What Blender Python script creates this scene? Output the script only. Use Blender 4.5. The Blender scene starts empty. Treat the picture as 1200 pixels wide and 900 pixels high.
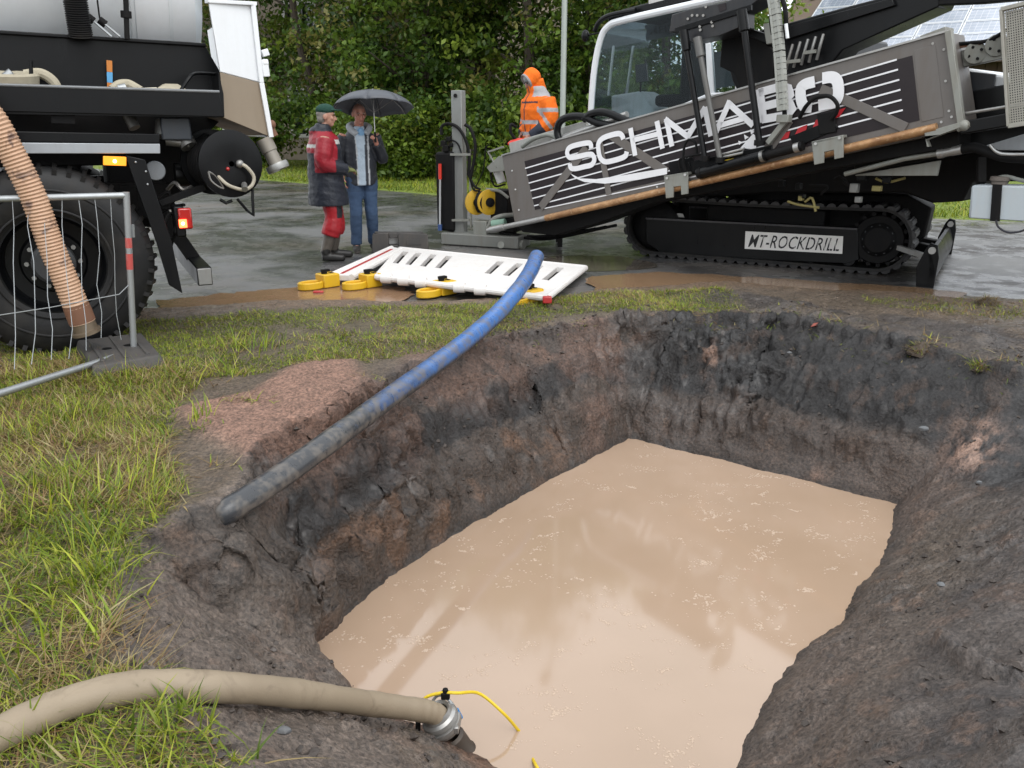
import bpy, bmesh, math, random
import numpy as np
from mathutils import Vector, Matrix
from mathutils.geometry import tessellate_polygon

random.seed(7)
RNG = np.random.default_rng(7)
SC = bpy.context.scene
COL = SC.collection
V = Vector

# ------------------------------------------------------------------ camera, world, light
FPX, CAM_H = 1000.0, 1.6
PITCH = math.atan(310 / 1000)
SP, CP = math.sin(PITCH), math.cos(PITCH)
cam_data = bpy.data.cameras.new('camera')
cam_data.sensor_width = 36.0
cam_data.lens = 36.0 * FPX / 1200.0
cam_data.clip_start = 0.05
cam_data.clip_end = 3000
cam = bpy.data.objects.new('camera', cam_data)
cam.location = (0, 0, CAM_H)
cam.rotation_euler = (math.pi / 2 - PITCH, 0, 0)
COL.objects.link(cam)
SC.camera = cam

SUN_EL, SUN_AZ = math.radians(52), math.radians(150)
world = bpy.data.worlds.new('World')
SC.world = world
world.use_nodes = True
wn = world.node_tree
wn.nodes.clear()
w_out = wn.nodes.new('ShaderNodeOutputWorld')
w_bg = wn.nodes.new('ShaderNodeBackground')
w_sky = wn.nodes.new('ShaderNodeTexSky')
w_sky.sky_type = 'NISHITA'
w_sky.sun_disc = False
w_sky.sun_elevation = SUN_EL
w_sky.sun_rotation = SUN_AZ
w_sky.air_density = 1.0
w_sky.dust_density = 4.0
w_hs = wn.nodes.new('ShaderNodeHueSaturation')
w_hs.inputs['Saturation'].default_value = 0.14
w_mix = wn.nodes.new('ShaderNodeMix')
w_mix.data_type = 'RGBA'
w_mix.inputs[0].default_value = 0.72
w_mix.inputs[7].default_value = (9.6, 10.0, 10.4, 1)      # even cloud deck over the sky
wn.links.new(w_sky.outputs[0], w_hs.inputs['Color'])
wn.links.new(w_hs.outputs[0], w_mix.inputs[6])
wn.links.new(w_mix.outputs[2], w_bg.inputs['Color'])
w_bg.inputs['Strength'].default_value = 0.135
wn.links.new(w_bg.outputs[0], w_out.inputs['Surface'])

sun_data = bpy.data.lights.new('sun', 'SUN')
sun_data.energy = 0.7
sun_data.angle = math.radians(40)
sun_data.color = (1.0, 0.97, 0.93)
sun = bpy.data.objects.new('sun', sun_data)
_sd = V((math.sin(SUN_AZ) * math.cos(SUN_EL), math.cos(SUN_AZ) * math.cos(SUN_EL), math.sin(SUN_EL)))
sun.rotation_euler = (-_sd).to_track_quat('-Z', 'Y').to_euler()
COL.objects.link(sun)
SC.view_settings.view_transform = 'Standard'
SC.view_settings.look = 'None'
SC.view_settings.exposure = 0.62
SC.view_settings.gamma = 1.0
SC.view_settings.use_curve_mapping = False
SC.cycles.max_bounces = 6
SC.cycles.transparent_max_bounces = 6
SC.cycles.use_denoising = True

# ------------------------------------------------------------------ photo measuring helpers
def ray(px, py):
    a, b = (px - 600) / FPX, -(py - 450) / FPX
    return V((a, CP + b * SP, -SP + b * CP))
CAM = V((0, 0, CAM_H))
def G(px, py, z=0.0):
    r = ray(px, py)
    return CAM + r * ((z - CAM_H) / r.z)
def at(px, py, y):
    r = ray(px, py)
    return CAM + r * (y / r.y)
class Plane:
    """A working plane: turns measured image points into points of one flat face of a machine."""
    def __init__(s, p0, n):
        s.p0, s.n = V(p0), V(n).normalized()
    def __call__(s, px, py, off=0.0):
        r = ray(px, py)
        p0 = s.p0 + s.n * off
        return CAM + r * ((p0 - CAM).dot(s.n) / r.dot(s.n))

# ------------------------------------------------------------------ object helpers
def tag(o, label=None, cat=None, group=None, kind=None):
    if label: o['label'] = label
    if cat: o['category'] = cat
    if group: o['group'] = group
    if kind: o['kind'] = kind
    return o
def empty(name, loc, label=None, cat=None, group=None):
    o = bpy.data.objects.new(name, None)
    o.location = loc
    o.empty_display_size = 0.1
    COL.objects.link(o)
    return tag(o, label, cat, group)
def world_loc(o):
    p = V(o.location)
    while o.parent:
        o = o.parent
        p += V(o.location)
    return p
def link_mesh(name, me, parent=None):
    o = bpy.data.objects.new(name, me)
    COL.objects.link(o)
    if parent: o.parent = parent
    return o
def copy_tree(o, parent=None):
    c = o.copy()
    COL.objects.link(c)
    if parent: c.parent = parent
    for ch in list(o.children):
        copy_tree(ch, c)
    return c

class MB:
    """Collects shapes in world coordinates; build() links them as ONE mesh object."""
    def __init__(s):
        s.v, s.f = [], []
    def add(s, verts, faces):
        n = len(s.v)
        s.v.extend([V(p) for p in verts])
        s.f.extend([tuple(i + n for i in f) for f in faces])
        return s
    def hexa(s, p):            # p: 4 bottom + 4 top points
        return s.add(p, [(3, 2, 1, 0), (4, 5, 6, 7), (0, 1, 5, 4), (1, 2, 6, 5), (2, 3, 7, 6), (3, 0, 4, 7)])
    def box(s, c, size, m=None):
        c = V(c)
        hx, hy, hz = size[0] / 2, size[1] / 2, size[2] / 2
        pts = [V(q) for q in ((-hx, -hy, -hz), (hx, -hy, -hz), (hx, hy, -hz), (-hx, hy, -hz),
                              (-hx, -hy, hz), (hx, -hy, hz), (hx, hy, hz), (-hx, hy, hz))]
        if m is not None: pts = [m @ q for q in pts]
        return s.hexa([q + c for q in pts])
    def bar(s, a, b, w, h, up=(0, 0, 1)):
        a, b = V(a), V(b)
        d = (b - a).normalized()
        x = d.cross(V(up))
        if x.length < 1e-4: x = d.cross(V((0, 1, 0)))
        x.normalize()
        z = x.cross(d).normalized()
        x, z = x * w / 2, z * h / 2
        return s.hexa([a - x - z, a + x - z, b + x - z, b - x - z, a - x + z, a + x + z, b + x + z, b - x + z])
    def prism(s, pts, ext):
        pts = [V(p) for p in pts]
        ext = V(ext)
        n = len(pts)
        nrm = V((0, 0, 0))
        for i in range(n):
            nrm += pts[i].cross(pts[(i + 1) % n])
        if nrm.dot(ext) > 0: pts = pts[::-1]
        tri = tessellate_polygon([pts])
        f = []
        for t in tri:
            a, b, c = (pts[i] for i in t)
            g = (b - a).cross(c - a)
            flip = g.dot(ext) > 0
            tt = (t[2], t[1], t[0]) if flip else tuple(t)
            f.append(tt)
            f.append(tuple(i + n for i in tt[::-1]))
        for i in range(n):
            j = (i + 1) % n
            f.append((i, i + n, j + n, j))
        return s.add(pts + [p + ext for p in pts], f)
    def loft(s, rings, closed=True, cap=True):
        n = len(rings[0])
        vs = [p for r in rings for p in r]
        f = []
        for k in range(len(rings) - 1):
            for i in range(n if closed else n - 1):
                j = (i + 1) % n
                f.append((k * n + i, k * n + j, (k + 1) * n + j, (k + 1) * n + i))
        if cap and closed:
            f.append(tuple(range(n))[::-1])
            f.append(tuple((len(rings) - 1) * n + i for i in range(n)))
        return s.add(vs, f)
    def tube(s, pts, r, seg=10, cap=True, squash=None):
        pts = [V(p) for p in pts]
        if not hasattr(r, '__len__'): r = [r] * len(pts)
        rings = []
        prev = None
        for i, p in enumerate(pts):
            d = (pts[min(i + 1, len(pts) - 1)] - pts[max(i - 1, 0)])
            if d.length < 1e-9: d = V((0, 0, 1))
            d.normalize()
            if prev is None:
                x = d.orthogonal().normalized()
            else:
                x = prev - d * prev.dot(d)
                if x.length < 1e-5: x = d.orthogonal()
                x.normalize()
            prev = x
            y = d.cross(x)
            rings.append([p + x * (r[i] * math.cos(2 * math.pi * k / seg)) + y * (r[i] * math.sin(2 * math.pi * k / seg)) for k in range(seg)])
        return s.loft(rings, cap=cap)
    def cyl(s, a, b, r, seg=20, r2=None):
        return s.tube([a, b], [r, r if r2 is None else r2], seg)
    def lathe(s, origin, axis, profile, seg=32, cap=False):
        """profile: (distance along axis, radius) pairs."""
        o, d = V(origin), V(axis).normalized()
        x = d.orthogonal().normalized()
        y = d.cross(x)
        rings = [[o + d * t + x * (r * math.cos(2 * math.pi * k / seg)) + y * (r * math.sin(2 * math.pi * k / seg)) for k in range(seg)] for t, r in profile]
        return s.loft(rings, cap=cap)
    def ball(s, c, r, seg=12, rings=8, m=None):
        c = V(c)
        rs = r if hasattr(r, '__len__') else (r, r, r)
        rr = []
        for i in range(rings + 1):
            t = math.pi * i / rings
            rad = max(math.sin(t), 1e-3)
            ring = [V((rs[0] * rad * math.cos(2 * math.pi * k / seg), rs[1] * rad * math.sin(2 * math.pi * k / seg), -rs[2] * math.cos(t))) for k in range(seg)]
            if m is not None: ring = [m @ q for q in ring]
            rr.append([q + c for q in ring])
        return s.loft(rr)
    def build(s, name, mat, parent=None, smooth=0.6, bevel=0, bseg=2, label=None, weld=False):
        off = world_loc(parent) if parent else V((0, 0, 0))
        me = bpy.data.meshes.new(name)
        me.from_pydata([p - off for p in s.v], [], s.f)
        me.materials.append(mat)
        me.validate()
        bm = bmesh.new()
        bm.from_mesh(me)
        bmesh.ops.recalc_face_normals(bm, faces=bm.faces)
        bm.to_mesh(me)
        bm.free()
        if smooth:
            me.shade_smooth()
            me.set_sharp_from_angle(angle=smooth)
        o = link_mesh(name, me, parent)
        if bevel:
            b = o.modifiers.new('bevel', 'BEVEL')
            b.width = bevel
            b.segments = bseg
            b.limit_method = 'ANGLE'
            b.angle_limit = math.radians(40)
            b.harden_normals = False
        if label: o['label'] = label
        return o

def smooth_path(pts, n=8):
    """Catmull-Rom through the points."""
    pts = [V(p) for p in pts]
    q = [pts[0] * 2 - pts[1]] + pts + [pts[-1] * 2 - pts[-2]]
    out = []
    for i in range(1, len(q) - 2):
        a, b, c, d = q[i - 1], q[i], q[i + 1], q[i + 2]
        for k in range(n):
            t = k / n
            out.append(0.5 * ((2 * b) + (c - a) * t + (2 * a - 5 * b + 4 * c - d) * t * t + (3 * b - a - 3 * c + d) * t ** 3))
    out.append(pts[-1])
    return out
def frange(a, b, n):
    return [a + (b - a) * i / (n - 1) for i in range(n)]

# ------------------------------------------------------------------ materials
class NT:
    def __init__(s, name):
        s.m = bpy.data.materials.new(name)
        s.m.use_nodes = True
        s.t = s.m.node_tree
        s.n, s.l = s.t.nodes, s.t.links
        s.b = s.n['Principled BSDF']
        s.out = s.n['Material Output']
        s.co = s.n.new('ShaderNodeTexCoord').outputs['Object']
    def noise(s, scale, detail=4, rough=0.55, dist=0.0, vec=None, out=0):
        k = s.n.new('ShaderNodeTexNoise')
        k.inputs['Scale'].default_value = scale
        k.inputs['Detail'].default_value = detail
        k.inputs['Roughness'].default_value = rough
        k.inputs['Distortion'].default_value = dist
        s.l.new(vec or s.co, k.inputs['Vector'])
        return k.outputs[out]
    def vor(s, scale, vec=None, feature='F1', out='Distance'):
        k = s.n.new('ShaderNodeTexVoronoi')
        k.feature = feature
        k.inputs['Scale'].default_value = scale
        s.l.new(vec or s.co, k.inputs['Vector'])
        return k.outputs[out]
    def ramp(s, x, stops):
        k = s.n.new('ShaderNodeValToRGB')
        while len(k.color_ramp.elements) > 1: k.color_ramp.elements.remove(k.color_ramp.elements[-1])
        for i, (p, c) in enumerate(stops):
            e = k.color_ramp.elements[0] if i == 0 else k.color_ramp.elements.new(p)
            e.position = p
            if not hasattr(c, '__len__'): c = (c, c, c)
            e.color = (c[0], c[1], c[2], 1)
        s.l.new(x, k.inputs[0])
        return k.outputs[0]
    def mix(s, f, a, b, mode='MIX'):
        k = s.n.new('ShaderNodeMix')
        k.data_type = 'RGBA'
        k.blend_type = mode
        for x, i in ((f, 0), (a, 6), (b, 7)):
            if hasattr(x, 'links') or isinstance(x, bpy.types.NodeSocket): s.l.new(x, k.inputs[i])
            elif i == 0: k.inputs[0].default_value = x
            else: k.inputs[i].default_value = (x[0], x[1], x[2], 1)
        return k.outputs[2]
    def math(s, op, a, b=0.5, c=None):
        k = s.n.new('ShaderNodeMath')
        k.operation = op
        for i, x in enumerate((a, b) if c is None else (a, b, c)):
            if isinstance(x, bpy.types.NodeSocket): s.l.new(x, k.inputs[i])
            else: k.inputs[i].default_value = x
        return k.outputs[0]
    def attr(s, name, out='Fac'):
        k = s.n.new('ShaderNodeAttribute')
        k.attribute_name = name
        return k.outputs[out]
    def mapping(s, scale=(1, 1, 1), rot=(0, 0, 0)):
        k = s.n.new('ShaderNodeMapping')
        k.inputs['Scale'].default_value = scale
        k.inputs['Rotation'].default_value = rot
        s.l.new(s.co, k.inputs['Vector'])
        return k.outputs[0]
    def bump(s, h, strength=0.4, dist=0.01, prev=None):
        k = s.n.new('ShaderNodeBump')
        k.inputs['Strength'].default_value = strength
        k.inputs['Distance'].default_value = dist
        s.l.new(h, k.inputs['Height'])
        if prev: s.l.new(prev, k.inputs['Normal'])
        s.l.new(k.outputs[0], s.b.inputs['Normal'])
        return k.outputs[0]
    def set(s, **kw):
        for k, x in kw.items():
            i = s.b.inputs[{'color': 'Base Color', 'rough': 'Roughness', 'metal': 'Metallic', 'spec': 'Specular IOR Level',
                            'alpha': 'Alpha', 'trans': 'Transmission Weight', 'ior': 'IOR', 'coat': 'Coat Weight',
                            'coat_rough': 'Coat Roughness', 'emit': 'Emission Color', 'emit_s': 'Emission Strength',
                            'sss': 'Subsurface Weight'}[k]]
            if isinstance(x, bpy.types.NodeSocket): s.l.new(x, i)
            elif hasattr(x, '__len__'): i.default_value = (x[0], x[1], x[2], 1)
            else: i.default_value = x
        return s

MATS = {}
def paint(name, col, rough=0.4, metal=0.0, dirt=0.35, dirt_col=(0.11, 0.09, 0.07), scale=3.0, bump=0.0, coat=0.0, streak=True, spec=0.5):
    """Painted / rubber / cloth surface with wear: mottled tone, dirt film, uneven gloss."""
    if name in MATS: return MATS[name]
    t = NT(name)
    n1 = t.noise(scale, 6, 0.6)
    n2 = t.noise(scale * 9, 4, 0.6)
    if streak:
        n1 = t.math('MULTIPLY_ADD', t.noise(scale * 2, 4, 0.6, vec=t.mapping((3, 3, 0.35))), 0.5, t.math('MULTIPLY', n1, 0.5))
    c = t.mix(t.math('MULTIPLY', n2, 0.25), col, tuple(min(1, x * 0.75) for x in col))
    f = t.ramp(n1, [(0.45, 0.0), (0.75, dirt)])
    c = t.mix(f, c, dirt_col)
    r = t.math('MULTIPLY_ADD', n1, 0.35, rough - 0.12)
    t.set(color=c, rough=r, metal=metal, coat=coat, spec=spec)
    if bump: t.bump(n2, bump, 0.004)
    MATS[name] = t.m
    return t.m
def plain(name, col, rough=0.5, metal=0.0, **kw):
    if name in MATS: return MATS[name]
    t = NT(name)
    n = t.noise(14, 4)
    t.set(color=t.mix(n, tuple(x * 0.82 for x in col), tuple(min(1, x * 1.12) for x in col)), rough=rough, metal=metal, **kw)
    MATS[name] = t.m
    return t.m

# ------------------------------------------------------------------ numeric noise for relief
def _hash(ix, iy, seed):
    h = (ix.astype(np.int64) * 374761393 + iy.astype(np.int64) * 668265263 + seed * 1442695041) & 0x7fffffff
    h = ((h ^ (h >> 13)) * 1274126177) & 0x7fffffff
    h = (h ^ (h >> 16)) & 0xffff
    return h / 65535.0
def vnoise(x, y, seed=0):
    ix, iy = np.floor(x), np.floor(y)
    fx, fy = x - ix, y - iy
    ux, uy = fx * fx * fx * (fx * (fx * 6 - 15) + 10), fy * fy * fy * (fy * (fy * 6 - 15) + 10)
    ix, iy = ix.astype(np.int64), iy.astype(np.int64)
    a, b = _hash(ix, iy, seed), _hash(ix + 1, iy, seed)
    c, d = _hash(ix, iy + 1, seed), _hash(ix + 1, iy + 1, seed)
    return (a * (1 - ux) + b * ux) * (1 - uy) + (c * (1 - ux) + d * ux) * uy
def fbm(x, y, octaves=4, seed=0, gain=0.5):
    s, a, t = 0.0, 1.0, 0.0
    for k in range(octaves):
        s = s + a * (vnoise(x * 2 ** k + 17.3 * k, y * 2 ** k - 9.1 * k, seed + k) * 2 - 1)
        t += a
        a *= gain
    return s / t
def _hash3(ix, iy, iz, seed):
    h = (ix * 374761393 + iy * 668265263 + iz * 1103515245 + seed * 1442695041) & 0x7fffffff
    h = ((h ^ (h >> 13)) * 1274126177) & 0x7fffffff
    return ((h ^ (h >> 16)) & 0xffff) / 65535.0
def vnoise3(x, y, z, seed=0):
    ix, iy, iz = np.floor(x), np.floor(y), np.floor(z)
    fx, fy, fz = x - ix, y - iy, z - iz
    ux, uy, uz = fx * fx * (3 - 2 * fx), fy * fy * (3 - 2 * fy), fz * fz * (3 - 2 * fz)
    ix, iy, iz = ix.astype(np.int64), iy.astype(np.int64), iz.astype(np.int64)
    r = 0
    for dz, wz in ((0, 1 - uz), (1, uz)):
        for dy, wy in ((0, 1 - uy), (1, uy)):
            w = wz * wy
            r = r + w * ((1 - ux) * _hash3(ix, iy + dy, iz + dz, seed) + ux * _hash3(ix + 1, iy + dy, iz + dz, seed))
    return r
def fbm3(x, y, z, octaves=4, seed=0, gain=0.5, ridge=False):
    s, a, t = 0.0, 1.0, 0.0
    for k in range(octaves):
        v = vnoise3(x * 2 ** k + 17.3 * k, y * 2 ** k - 9.1 * k, z * 2 ** k + 4.7 * k, seed + k) * 2 - 1
        s = s + a * (1 - 2 * np.abs(v) if ridge else v)
        t += a
        a *= gain
    return s / t
def sstep(a, b, x):
    t = np.clip((x - a) / (b - a), 0, 1)
    return t * t * (3 - 2 * t)
def poly_dist(x, y, poly):
    """distance to polygon outline and inside mask, for arrays"""
    d = np.full(x.shape, 1e9)
    ins = np.zeros(x.shape, bool)
    n = len(poly)
    for i in range(n):
        ax, ay = poly[i][0], poly[i][1]
        bx, by = poly[(i + 1) % n][0], poly[(i + 1) % n][1]
        ex, ey = bx - ax, by - ay
        t = np.clip(((x - ax) * ex + (y - ay) * ey) / (ex * ex + ey * ey + 1e-12), 0, 1)
        d = np.minimum(d, np.hypot(x - ax - t * ex, y - ay - t * ey))
        c = ((ay > y) != (by > y)) & (x < (bx - ax) * (y - ay) / ((by - ay) if by != ay else 1e-12) + ax)
        ins ^= c
    return d, ins
def inside(x, y, poly, soft):
    d, i = poly_dist(x, y, poly)
    return sstep(-soft, soft, np.where(i, d, -d))
def px_poly(pts, z=0.0):
    return [(G(a, b, z).x, G(a, b, z).y) for a, b in pts]
# ------------------------------------------------------------------ ground with the launch pit
WATER_Z = -0.8
WATER = px_poly([(735, 513), (820, 533), (940, 562), (1050, 590), (1043, 640), (1008, 690), (992, 728), (930, 768), (888, 840), (860, 900), (800, 985),
                 (690, 985), (590, 905), (545, 872), (480, 846), (425, 816), (382, 785), (366, 758), (392, 735), (430, 699), (520, 633), (640, 566)], WATER_Z)
RIM = px_poly([(142, 760), (150, 700), (178, 645), (236, 606), (300, 548), (380, 492), (460, 446), (560, 405), (650, 386), (730, 378), (850, 376), (950, 390),
               (1080, 414), (1200, 448)]) + [(3.75, 5.2), (3.55, 4.2), (2.75, 3.0), (1.9, 2.1), (1.1, 1.55), (0.35, 1.36), (-0.2, 1.5), (-0.7, 1.75), (-1.0, 2.05)]
ROAD_EDGE = px_poly([(-420, 372), (0, 368), (190, 362), (330, 354), (480, 352), (620, 352), (740, 337), (850, 332), (1000, 341), (1110, 350), (1200, 356), (1420, 372)])
FX0, FX1, FY0, FY1 = -4.3, 5.6, 0.9, 9.3
MOUND = px_poly([(785, 352), (840, 349), (900, 360), (1020, 380), (1230, 402), (1230, 458), (1080, 414), (950, 390), (870, 376)])
PINK = [px_poly(p) for p in ([(205, 492), (300, 470), (350, 440), (415, 433), (432, 470), (380, 520), (290, 545), (240, 520)], [(120, 525), (175, 515), (180, 540), (130, 548)],
                             [(470, 420), (560, 402), (610, 395), (640, 400), (560, 435), (480, 450)], [(400, 470), (470, 450), (500, 470), (420, 500)],
                             [(640, 395), (690, 378), (735, 385), (700, 420)])]
GRASS_LEFT = px_poly([(-600, 470), (0, 440), (150, 425), (215, 440), (235, 452), (222, 480), (200, 500), (190, 540), (212, 592), (178, 635), (152, 690), (142, 760),
                      (120, 790), (200, 815), (240, 850), (280, 905), (250, 1000), (-600, 1000)])
GRASS_BAND = px_poly([(-600, 390), (0, 385), (190, 380), (330, 371), (420, 366), (600, 360), (690, 348), (780, 345), (850, 352), (870, 374), (800, 373), (735, 372), (680, 376),
                      (600, 392), (560, 402), (480, 424), (430, 434), (330, 444), (215, 452), (0, 470), (-600, 500)])
GRASS_RIGHT = px_poly([(1000, 352), (1110, 352), (1210, 362), (1400, 380), (1400, 420), (1200, 392), (1100, 375), (1010, 366)])

def road_edge_y(x):
    xs = np.array([p[0] for p in ROAD_EDGE]); ys = np.array([p[1] for p in ROAD_EDGE])
    return np.interp(x, xs, ys)
def along(x, y, poly):
    """running length of the nearest point of the outline"""
    d = np.full(x.shape, 1e9); sv = np.zeros(x.shape); run = 0.0
    for i in range(len(poly)):
        ax, ay = poly[i][0], poly[i][1]; bx, by = poly[(i + 1) % len(poly)][0], poly[(i + 1) % len(poly)][1]
        ex, ey = bx - ax, by - ay; L = math.hypot(ex, ey)
        t = np.clip(((x - ax) * ex + (y - ay) * ey) / (L * L + 1e-12), 0, 1)
        q = np.hypot(x - ax - t * ex, y - ay - t * ey)
        k = q < d
        d = np.where(k, q, d); sv = np.where(k, run + t * L, sv)
        run += L
    return sv
def height0(x, y):
    """ground height before fine relief, and the bank parameter t (0 water, 1 rim, 2 outside)"""
    wx = 0.022 * fbm(x * 3.3, y * 3.3, 3, 301) + 0.014 * fbm(x * 13, y * 13, 3, 302)
    wy = 0.022 * fbm(x * 3.3, y * 3.3, 3, 303) + 0.014 * fbm(x * 13, y * 13, 3, 304)
    dw, iw = poly_dist(x + wx, y + wy, WATER)
    wob = 0.10 * fbm(x * 2.1, y * 2.1, 3, 5) + 0.05 * fbm(x * 8, y * 8, 3, 6)
    dr, ir = poly_dist(x + wob, y - wob * 0.7, RIM)
    t = np.where(ir, dw / (dw + dr + 1e-9), 1.0)
    t = np.where(iw, 0, t)
    sv = along(x, y, WATER)
    steep = sstep(-0.1, 0.3, 1.15 - (x - 0.91) * 0.3 - 0) * 0
    left = sstep(0.25, -0.15, (x - 0.91) * 0.845 - (y - 6.31) * 0.534) * (y > 3.0)
    far = sstep(5.2, 5.9, y + 0.35 * x - 0.6) * (1 - left)
    wall = np.clip(left + far, 0, 1)
    # bucket steps: every dig of the shovel left its own plane
    cell = np.floor(sv / 0.42 + 0.6 * fbm(x * 1.5, y * 1.5, 2, 305))
    step = (_hash(cell.astype(np.int64), cell.astype(np.int64) * 0 + 3, 9) - 0.5) * wall
    te = np.clip(t + 0.13 * step * np.sin(np.pi * t), 0, 1)
    bowl = 1 - (1 - te) ** 1.15
    cut = np.interp(te, [0, .10, .30, .38, .62, .70, .93, 1.0], [0, .11, .42, .46, .78, .82, .985, 1.0])
    prof = bowl * (1 - wall) + cut * wall
    z = WATER_Z + (0 - WATER_Z) * prof
    z = np.where(iw, WATER_Z - np.minimum(dw * 0.55, 0.3), z)
    turf = 0.045 + 0.03 * fbm(x * 0.8, y * 0.8, 3, 2)
    z = z + turf * sstep(0.93, 0.985, t + 0.05 * fbm(x * 11, y * 11, 3, 307))
    # spoil heaped behind the far rim
    z = z + (0.07 + 0.10 * fbm(x * 2.2, y * 2.2, 3, 8)) * inside(x, y, MOUND, 0.22) * sstep(0.7, 1.0, t)
    # pink sand heap by the blue pipe
    z = z + 0.05 * inside(x, y, PINK[0], 0.12) * sstep(0.8, 1.0, t)
    # falls away below the road
    e = road_edge_y(x) + 0.28 * fbm(x * 1.1, y * 1.1, 4, 3)
    drop = sstep(-0.35, 0.25, y - e)
    z = z * (1 - drop) + (-0.035) * drop
    edge = np.minimum.reduce([x - FX0, FX1 - x, y - FY0, FY1 - y])
    f = sstep(0.0, 0.3, edge)
    return z * f + (-0.035) * (1 - f), np.where(ir, t, 1.0 + np.minimum(dr, 3.0)), drop, wall, sv

def ridge_line(x, y, pts, w):
    d = np.full(x.shape, 1e9)
    for (a, b) in zip(pts, pts[1:]):
        ex, ey = b[0] - a[0], b[1] - a[1]
        t = np.clip(((x - a[0]) * ex + (y - a[1]) * ey) / (ex * ex + ey * ey), 0, 1)
        d = np.minimum(d, np.hypot(x - a[0] - t * ex, y - a[1] - t * ey))
    return np.exp(-(d / w) ** 2)
def make_ground():
    st = 0.0145
    xs = np.arange(FX0, FX1 + st / 2, st); ys = np.arange(FY0, FY1 + st / 2, st)
    x, y = np.meshgrid(xs, ys)
    z, t, drop, wall, sv = height0(x, y)
    gx = np.gradient(z, st, axis=1); gy = np.gradient(z, st, axis=0)
    nl = np.sqrt(gx * gx + gy * gy + 1)
    nx, ny, nz = -gx / nl, -gy / nl, 1 / nl
    bank = sstep(-0.02, 0.06, t) * (1 - sstep(1.0, 1.2, t))
    calm = (1 - drop * 0.85)
    gl = inside(x, y, GRASS_LEFT, 0.15); gb = inside(x, y, GRASS_BAND, 0.15)
    # relief: broad lumps, broken clods, bucket-tooth grooves, crumbs
    lump = 0.05 * fbm3(x * 2.3, y * 2.3, z * 2.3, 3, 11)
    rg = fbm3(x * 6.5, y * 6.5, z * 6.5, 4, 21, .55, True)
    clod = (0.045 + 0.028 * wall) * (np.abs(rg) ** 1.0 * np.sign(rg) - 0.15)
    rg2 = fbm3(x * 13, y * 13, z * 13, 3, 23, .55, True)
    clod = clod + (0.010 + 0.022 * wall) * np.minimum(rg2, 0.35)
    crumb = 0.026 * fbm3(x * 22, y * 22, z * 22, 3, 41, .65, True)
    fine = 0.011 * fbm3(x * 58, y * 58, z * 58, 2, 51, .7)
    fine = fine + 0.02 * inside(x, y, PINK[0], 0.08) * fbm3(x * 34, y * 34, z * 34, 3, 52, .7)
    smear = sstep(-0.12, 0.3, fbm3(x * 1.1 + 3, y * 1.1, z * 2.2, 3, 71))
    rightbank = sstep(0.3, 0.8, x - 0.55 * y + 0.75) * (t < 1.3)
    nearbank = (1 - wall) * (1 - rightbank)
    groove = 0.016 * fbm(sv * 13 + 0.4 * t, t * 2.2, 3, 311) + 0.013 * wall * np.sin(sv * 62 + 5 * fbm(sv * 1.3, t * 3, 2, 313)) * sstep(0.0, 0.3, fbm(sv * 1.9, t * 2.0, 2, 314))
    k = (0.35 + 0.75 * smear) * (1 - 0.68 * rightbank) * (1 - 0.62 * nearbank) * (1 + 0.35 * wall)
    body = lump * (0.35 + 0.65 * bank) + clod * k * (0.25 + 0.75 * bank) + crumb * k * (0.35 + 0.65 * bank) + fine * (1 - 0.45 * rightbank) + groove * bank * sstep(0.02, .2, t)
    d = np.where(t <= 1.0, 1.0, 0.45) * calm * body
    d = d * (0.3 + 0.7 * sstep(-0.0, 0.16, t)) + 0.012 * fbm(x * 6, y * 6, 3, 61) * calm * (t > 1.0)
    d = np.where(t <= 0, d * 0.4, d)
    # a slab of smeared mud on the right bank
    rl = [(G(a, b, zz).x, G(a, b, zz).y) for a, b, zz in ((1108, 765, -.42), (1118, 790, -.42), (1140, 812, -.40), (1200, 850, -.36))]
    lip = G(247, 622, 0.0)
    d = d + 0.12 * np.exp(-(((x - lip.x) / 0.13) ** 2 + ((y - lip.y) / 0.10) ** 2))
    d = d + 0.055 * ridge_line(x, y, rl, 0.035) * (1 + 0.5 * fbm(x * 20, y * 20, 2, 312))
    edge = np.minimum.reduce([x - FX0, FX1 - x, y - FY0, FY1 - y])
    d = d * sstep(0.0, 0.3, edge)
    px, py, pz = x + nx * d, y + ny * d, z + nz * d
    # ---------------- soil colours, by layer
    def lay(c, col, m):
        return c * (1 - m[..., None]) + np.array(col) * m[..., None]
    n1, n2, n3 = fbm(x * 1.3, y * 1.3, 4, 81), fbm3(x * 4.2, y * 4.2, z * 4.2, 4, 82), fbm3(x * 14, y * 14, z * 14, 4, 83, .6)
    c = np.zeros(x.shape + (3,)) + np.array((0.110, 0.086, 0.072))
    c = lay(c, (0.074, 0.060, 0.051), sstep(-0.2, 0.35, n1))
    tt = t + 0.10 * n2 + 0.03 * n3
    left = sstep(0.15, -0.25, (x - 0.91) * 0.845 - (y - 6.31) * 0.534) * (y > 3.2)      # the wall along the pipe
    farw = sstep(5.3, 5.9, y + 0.45 * x - 1.2 * 0) * (1 - left)
    black = (0.030, 0.027, 0.027)
    c = lay(c, (0.092, 0.070, 0.057), left * (1 - sstep(0.30, 0.42, tt)))
    c = lay(c, (0.20, 0.115, 0.072), left * sstep(0.1, 0.4, n2) * (1 - sstep(0.36, 0.46, tt)) * 0.8)
    c = lay(c, black, left * sstep(0.38, 0.41, tt) * (1 - sstep(0.60, 0.63, tt)) * 0.95)
    c = lay(c, (0.22, 0.135, 0.10), left * sstep(0.63, 0.66, tt) * (1 - sstep(0.78, 0.9, tt)) * sstep(-0.15, 0.15, n2) * 0.75)
    c = lay(c, (0.085, 0.066, 0.057), left * sstep(0.8, 0.9, tt) * 0.7)
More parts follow.
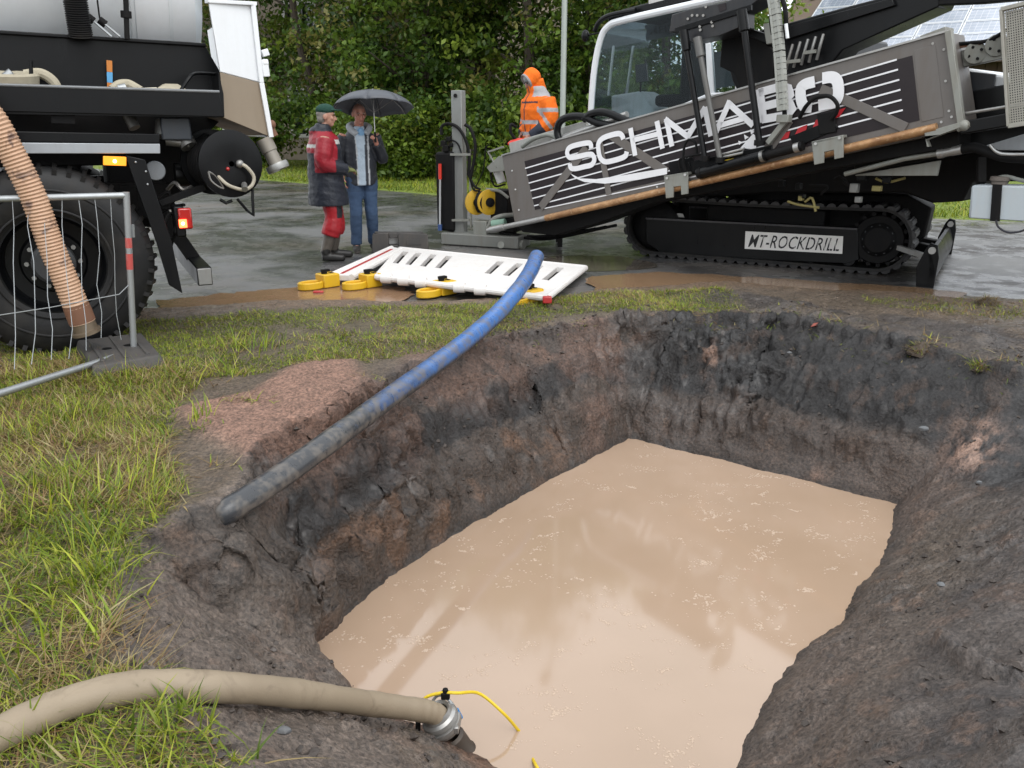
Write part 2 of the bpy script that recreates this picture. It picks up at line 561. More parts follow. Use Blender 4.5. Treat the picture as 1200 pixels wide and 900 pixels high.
    c = lay(c, (0.098, 0.074, 0.062), farw * (1 - sstep(0.22, 0.36, tt)))
    c = lay(c, (0.026, 0.025, 0.026), farw * sstep(0.26, 0.38, tt) * sstep(1.7, 1.3, t) * 0.95)
    rb = sstep(0.2, 0.8, x - 0.55 * y + 0.6) * (t < 1.6) * (1 - farw)
    c = lay(c, (0.082, 0.070, 0.064), rb * 0.85)
    c = lay(c, (0.120, 0.093, 0.070), rb * (1 - sstep(0.15, 0.5, tt)) * 0.8)
    c = lay(c, (0.045, 0.041, 0.042), rb * sstep(0.1, 0.35, n2) * 0.55)
    nearl = (1 - sstep(3.4, 3.9, y)) * (1 - sstep(-0.1, 0.5, x)) * (t < 1.6)
    c = lay(c, (0.138, 0.112, 0.094), nearl * 0.8)
    c = lay(c, (0.075, 0.062, 0.054), nearl * sstep(0.05, 0.3, n2) * 0.6)
    c = lay(c, (0.16, 0.082, 0.05), nearl * (1 - sstep(0.03, 0.16, t)) * 0.8)
    c = lay(c, (0.20, 0.125, 0.085), sstep(0.42, 0.6, n3 + 0.5 * n2) * (t < 1.1) * 0.35)
    ch = np.clip((fbm(x * 9, y * 9, 3, 84) - 0.3) * 6, 0, 1) * (t < 1.1)
    c = lay(c, (0.16, 0.10, 0.07), ch * 0.3)
    # turf soil, straw litter and mud by the road
    tb = sstep(1.0, 1.08, t)
    gm = np.maximum(gl, gb * 0.9)
    c = lay(c, (0.115, 0.088, 0.062), tb * 0.7)
    c = lay(c, (0.105, 0.092, 0.043), tb * gm * (0.55 + 0.3 * n1))
    c = lay(c, (0.21, 0.165, 0.085), tb * gl * sstep(-0.1, 0.45, n2) * 0.5)
    mud = sstep(-0.75, -0.2, y - road_edge_y(x) + 0.3 * n1)
    c = lay(c, (0.150, 0.103, 0.068), mud * (1 - gb * 0.4))
    for i, p in enumerate(PINK):
        m = inside(x, y, p, 0.09) * sstep(-0.35, 0.05, n2 + 0.35 * (i == 0))
        c = lay(c, (0.235, 0.140, 0.105) if i < 2 else (0.19, 0.118, 0.090), m * (0.95 if i == 0 else 0.7))
    mm = inside(x, y, MOUND, 0.2) * sstep(-0.4, 0.1, n2)
    c = lay(c, (0.052, 0.046, 0.044), mm * 0.85)
    for (a, b, s) in ((1148, 482, 0.11), (836, 398, 0.06), (963, 520, 0.05)):
        zz = {1148: -0.12, 836: -0.05, 963: -0.5}[a]
        q = G(a, b, zz)
        m = np.exp(-(((x - q.x) / s) ** 2 + ((y - q.y) / (s * 1.7)) ** 2)) * sstep(-0.3, 0.2, n3 + n2)
        c = lay(c, (0.33, 0.215, 0.165), np.clip(m * 1.3, 0, 0.9))
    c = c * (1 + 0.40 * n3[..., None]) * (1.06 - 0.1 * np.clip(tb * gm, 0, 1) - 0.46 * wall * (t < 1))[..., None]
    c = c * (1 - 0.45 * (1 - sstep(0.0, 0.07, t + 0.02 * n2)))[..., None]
    ny_, nx_ = x.shape
    idx = np.arange(nx_ * ny_).reshape(ny_, nx_)
    quads = np.stack([idx[:-1, :-1], idx[:-1, 1:], idx[1:, 1:], idx[1:, :-1]], -1).reshape(-1, 4)
    co = np.stack([px, py, pz], -1).reshape(-1, 3)
    # surroundings: a ring of big quads that shares the level of the patch border
    B = 400.0
    gxs = [-B, -60, -20, FX0, FX1, 20, 60, B]; gys = [-B, -60, -12, FY0, FY1, 25, 70, B]
    extra, eq, ec = [], [], []
    base = len(co)
    for j, yy in enumerate(gys):
        for i, xx in enumerate(gxs):
            extra.append((xx, yy, -0.035)); ec.append((0.09, 0.075, 0.045))
    for j in range(7):
        for i in range(7):
            if i == 3 and j == 3: continue
            a = base + j * 8 + i
            eq.append((a, a + 1, a + 9, a + 8))
    co = np.vstack([co, np.array(extra)])
    quads = np.vstack([quads, np.array(eq)])
    cols = np.vstack([c.reshape(-1, 3), np.array(ec)])
    me = bpy.data.meshes.new('ground')
    nq = len(quads)
    me.vertices.add(len(co)); me.vertices.foreach_set('co', co.astype(np.float32).ravel())
    me.loops.add(nq * 4); me.loops.foreach_set('vertex_index', quads.astype(np.int32).ravel())
    me.polygons.add(nq); me.polygons.foreach_set('loop_start', (np.arange(nq) * 4).astype(np.int32))
    me.update(calc_edges=True)
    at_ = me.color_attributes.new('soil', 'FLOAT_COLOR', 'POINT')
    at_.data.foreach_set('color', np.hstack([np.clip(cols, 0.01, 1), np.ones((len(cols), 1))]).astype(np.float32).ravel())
    wet = (0.55 + 0.45 * sstep(-0.1, 0.3, fbm(x * 1.6, y * 1.6, 4, 91) + 0.2 * (t < 1)))
    wet = wet * (1 - 0.9 * inside(x, y, PINK[0], 0.1)) * (1 - 0.7 * np.clip(gl + gb, 0, 1) * tb)
    wa = me.attributes.new('wet', 'FLOAT', 'POINT')
    wa.data.foreach_set('value', np.concatenate([wet.ravel(), np.zeros(len(extra))]).astype(np.float32))
    me.shade_smooth()
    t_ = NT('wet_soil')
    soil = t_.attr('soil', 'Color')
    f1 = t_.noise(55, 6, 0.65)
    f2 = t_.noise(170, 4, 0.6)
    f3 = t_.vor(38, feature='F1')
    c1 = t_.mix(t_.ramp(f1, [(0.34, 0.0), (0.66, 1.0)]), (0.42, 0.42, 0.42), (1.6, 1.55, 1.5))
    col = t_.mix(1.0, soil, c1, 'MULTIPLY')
    col = t_.mix(t_.ramp(f2, [(0.66, 0.0), (0.76, 0.55)]), col, (0.20, 0.165, 0.14))
    wet_ = t_.attr('wet')
    r = t_.math('SUBTRACT', 0.82, t_.math('MULTIPLY', wet_, t_.ramp(t_.noise(7, 5, 0.6), [(0.35, 0.28), (0.65, 0.62)])))
    t_.set(color=col, rough=r, spec=0.5, coat=t_.math('MULTIPLY', wet_, t_.ramp(t_.noise(5, 5, .6), [(.40, .0), (.62, .55)])), coat_rough=0.28)
    h = t_.math('ADD', t_.math('MULTIPLY', f1, 0.9), t_.math('ADD', t_.math('MULTIPLY', f2, 0.35), t_.math('MULTIPLY', f3, 0.5)))
    t_.bump(h, 1.0, 0.020)
    me.materials.append(t_.m)
    o = link_mesh('ground', me)
    o['kind'] = 'structure'
    return co[:base].reshape(ny_, nx_, 3), xs, ys, t, c
GROUND_CO, GXS, GYS, GROUND_T, _ = make_ground()
def ground_z(x, y):
    i = int(np.clip(np.searchsorted(GXS, x), 1, len(GXS) - 1)); j = int(np.clip(np.searchsorted(GYS, y), 1, len(GYS) - 1))
    if not (FX0 < x < FX1 and FY0 < y < FY1): return -0.03
    return float(GROUND_CO[j, i, 2])
def GS(px, py):
    """ground point under an image point, on the modelled relief"""
    r = ray(px, py)
    s, prev = 1.2, None
    while s < 14:
        p = CAM + r * s
        if p.z < max(ground_z(p.x, p.y), -0.035): break
        s += 0.01
    return CAM + r * s

# ------------------------------------------------------------------ muddy water in the pit
def make_water():
    me = bpy.data.meshes.new('pit_water')
    n = 40
    vs, fs = [], []
    x0, x1, y0, y1 = -1.4, 3.1, 1.6, 6.9
    for j in range(n + 1):
        for i in range(n + 1):
            vs.append((x0 + (x1 - x0) * i / n, y0 + (y1 - y0) * j / n, WATER_Z))
    for j in range(n):
        for i in range(n):
            a = j * (n + 1) + i
            fs.append((a, a + 1, a + n + 2, a + n + 1))
    me.from_pydata(vs, [], fs)
    me.shade_smooth()
    t = NT('muddy_water')
    n1 = t.noise(1.1, 3)
    n2 = t.noise(30, 5, 0.7)
    col = t.mix(t.ramp(n1, [(0.35, 0), (0.7, 1)]), (0.350, 0.248, 0.172), (0.395, 0.282, 0.202))
    col = t.mix(t.ramp(n2, [(0.68, 0.0), (0.74, 0.35)]), col, (0.54, 0.40, 0.285))
    t.set(color=col, rough=0.065, spec=0.5, ior=1.66)
    t.bump(t.noise(3, 2), 0.012, 0.02)
    me.materials.append(t.m)
    o = link_mesh('pit_water', me)
    o['kind'] = 'structure'
make_water()

def make_foam():
    r = random.Random(4)
    mb = MB()
    wp = [(p[0], p[1]) for p in WATER]
    def blob(x, y, rad):
        k = 7
        ph = r.random() * 6
        ring = [V((x + rad * (1 + 0.35 * r.uniform(-1, 1)) * math.cos(ph + 6.283 * i / k), y + rad * (1 + 0.35 * r.uniform(-1, 1)) * math.sin(ph + 6.283 * i / k), WATER_Z + 0.0006)) for i in range(k)]
        c = V((x, y, WATER_Z + rad * 0.30))
        n = len(mb.v)
        mid = [V((x + (p.x - x) * 0.7, y + (p.y - y) * 0.7, WATER_Z + rad * 0.24)) for p in ring]
        mb.add(ring + mid + [c], [(i, (i + 1) % k, k + (i + 1) % k, k + i) for i in range(k)] + [(k + i, k + (i + 1) % k, 2 * k) for i in range(k)])
    xs = np.array([r.uniform(-0.9, 2.6) for _ in range(1500)]); ys = np.array([r.uniform(2.3, 6.3) for _ in range(1500)])
    d, ins = poly_dist(xs, ys, wp)
    n = 0
    for x, y, dd, i in zip(xs, ys, d, ins):
        if not i or dd < 0.05: continue
        if float(vnoise(np.array([x * 1.6]), np.array([y * 1.6]), 3)[0]) < 0.25: continue
        n += 1
        if n > 330: break
        if r.random() < 0.45:
            for _ in range(r.randint(1, 3)): blob(x + r.uniform(-.02, .02), y + r.uniform(-.02, .02), r.uniform(0.0025, 0.006))
            continue
        # raft of bubbles, drawn out by the drift
        a = r.gauss(0.15, 0.5); cx, cy = x, y; Lr = r.uniform(.012, .06)
        for _ in range(r.randint(8, 34)):
            u, w = r.gauss(0, Lr), r.gauss(0, Lr * .3)
            w += 0.012 * math.sin(u * 70 + x * 9)
            blob(cx + u * math.cos(a) - w * math.sin(a), cy + u * math.sin(a) + w * math.cos(a), 0.0022 + 0.0055 * r.random() ** 2)
    t = NT('foam')
    t.set(color=(0.47, 0.355, 0.265), rough=0.3)
    o = mb.build('water_foam', t.m)
    o['kind'] = 'stuff'
make_foam()

# ------------------------------------------------------------------ road, puddles, verge
ROAD_FAR = [(-60, 60), (-22, 36.5), (-10.8, 27.4), (-6.3, 23.9), (-1.5, 19.4), (3, 16.9), (7.3, 14.75), (14, 12.2), (30, 8), (90, -4)]
def make_road():
    near = [(-60, 9.0), (-20, 8.0), (-8, 7.1)] + [(p[0], p[1] - 0.55) for p in ROAD_EDGE[1:-1]] + [(7.5, 6.8), (16, 5), (30, 1), (90, -12)]
    # resample both edges together
    def res(pl, n):
        p = np.array(pl, float); d = np.r_[0, np.cumsum(np.hypot(*np.diff(p, axis=0).T))]
        s = np.interp(np.linspace(0, 1, n), np.linspace(0, 1, len(p)), d)
        return np.stack([np.interp(s, d, p[:, 0]), np.interp(s, d, p[:, 1])], 1)
    n, m = 90, 40
    a, b = res(near, n), res(ROAD_FAR, n)
    vs, fs = [], []
    for i in range(n):
        for j in range(m + 1):
            f = (j / m) ** 1.5
            q = a[i] * (1 - f) + b[i] * f
            vs.append((q[0], q[1], 0.0))
    for i in range(n - 1):
        for j in range(m):
            k = i * (m + 1) + j
            fs.append((k, k + m + 1, k + m + 2, k + 1))
    me = bpy.data.meshes.new('road')
    me.from_pydata(vs, [], fs)
    me.shade_smooth()
    t = NT('wet_asphalt')
    big = t.noise(0.55, 5, 0.6, 0.4)
    mid = t.noise(3.2, 5, 0.6)
    gr = t.noise(160, 3, 0.7)
    mudm = t.ramp(t.math('ADD', t.math('MULTIPLY', t.noise(0.5, 4, 0.6, vec=t.mapping((0.5, 1.2, 1))), 0.8), t.math('MULTIPLY', mid, 0.2)), [(0.5, 0.0), (0.66, 0.5)])
    c = t.mix(gr, (0.052, 0.053, 0.056), (0.150, 0.149, 0.147))
    c = t.mix(t.ramp(mid, [(0.35, 0), (0.75, 0.55)]), c, (0.14, 0.135, 0.127))
    c = t.mix(t.ramp(big, [(0.42, 0.0), (0.58, 0.55)]), c, (0.028, 0.028, 0.030))
    c = t.mix(mudm, c, (0.135, 0.100, 0.072))
    wet = t.ramp(big, [(0.40, 0.0), (0.56, 1.0)])
    r = t.mix(wet, (0.52, 0.52, 0.52), (0.36, 0.36, 0.36))
    r = t.mix(t.ramp(mid, [(0.62, 0), (0.72, 0.8)]), r, (0.08, 0.08, 0.08))
    t.set(color=c, rough=r, spec=0.9, coat=t.ramp(t.math('ADD', t.math('MULTIPLY', big, .7), t.math('MULTIPLY', mid, .3)), [(.44, .0), (.52, 1.0)]), coat_rough=t.ramp(mid, [(.4, .10), (.6, .38)]))
    dryb = t.math('MULTIPLY', t.math('SUBTRACT', 1.05, wet), 1.0)
    t.bump(t.math('MULTIPLY', gr, dryb), 0.5, 0.006)
    me.materials.append(t.m)
    o = link_mesh('road', me)
    o['kind'] = 'structure'
make_road()

def puddle(pts, z, col, rough=0.04, seed=0):
    r = random.Random(seed)
    base = [G(a, b, z) for a, b in pts]
    loop = smooth_path(base + [base[0]], 7)[:-1]
    c = sum(loop, V()) / len(loop)
    loop = [V((p.x + 0.05 * r.uniform(-1, 1), p.y + 0.04 * r.uniform(-1, 1), z)) for p in loop]
    mb = MB()
    tri = tessellate_polygon([loop])
    mb.add(loop, [tuple(q) for q in tri])
    key = 'puddle_water_%d' % seed
    t = NT(key)
    t.set(color=t.mix(t.noise(4, 4), tuple(x * 0.8 for x in col), tuple(x * 1.15 for x in col)), rough=rough, ior=1.33, spec=0.6)
    t.bump(t.noise(18, 2), 0.03, 0.01)
    o = mb.build('puddle', t.m, smooth=0)
    for p in o.data.polygons:
        if p.normal.z < 0: o.data.flip_normals(); break
    o['kind'] = 'structure'
puddle([(186, 352), (250, 345), (330, 338), (420, 332), (480, 340), (470, 352), (400, 360), (330, 366), (240, 373), (188, 376)], 0.012, (0.25, 0.150, 0.090), 0.12, seed=1)
puddle([(690, 324), (770, 319), (860, 323), (960, 330), (1060, 336), (1130, 344), (1080, 356), (960, 352), (860, 345), (770, 342), (700, 340)], 0.012, (0.23, 0.145, 0.085), 0.16, seed=2)
puddle([(1040, 349), (1100, 346), (1210, 352), (1210, 366), (1130, 362), (1060, 357)], 0.011, (0.17, 0.14, 0.11), 0.06, seed=3)
puddle([(640, 300), (720, 300), (770, 312), (700, 318), (640, 314)], 0.003, (0.10, 0.085, 0.07), 0.08, seed=4)

def make_verge():
    # verge beyond the road, running to the horizon
    far = [(x, y) for x, y in ROAD_FAR]
    vs, fs = [], []
    off = [(-0.3, -0.01), (0.15, 0.03), (1.2, 0.10), (4.0, 0.16), (12, 0.3), (60, 0.6), (300, 0.8)]
    ext = []
    for i in range(len(far) - 1):
        for k in range(6):
            f = k / 6
            ext.append((far[i][0] * (1 - f) + far[i + 1][0] * f, far[i][1] * (1 - f) + far[i + 1][1] * f))
    ext.append(far[-1])
    for i, (x, y) in enumerate(ext):
        a = ext[max(i - 1, 0)]; b = ext[min(i + 1, len(ext) - 1)]
        tx, ty = b[0] - a[0], b[1] - a[1]
        l = math.hypot(tx, ty); nx, ny = -ty / l, tx / l
        nx, ny = 0.5, 0.87
        for d, z in off: vs.append((x + nx * d, y + ny * d, z))
    m = len(off)
    for i in range(len(ext) - 1):
        for j in range(m - 1):
            k = i * m + j
            fs.append((k, k + m, k + m + 1, k + 1))
    me = bpy.data.meshes.new('grass_verge')
    me.from_pydata(vs, [], fs)
    me.shade_smooth()
    t = NT('verge_turf')
    n1 = t.noise(1.2, 5, 0.6); n2 = t.noise(40, 4, 0.7)
    c = t.mix(n2, (0.14, 0.215, 0.025), (0.25, 0.32, 0.05))
    c = t.mix(t.ramp(n1, [(0.5, 0), (0.75, 0.6)]), c, (0.17, 0.15, 0.06))
    t.set(color=c, rough=0.75)
    t.bump(n2, 0.9, 0.05)
    me.materials.append(t.m)
    o = link_mesh('grass_verge', me)
    o['kind'] = 'structure'
make_verge()
# sky dome is the world itself

# ------------------------------------------------------------------ grass blades
def blade_mesh(name, pos, length, width, lean_dir, lean, col, curl):
    """pos (n,3); each blade is a tapered strip of three bent segments"""
    n = len(pos)
    seg = 3
    s = np.linspace(0, 1, seg + 1)
    up = np.array([0, 0, 1.0])
    ld = np.stack([np.cos(lean_dir), np.sin(lean_dir), np.zeros(n)], 1)
    side = np.stack([-np.sin(lean_dir + RNG.normal(0, .6, n)), np.cos(lean_dir), np.zeros(n)], 1)
    P = []
    p = pos.copy()
    for k in range(seg + 1):
        if k:
            a = lean + curl * (s[k] - 0.5 / seg)
            step = (np.cos(a)[:, None] * up + np.sin(a)[:, None] * ld) * (length / seg)[:, None]
            p = p + step
        w = width * (1 - s[k] ** 1.6) * 0.5
        if k < seg:
            P.append(p - side * w[:, None]); P.append(p + side * w[:, None])
        else:
            P.append(p)
    nv = 2 * seg + 1
    co = np.stack(P, 1).reshape(-1, 3)
    b = (np.arange(n) * nv)[:, None]
    loops, starts, tots = [], [], []
    quads = np.concatenate([b + np.array([[2 * k, 2 * k + 1, 2 * k + 3, 2 * k + 2]]) for k in range(seg - 1)], 0)
    tris = b + np.array([[2 * seg - 2, 2 * seg - 1, 2 * seg]])
    me = bpy.data.meshes.new(name)
    nq, nt = len(quads), len(tris)
    me.vertices.add(len(co)); me.vertices.foreach_set('co', co.astype(np.float32).ravel())
    me.loops.add(nq * 4 + nt * 3)
    me.loops.foreach_set('vertex_index', np.concatenate([quads.ravel(), tris.ravel()]).astype(np.int32))
    me.polygons.add(nq + nt)
    me.polygons.foreach_set('loop_start', np.concatenate([np.arange(nq) * 4, nq * 4 + np.arange(nt) * 3]).astype(np.int32))
    me.update(calc_edges=True)
    ca = me.color_attributes.new('tint', 'FLOAT_COLOR', 'POINT')
    ca.data.foreach_set('color', np.hstack([np.repeat(col, nv, 0), np.ones((n * nv, 1))]).astype(np.float32).ravel())
    me.shade_smooth()
    return me
def grass_material():
    t = NT('grass_blade')
    c = t.attr('tint', 'Color')
    t.set(color=c, rough=0.45, spec=0.35)
    tr = t.n.new('ShaderNodeBsdfTranslucent')
    t.l.new(c, tr.inputs['Color'])
    mx = t.n.new('ShaderNodeMixShader')
    mx.inputs[0].default_value = 0.3
    t.l.new(t.b.outputs[0], mx.inputs[1]); t.l.new(tr.outputs[0], mx.inputs[2])
    t.l.new(mx.outputs[0], t.out.inputs['Surface'])
    return t.m
GRASS_MAT = grass_material()
GREENS = np.array([(0.165, 0.230, 0.018), (0.245, 0.300, 0.028), (0.33, 0.35, 0.038), (0.10, 0.160, 0.018)])
STRAWS = np.array([(0.33, 0.25, 0.11), (0.25, 0.175, 0.075), (0.22, 0.13, 0.06), (0.38, 0.32, 0.16)])
def snap(x, y):
    i = np.clip(((x - FX0) / (GXS[1] - GXS[0])).astype(int), 0, len(GXS) - 1)
    j = np.clip(((y - FY0) / (GYS[1] - GYS[0])).astype(int), 0, len(GYS) - 1)
    return GROUND_CO[j, i, 2], GROUND_T[j, i]
def scatter(n, poly, soft, thr, seed, box):
    x = RNG.uniform(box[0], box[1], n); y = RNG.uniform(box[2], box[3], n)
    m = inside(x, y, poly, soft) * (0.5 + 0.5 * fbm(x * 1.7, y * 1.7, 3, seed) + 0.35 * fbm(x * 6, y * 6, 2, seed + 5))
    k = m > thr + RNG.uniform(-0.12, 0.12, n)
    x, y = x[k], y[k]
    z, t = snap(x, y)
    k = t > 0.93
    return x[k], y[k], z[k]
def sow(name, x, y, z, l0, l1, w, straw, lie, seed):
    n = len(x)
    f = fbm(x * 2.3, y * 2.3, 3, seed)
    is_straw = RNG.random(n) < np.clip(straw + 0.9 * f, 0.03, 0.95)
    g = GREENS[RNG.integers(0, 4, n)] * (1 + 0.3 * f)[:, None]
    s = STRAWS[RNG.integers(0, 4, n)]
    col = np.where(is_straw[:, None], s, g) * RNG.uniform(0.75, 1.2, (n, 1))
    flow = 2.5 * math.pi * fbm(x * 1.2, y * 1.2, 2, seed + 3)
    ld = np.where(RNG.random(n) < 0.45, flow + RNG.normal(0, 0.6, n), RNG.uniform(0, 2 * math.pi, n))
    lean = np.where(is_straw, RNG.uniform(0.8, 1.5, n), np.abs(RNG.normal(lie, 0.35, n)))
    curl = np.where(is_straw, RNG.uniform(-0.1, 0.6, n), RNG.uniform(0.2, 1.4, n))
    ln = RNG.uniform(l0, l1, n) * (0.75 + 0.5 * (f > 0))
    wd = w * RNG.uniform(0.6, 1.3, n)
    me = blade_mesh(name, np.stack([x, y, z - 0.004], 1), ln, wd, ld, np.minimum(lean, 1.5), col, curl)
    me.materials.append(GRASS_MAT)
    o = link_mesh(name, me)
    o['kind'] = 'stuff'
x, y, z = scatter(110000, GRASS_LEFT, 0.10, 0.29, 101, (-4.2, -0.4, 1.2, 6.0))
sow('long_grass', x, y, z, 0.04, 0.12, 0.0055, 0.45, 0.6, 111)
# matted straw and trampled blades
x, y, z = scatter(60000, GRASS_LEFT, 0.16, 0.22, 103, (-4.2, -0.4, 1.2, 6.0))
sow('straw_mat', x, y, z, 0.05, 0.14, 0.0045, 0.75, 1.3, 113)
# strong fresh tufts
tx, ty = [], []
for (a, b, s, k) in [(120, 590, .13, 110), (60, 570, .15, 120), (90, 650, .15, 110), (40, 790, .16, 130), (120, 690, .1, 70), (175, 880, .12, 80), (230, 500, .06, 26), (60, 720, .14, 60), (125, 745, .07, 30),
                     (250, 440, .22, 120), (120, 460, .22, 110), (20, 620, .15, 90), (300, 410, .25, 110), (160, 575, .08, 60), (215, 850, .08, 40), (20, 880, .12, 70), (300, 880, .02, 5), (60, 500, .2, 110)]:
    q = G(a, b, 0.03)
    tx.append(RNG.normal(q.x, s * 0.6, k)); ty.append(RNG.normal(q.y, s * 0.6, k))
tx, ty = np.concatenate(tx), np.concatenate(ty)
tz, tt_ = snap(tx, ty)
kk = tt_ > 0.9
sow('grass_tufts', tx[kk], ty[kk], tz[kk], 0.09, 0.2, 0.0075, 0.08, 0.45, 121)
x, y, z = scatter(260000, GRASS_BAND, 0.14, 0.31, 131, (-4.2, 3.4, 4.2, 8.4))
sow('band_grass', x, y, z, 0.02, 0.058, 0.0055, 0.32, 0.7, 141)
x, y, z = scatter(30000, GRASS_RIGHT, 0.2, 0.5, 151, (2.0, 5.5, 6.0, 8.6))
sow('sparse_grass', x, y, z, 0.02, 0.06, 0.0055, 0.4, 0.7, 161)
# weeds straggling over the spoil on the far rim
tx, ty = [], []
for (a, b, s, k) in [(960, 385, .12, 60), (1000, 400, .14, 40), (1080, 408, .10, 60), (1150, 425, .16, 60), (900, 375, .2, 80), (1110, 368, .2, 60), (1190, 432, .1, 50), (830, 372, .15, 110), (232, 502, .05, 40), (300, 468, .08, 40), (262, 545, .04, 14), (212, 600, .05, 22), (560, 414, .08, 40), (610, 398, .1, 50), (690, 384, .12, 60), (760, 380, .12, 50), (440, 446, .06, 30)]:
    q = GS(a, b)
    tx.append(RNG.normal(q.x, s, k)); ty.append(RNG.normal(q.y, s * 0.5, k))
tx, ty = np.concatenate(tx), np.concatenate(ty)
tz, tt_ = snap(tx, ty)
kk = tt_ > 0.75
sow('rim_weeds', tx[kk], ty[kk], tz[kk] + 0.008, 0.04, 0.10, 0.006, 0.45, 1.1, 171)
# verge grass
n = 60000
s_ = RNG.uniform(0, 1, n); fx = np.interp(s_, np.linspace(0, 1, 6), [-14, -6.3, -1.5, 3, 7.3, 14]); fy = np.interp(fx, [p[0] for p in ROAD_FAR], [p[1] for p in ROAD_FAR])
d = RNG.uniform(-0.05, 1, n) ** 1.5 * 4.2 if False else np.abs(RNG.uniform(0, 1, n)) ** 1.4 * 4.5
x = fx + 0.55 * d + RNG.normal(0, .1, n); y = fy + 0.9 * d + RNG.normal(0, .1, n)
z = np.interp(d, [0, 1.2, 4.5], [0.0, 0.08, 0.14])
sow('verge_grass', x, y, z, 0.06, 0.2, 0.02, 0.12, 0.4, 181)

# crumbled clods and stones lying on the banks
def make_clods():
    r = random.Random(12)
    mb = MB()
    cand = []
    for _ in range(26000):
        x, y = r.uniform(-2.2, 4.2), r.uniform(1.7, 8.0)
        cand.append((x, y))
    xs = np.array([c[0] for c in cand]); ys = np.array([c[1] for c in cand])
    z, t = snap(xs, ys)
    dens = fbm(xs * 1.4, ys * 1.4, 3, 201)
    for x, y, zz, tt, d in zip(xs, ys, z, t, dens):
        if tt < 0.12 or tt > 1.5: continue
        if tt > 0.98 and y > 3.2 and x < -0.6: continue
        if d < -0.02 + r.uniform(-.35, .35): continue
        s = 0.0035 + 0.020 * r.random() ** 4
        k = 6
        top = [V((x + s * r.uniform(.6, 1.1) * math.cos(6.283 * i / k), y + s * r.uniform(.6, 1.1) * math.sin(6.283 * i / k), zz + s * r.uniform(-0.2, 0.5))) for i in range(k)]
        mb.add(top + [V((x, y, zz + s * r.uniform(.5, .9))), V((x, y, zz - s))], [(i, (i + 1) % k, k) for i in range(k)] + [((i + 1) % k, i, k + 1) for i in range(k)])
    t = NT('clod_soil')
    n = t.noise(3, 3); n2 = t.noise(25, 3)
    t.set(color=t.mix(t.ramp(n2, [(0.62, 0), (0.7, 0.7)]), t.mix(n, (0.020, 0.018, 0.017), (0.075, 0.055, 0.043)), (0.13, 0.115, 0.105)), rough=0.6)
    t.bump(t.noise(120, 3), 0.6, 0.006)
    o = mb.build('soil_clods', t.m, smooth=0.9)
    o['kind'] = 'stuff'
make_clods()
# ------------------------------------------------------------------ houses, barn, lamp post, trees
def wall_with_openings(mb, p0, dx, w, h, thick, openings):
    """wall from p0 along unit dx, openings (x0,x1,z0,z1); depth goes to the far side"""
    dx = V(dx); n = V((-dx.y, dx.x, 0)) * thick
    xs = sorted({0, w, *[o[0] for o in openings], *[o[1] for o in openings]})
    zs = sorted({0, h, *[o[2] for o in openings], *[o[3] for o in openings]})
    for i in range(len(xs) - 1):
        for j in range(len(zs) - 1):
            cx, cz = (xs[i] + xs[i + 1]) / 2, (zs[j] + zs[j + 1]) / 2
            if any(o[0] < cx < o[1] and o[2] < cz < o[3] for o in openings): continue
            a = p0 + dx * xs[i] + V((0, 0, zs[j])); b = p0 + dx * xs[i + 1] + V((0, 0, zs[j]))
            up = V((0, 0, zs[j + 1] - zs[j]))
            mb.hexa([a, b, b + n, a + n, a + up, b + up, b + n + up, a + n + up])

def make_house():
    wallm = paint('render_wall', (0.36, 0.30, 0.24), 0.85, dirt=0.45, scale=0.8)
    framem = paint('window_white', (0.62, 0.60, 0.56), 0.5, dirt=0.2)
    glass = plain('dark_glass', (0.03, 0.035, 0.04), 0.06, spec=0.8)
    roofm = paint('roof_tile_dark', (0.12, 0.075, 0.06), 0.8, dirt=0.3)
    root = empty('house', (-9.0, 34, 0.2), 'beige rendered house half hidden behind the trees beyond the road', 'house')
    p0 = V((-14.0, 34.5, 0.2)); dx = V((0.93, -0.37, 0)).normalized()
    ops = [(x, x + 1.15, z, z + 1.5) for z in (0.9, 3.7, 6.4) for x in (1.2, 4.0, 6.6, 9.2, 12.0)]
    mb = MB(); wall_with_openings(mb, p0, dx, 14.5, 9.0, 0.35, ops); mb.build('wall', wallm, root, smooth=0)
    n = V((-dx.y, dx.x, 0))
    mb = MB(); b0 = p0 + n * 0.36
    mb.hexa([b0, b0 + dx * 14.5, b0 + dx * 14.5 + n * 8, b0 + n * 8] + [q + V((0, 0, 9)) for q in (b0, b0 + dx * 14.5, b0 + dx * 14.5 + n * 8, b0 + n * 8)])
    mb.build('wall', wallm, root, smooth=0)
    for o in ops:
        a = p0 + dx * o[0] - n * 0.03 + V((0, 0, o[2])); w = o[1] - o[0]; h = o[3] - o[2]
        f = MB()
        t = 0.12
        for (u0, u1, z0, z1) in ((-t, w + t, -t, 0), (-t, w + t, h, h + t), (-t, 0, 0, h), (w, w + t, 0, h), (w / 2 - .04, w / 2 + .04, 0, h)):
            q = [a + dx * u0 + V((0, 0, z0)), a + dx * u1 + V((0, 0, z0))]
            up = V((0, 0, z1 - z0)); d = n * 0.12
            f.hexa([q[0], q[1], q[1] + d, q[0] + d, q[0] + up, q[1] + up, q[1] + d + up, q[0] + d + up])
        fr = f.build('window', framem, root, smooth=0)
        g = MB(); c = a + n * 0.2; up = V((0, 0, h))
        g.hexa([c, c + dx * w, c + dx * w + n * .02, c + n * .02, c + up, c + dx * w + up, c + dx * w + n * .02 + up, c + n * .02 + up])
        g.build('pane', glass, fr, smooth=0)
    r = MB(); e = p0 - n * 0.5 - dx * 0.5 + V((0, 0, 9.0)); L = 15.5
    r.prism([e, e + n * 9.4, e + n * 4.7 + V((0, 0, 3.6))], dx * L)
    r.build('roof', roofm, root, smooth=0)
make_house()

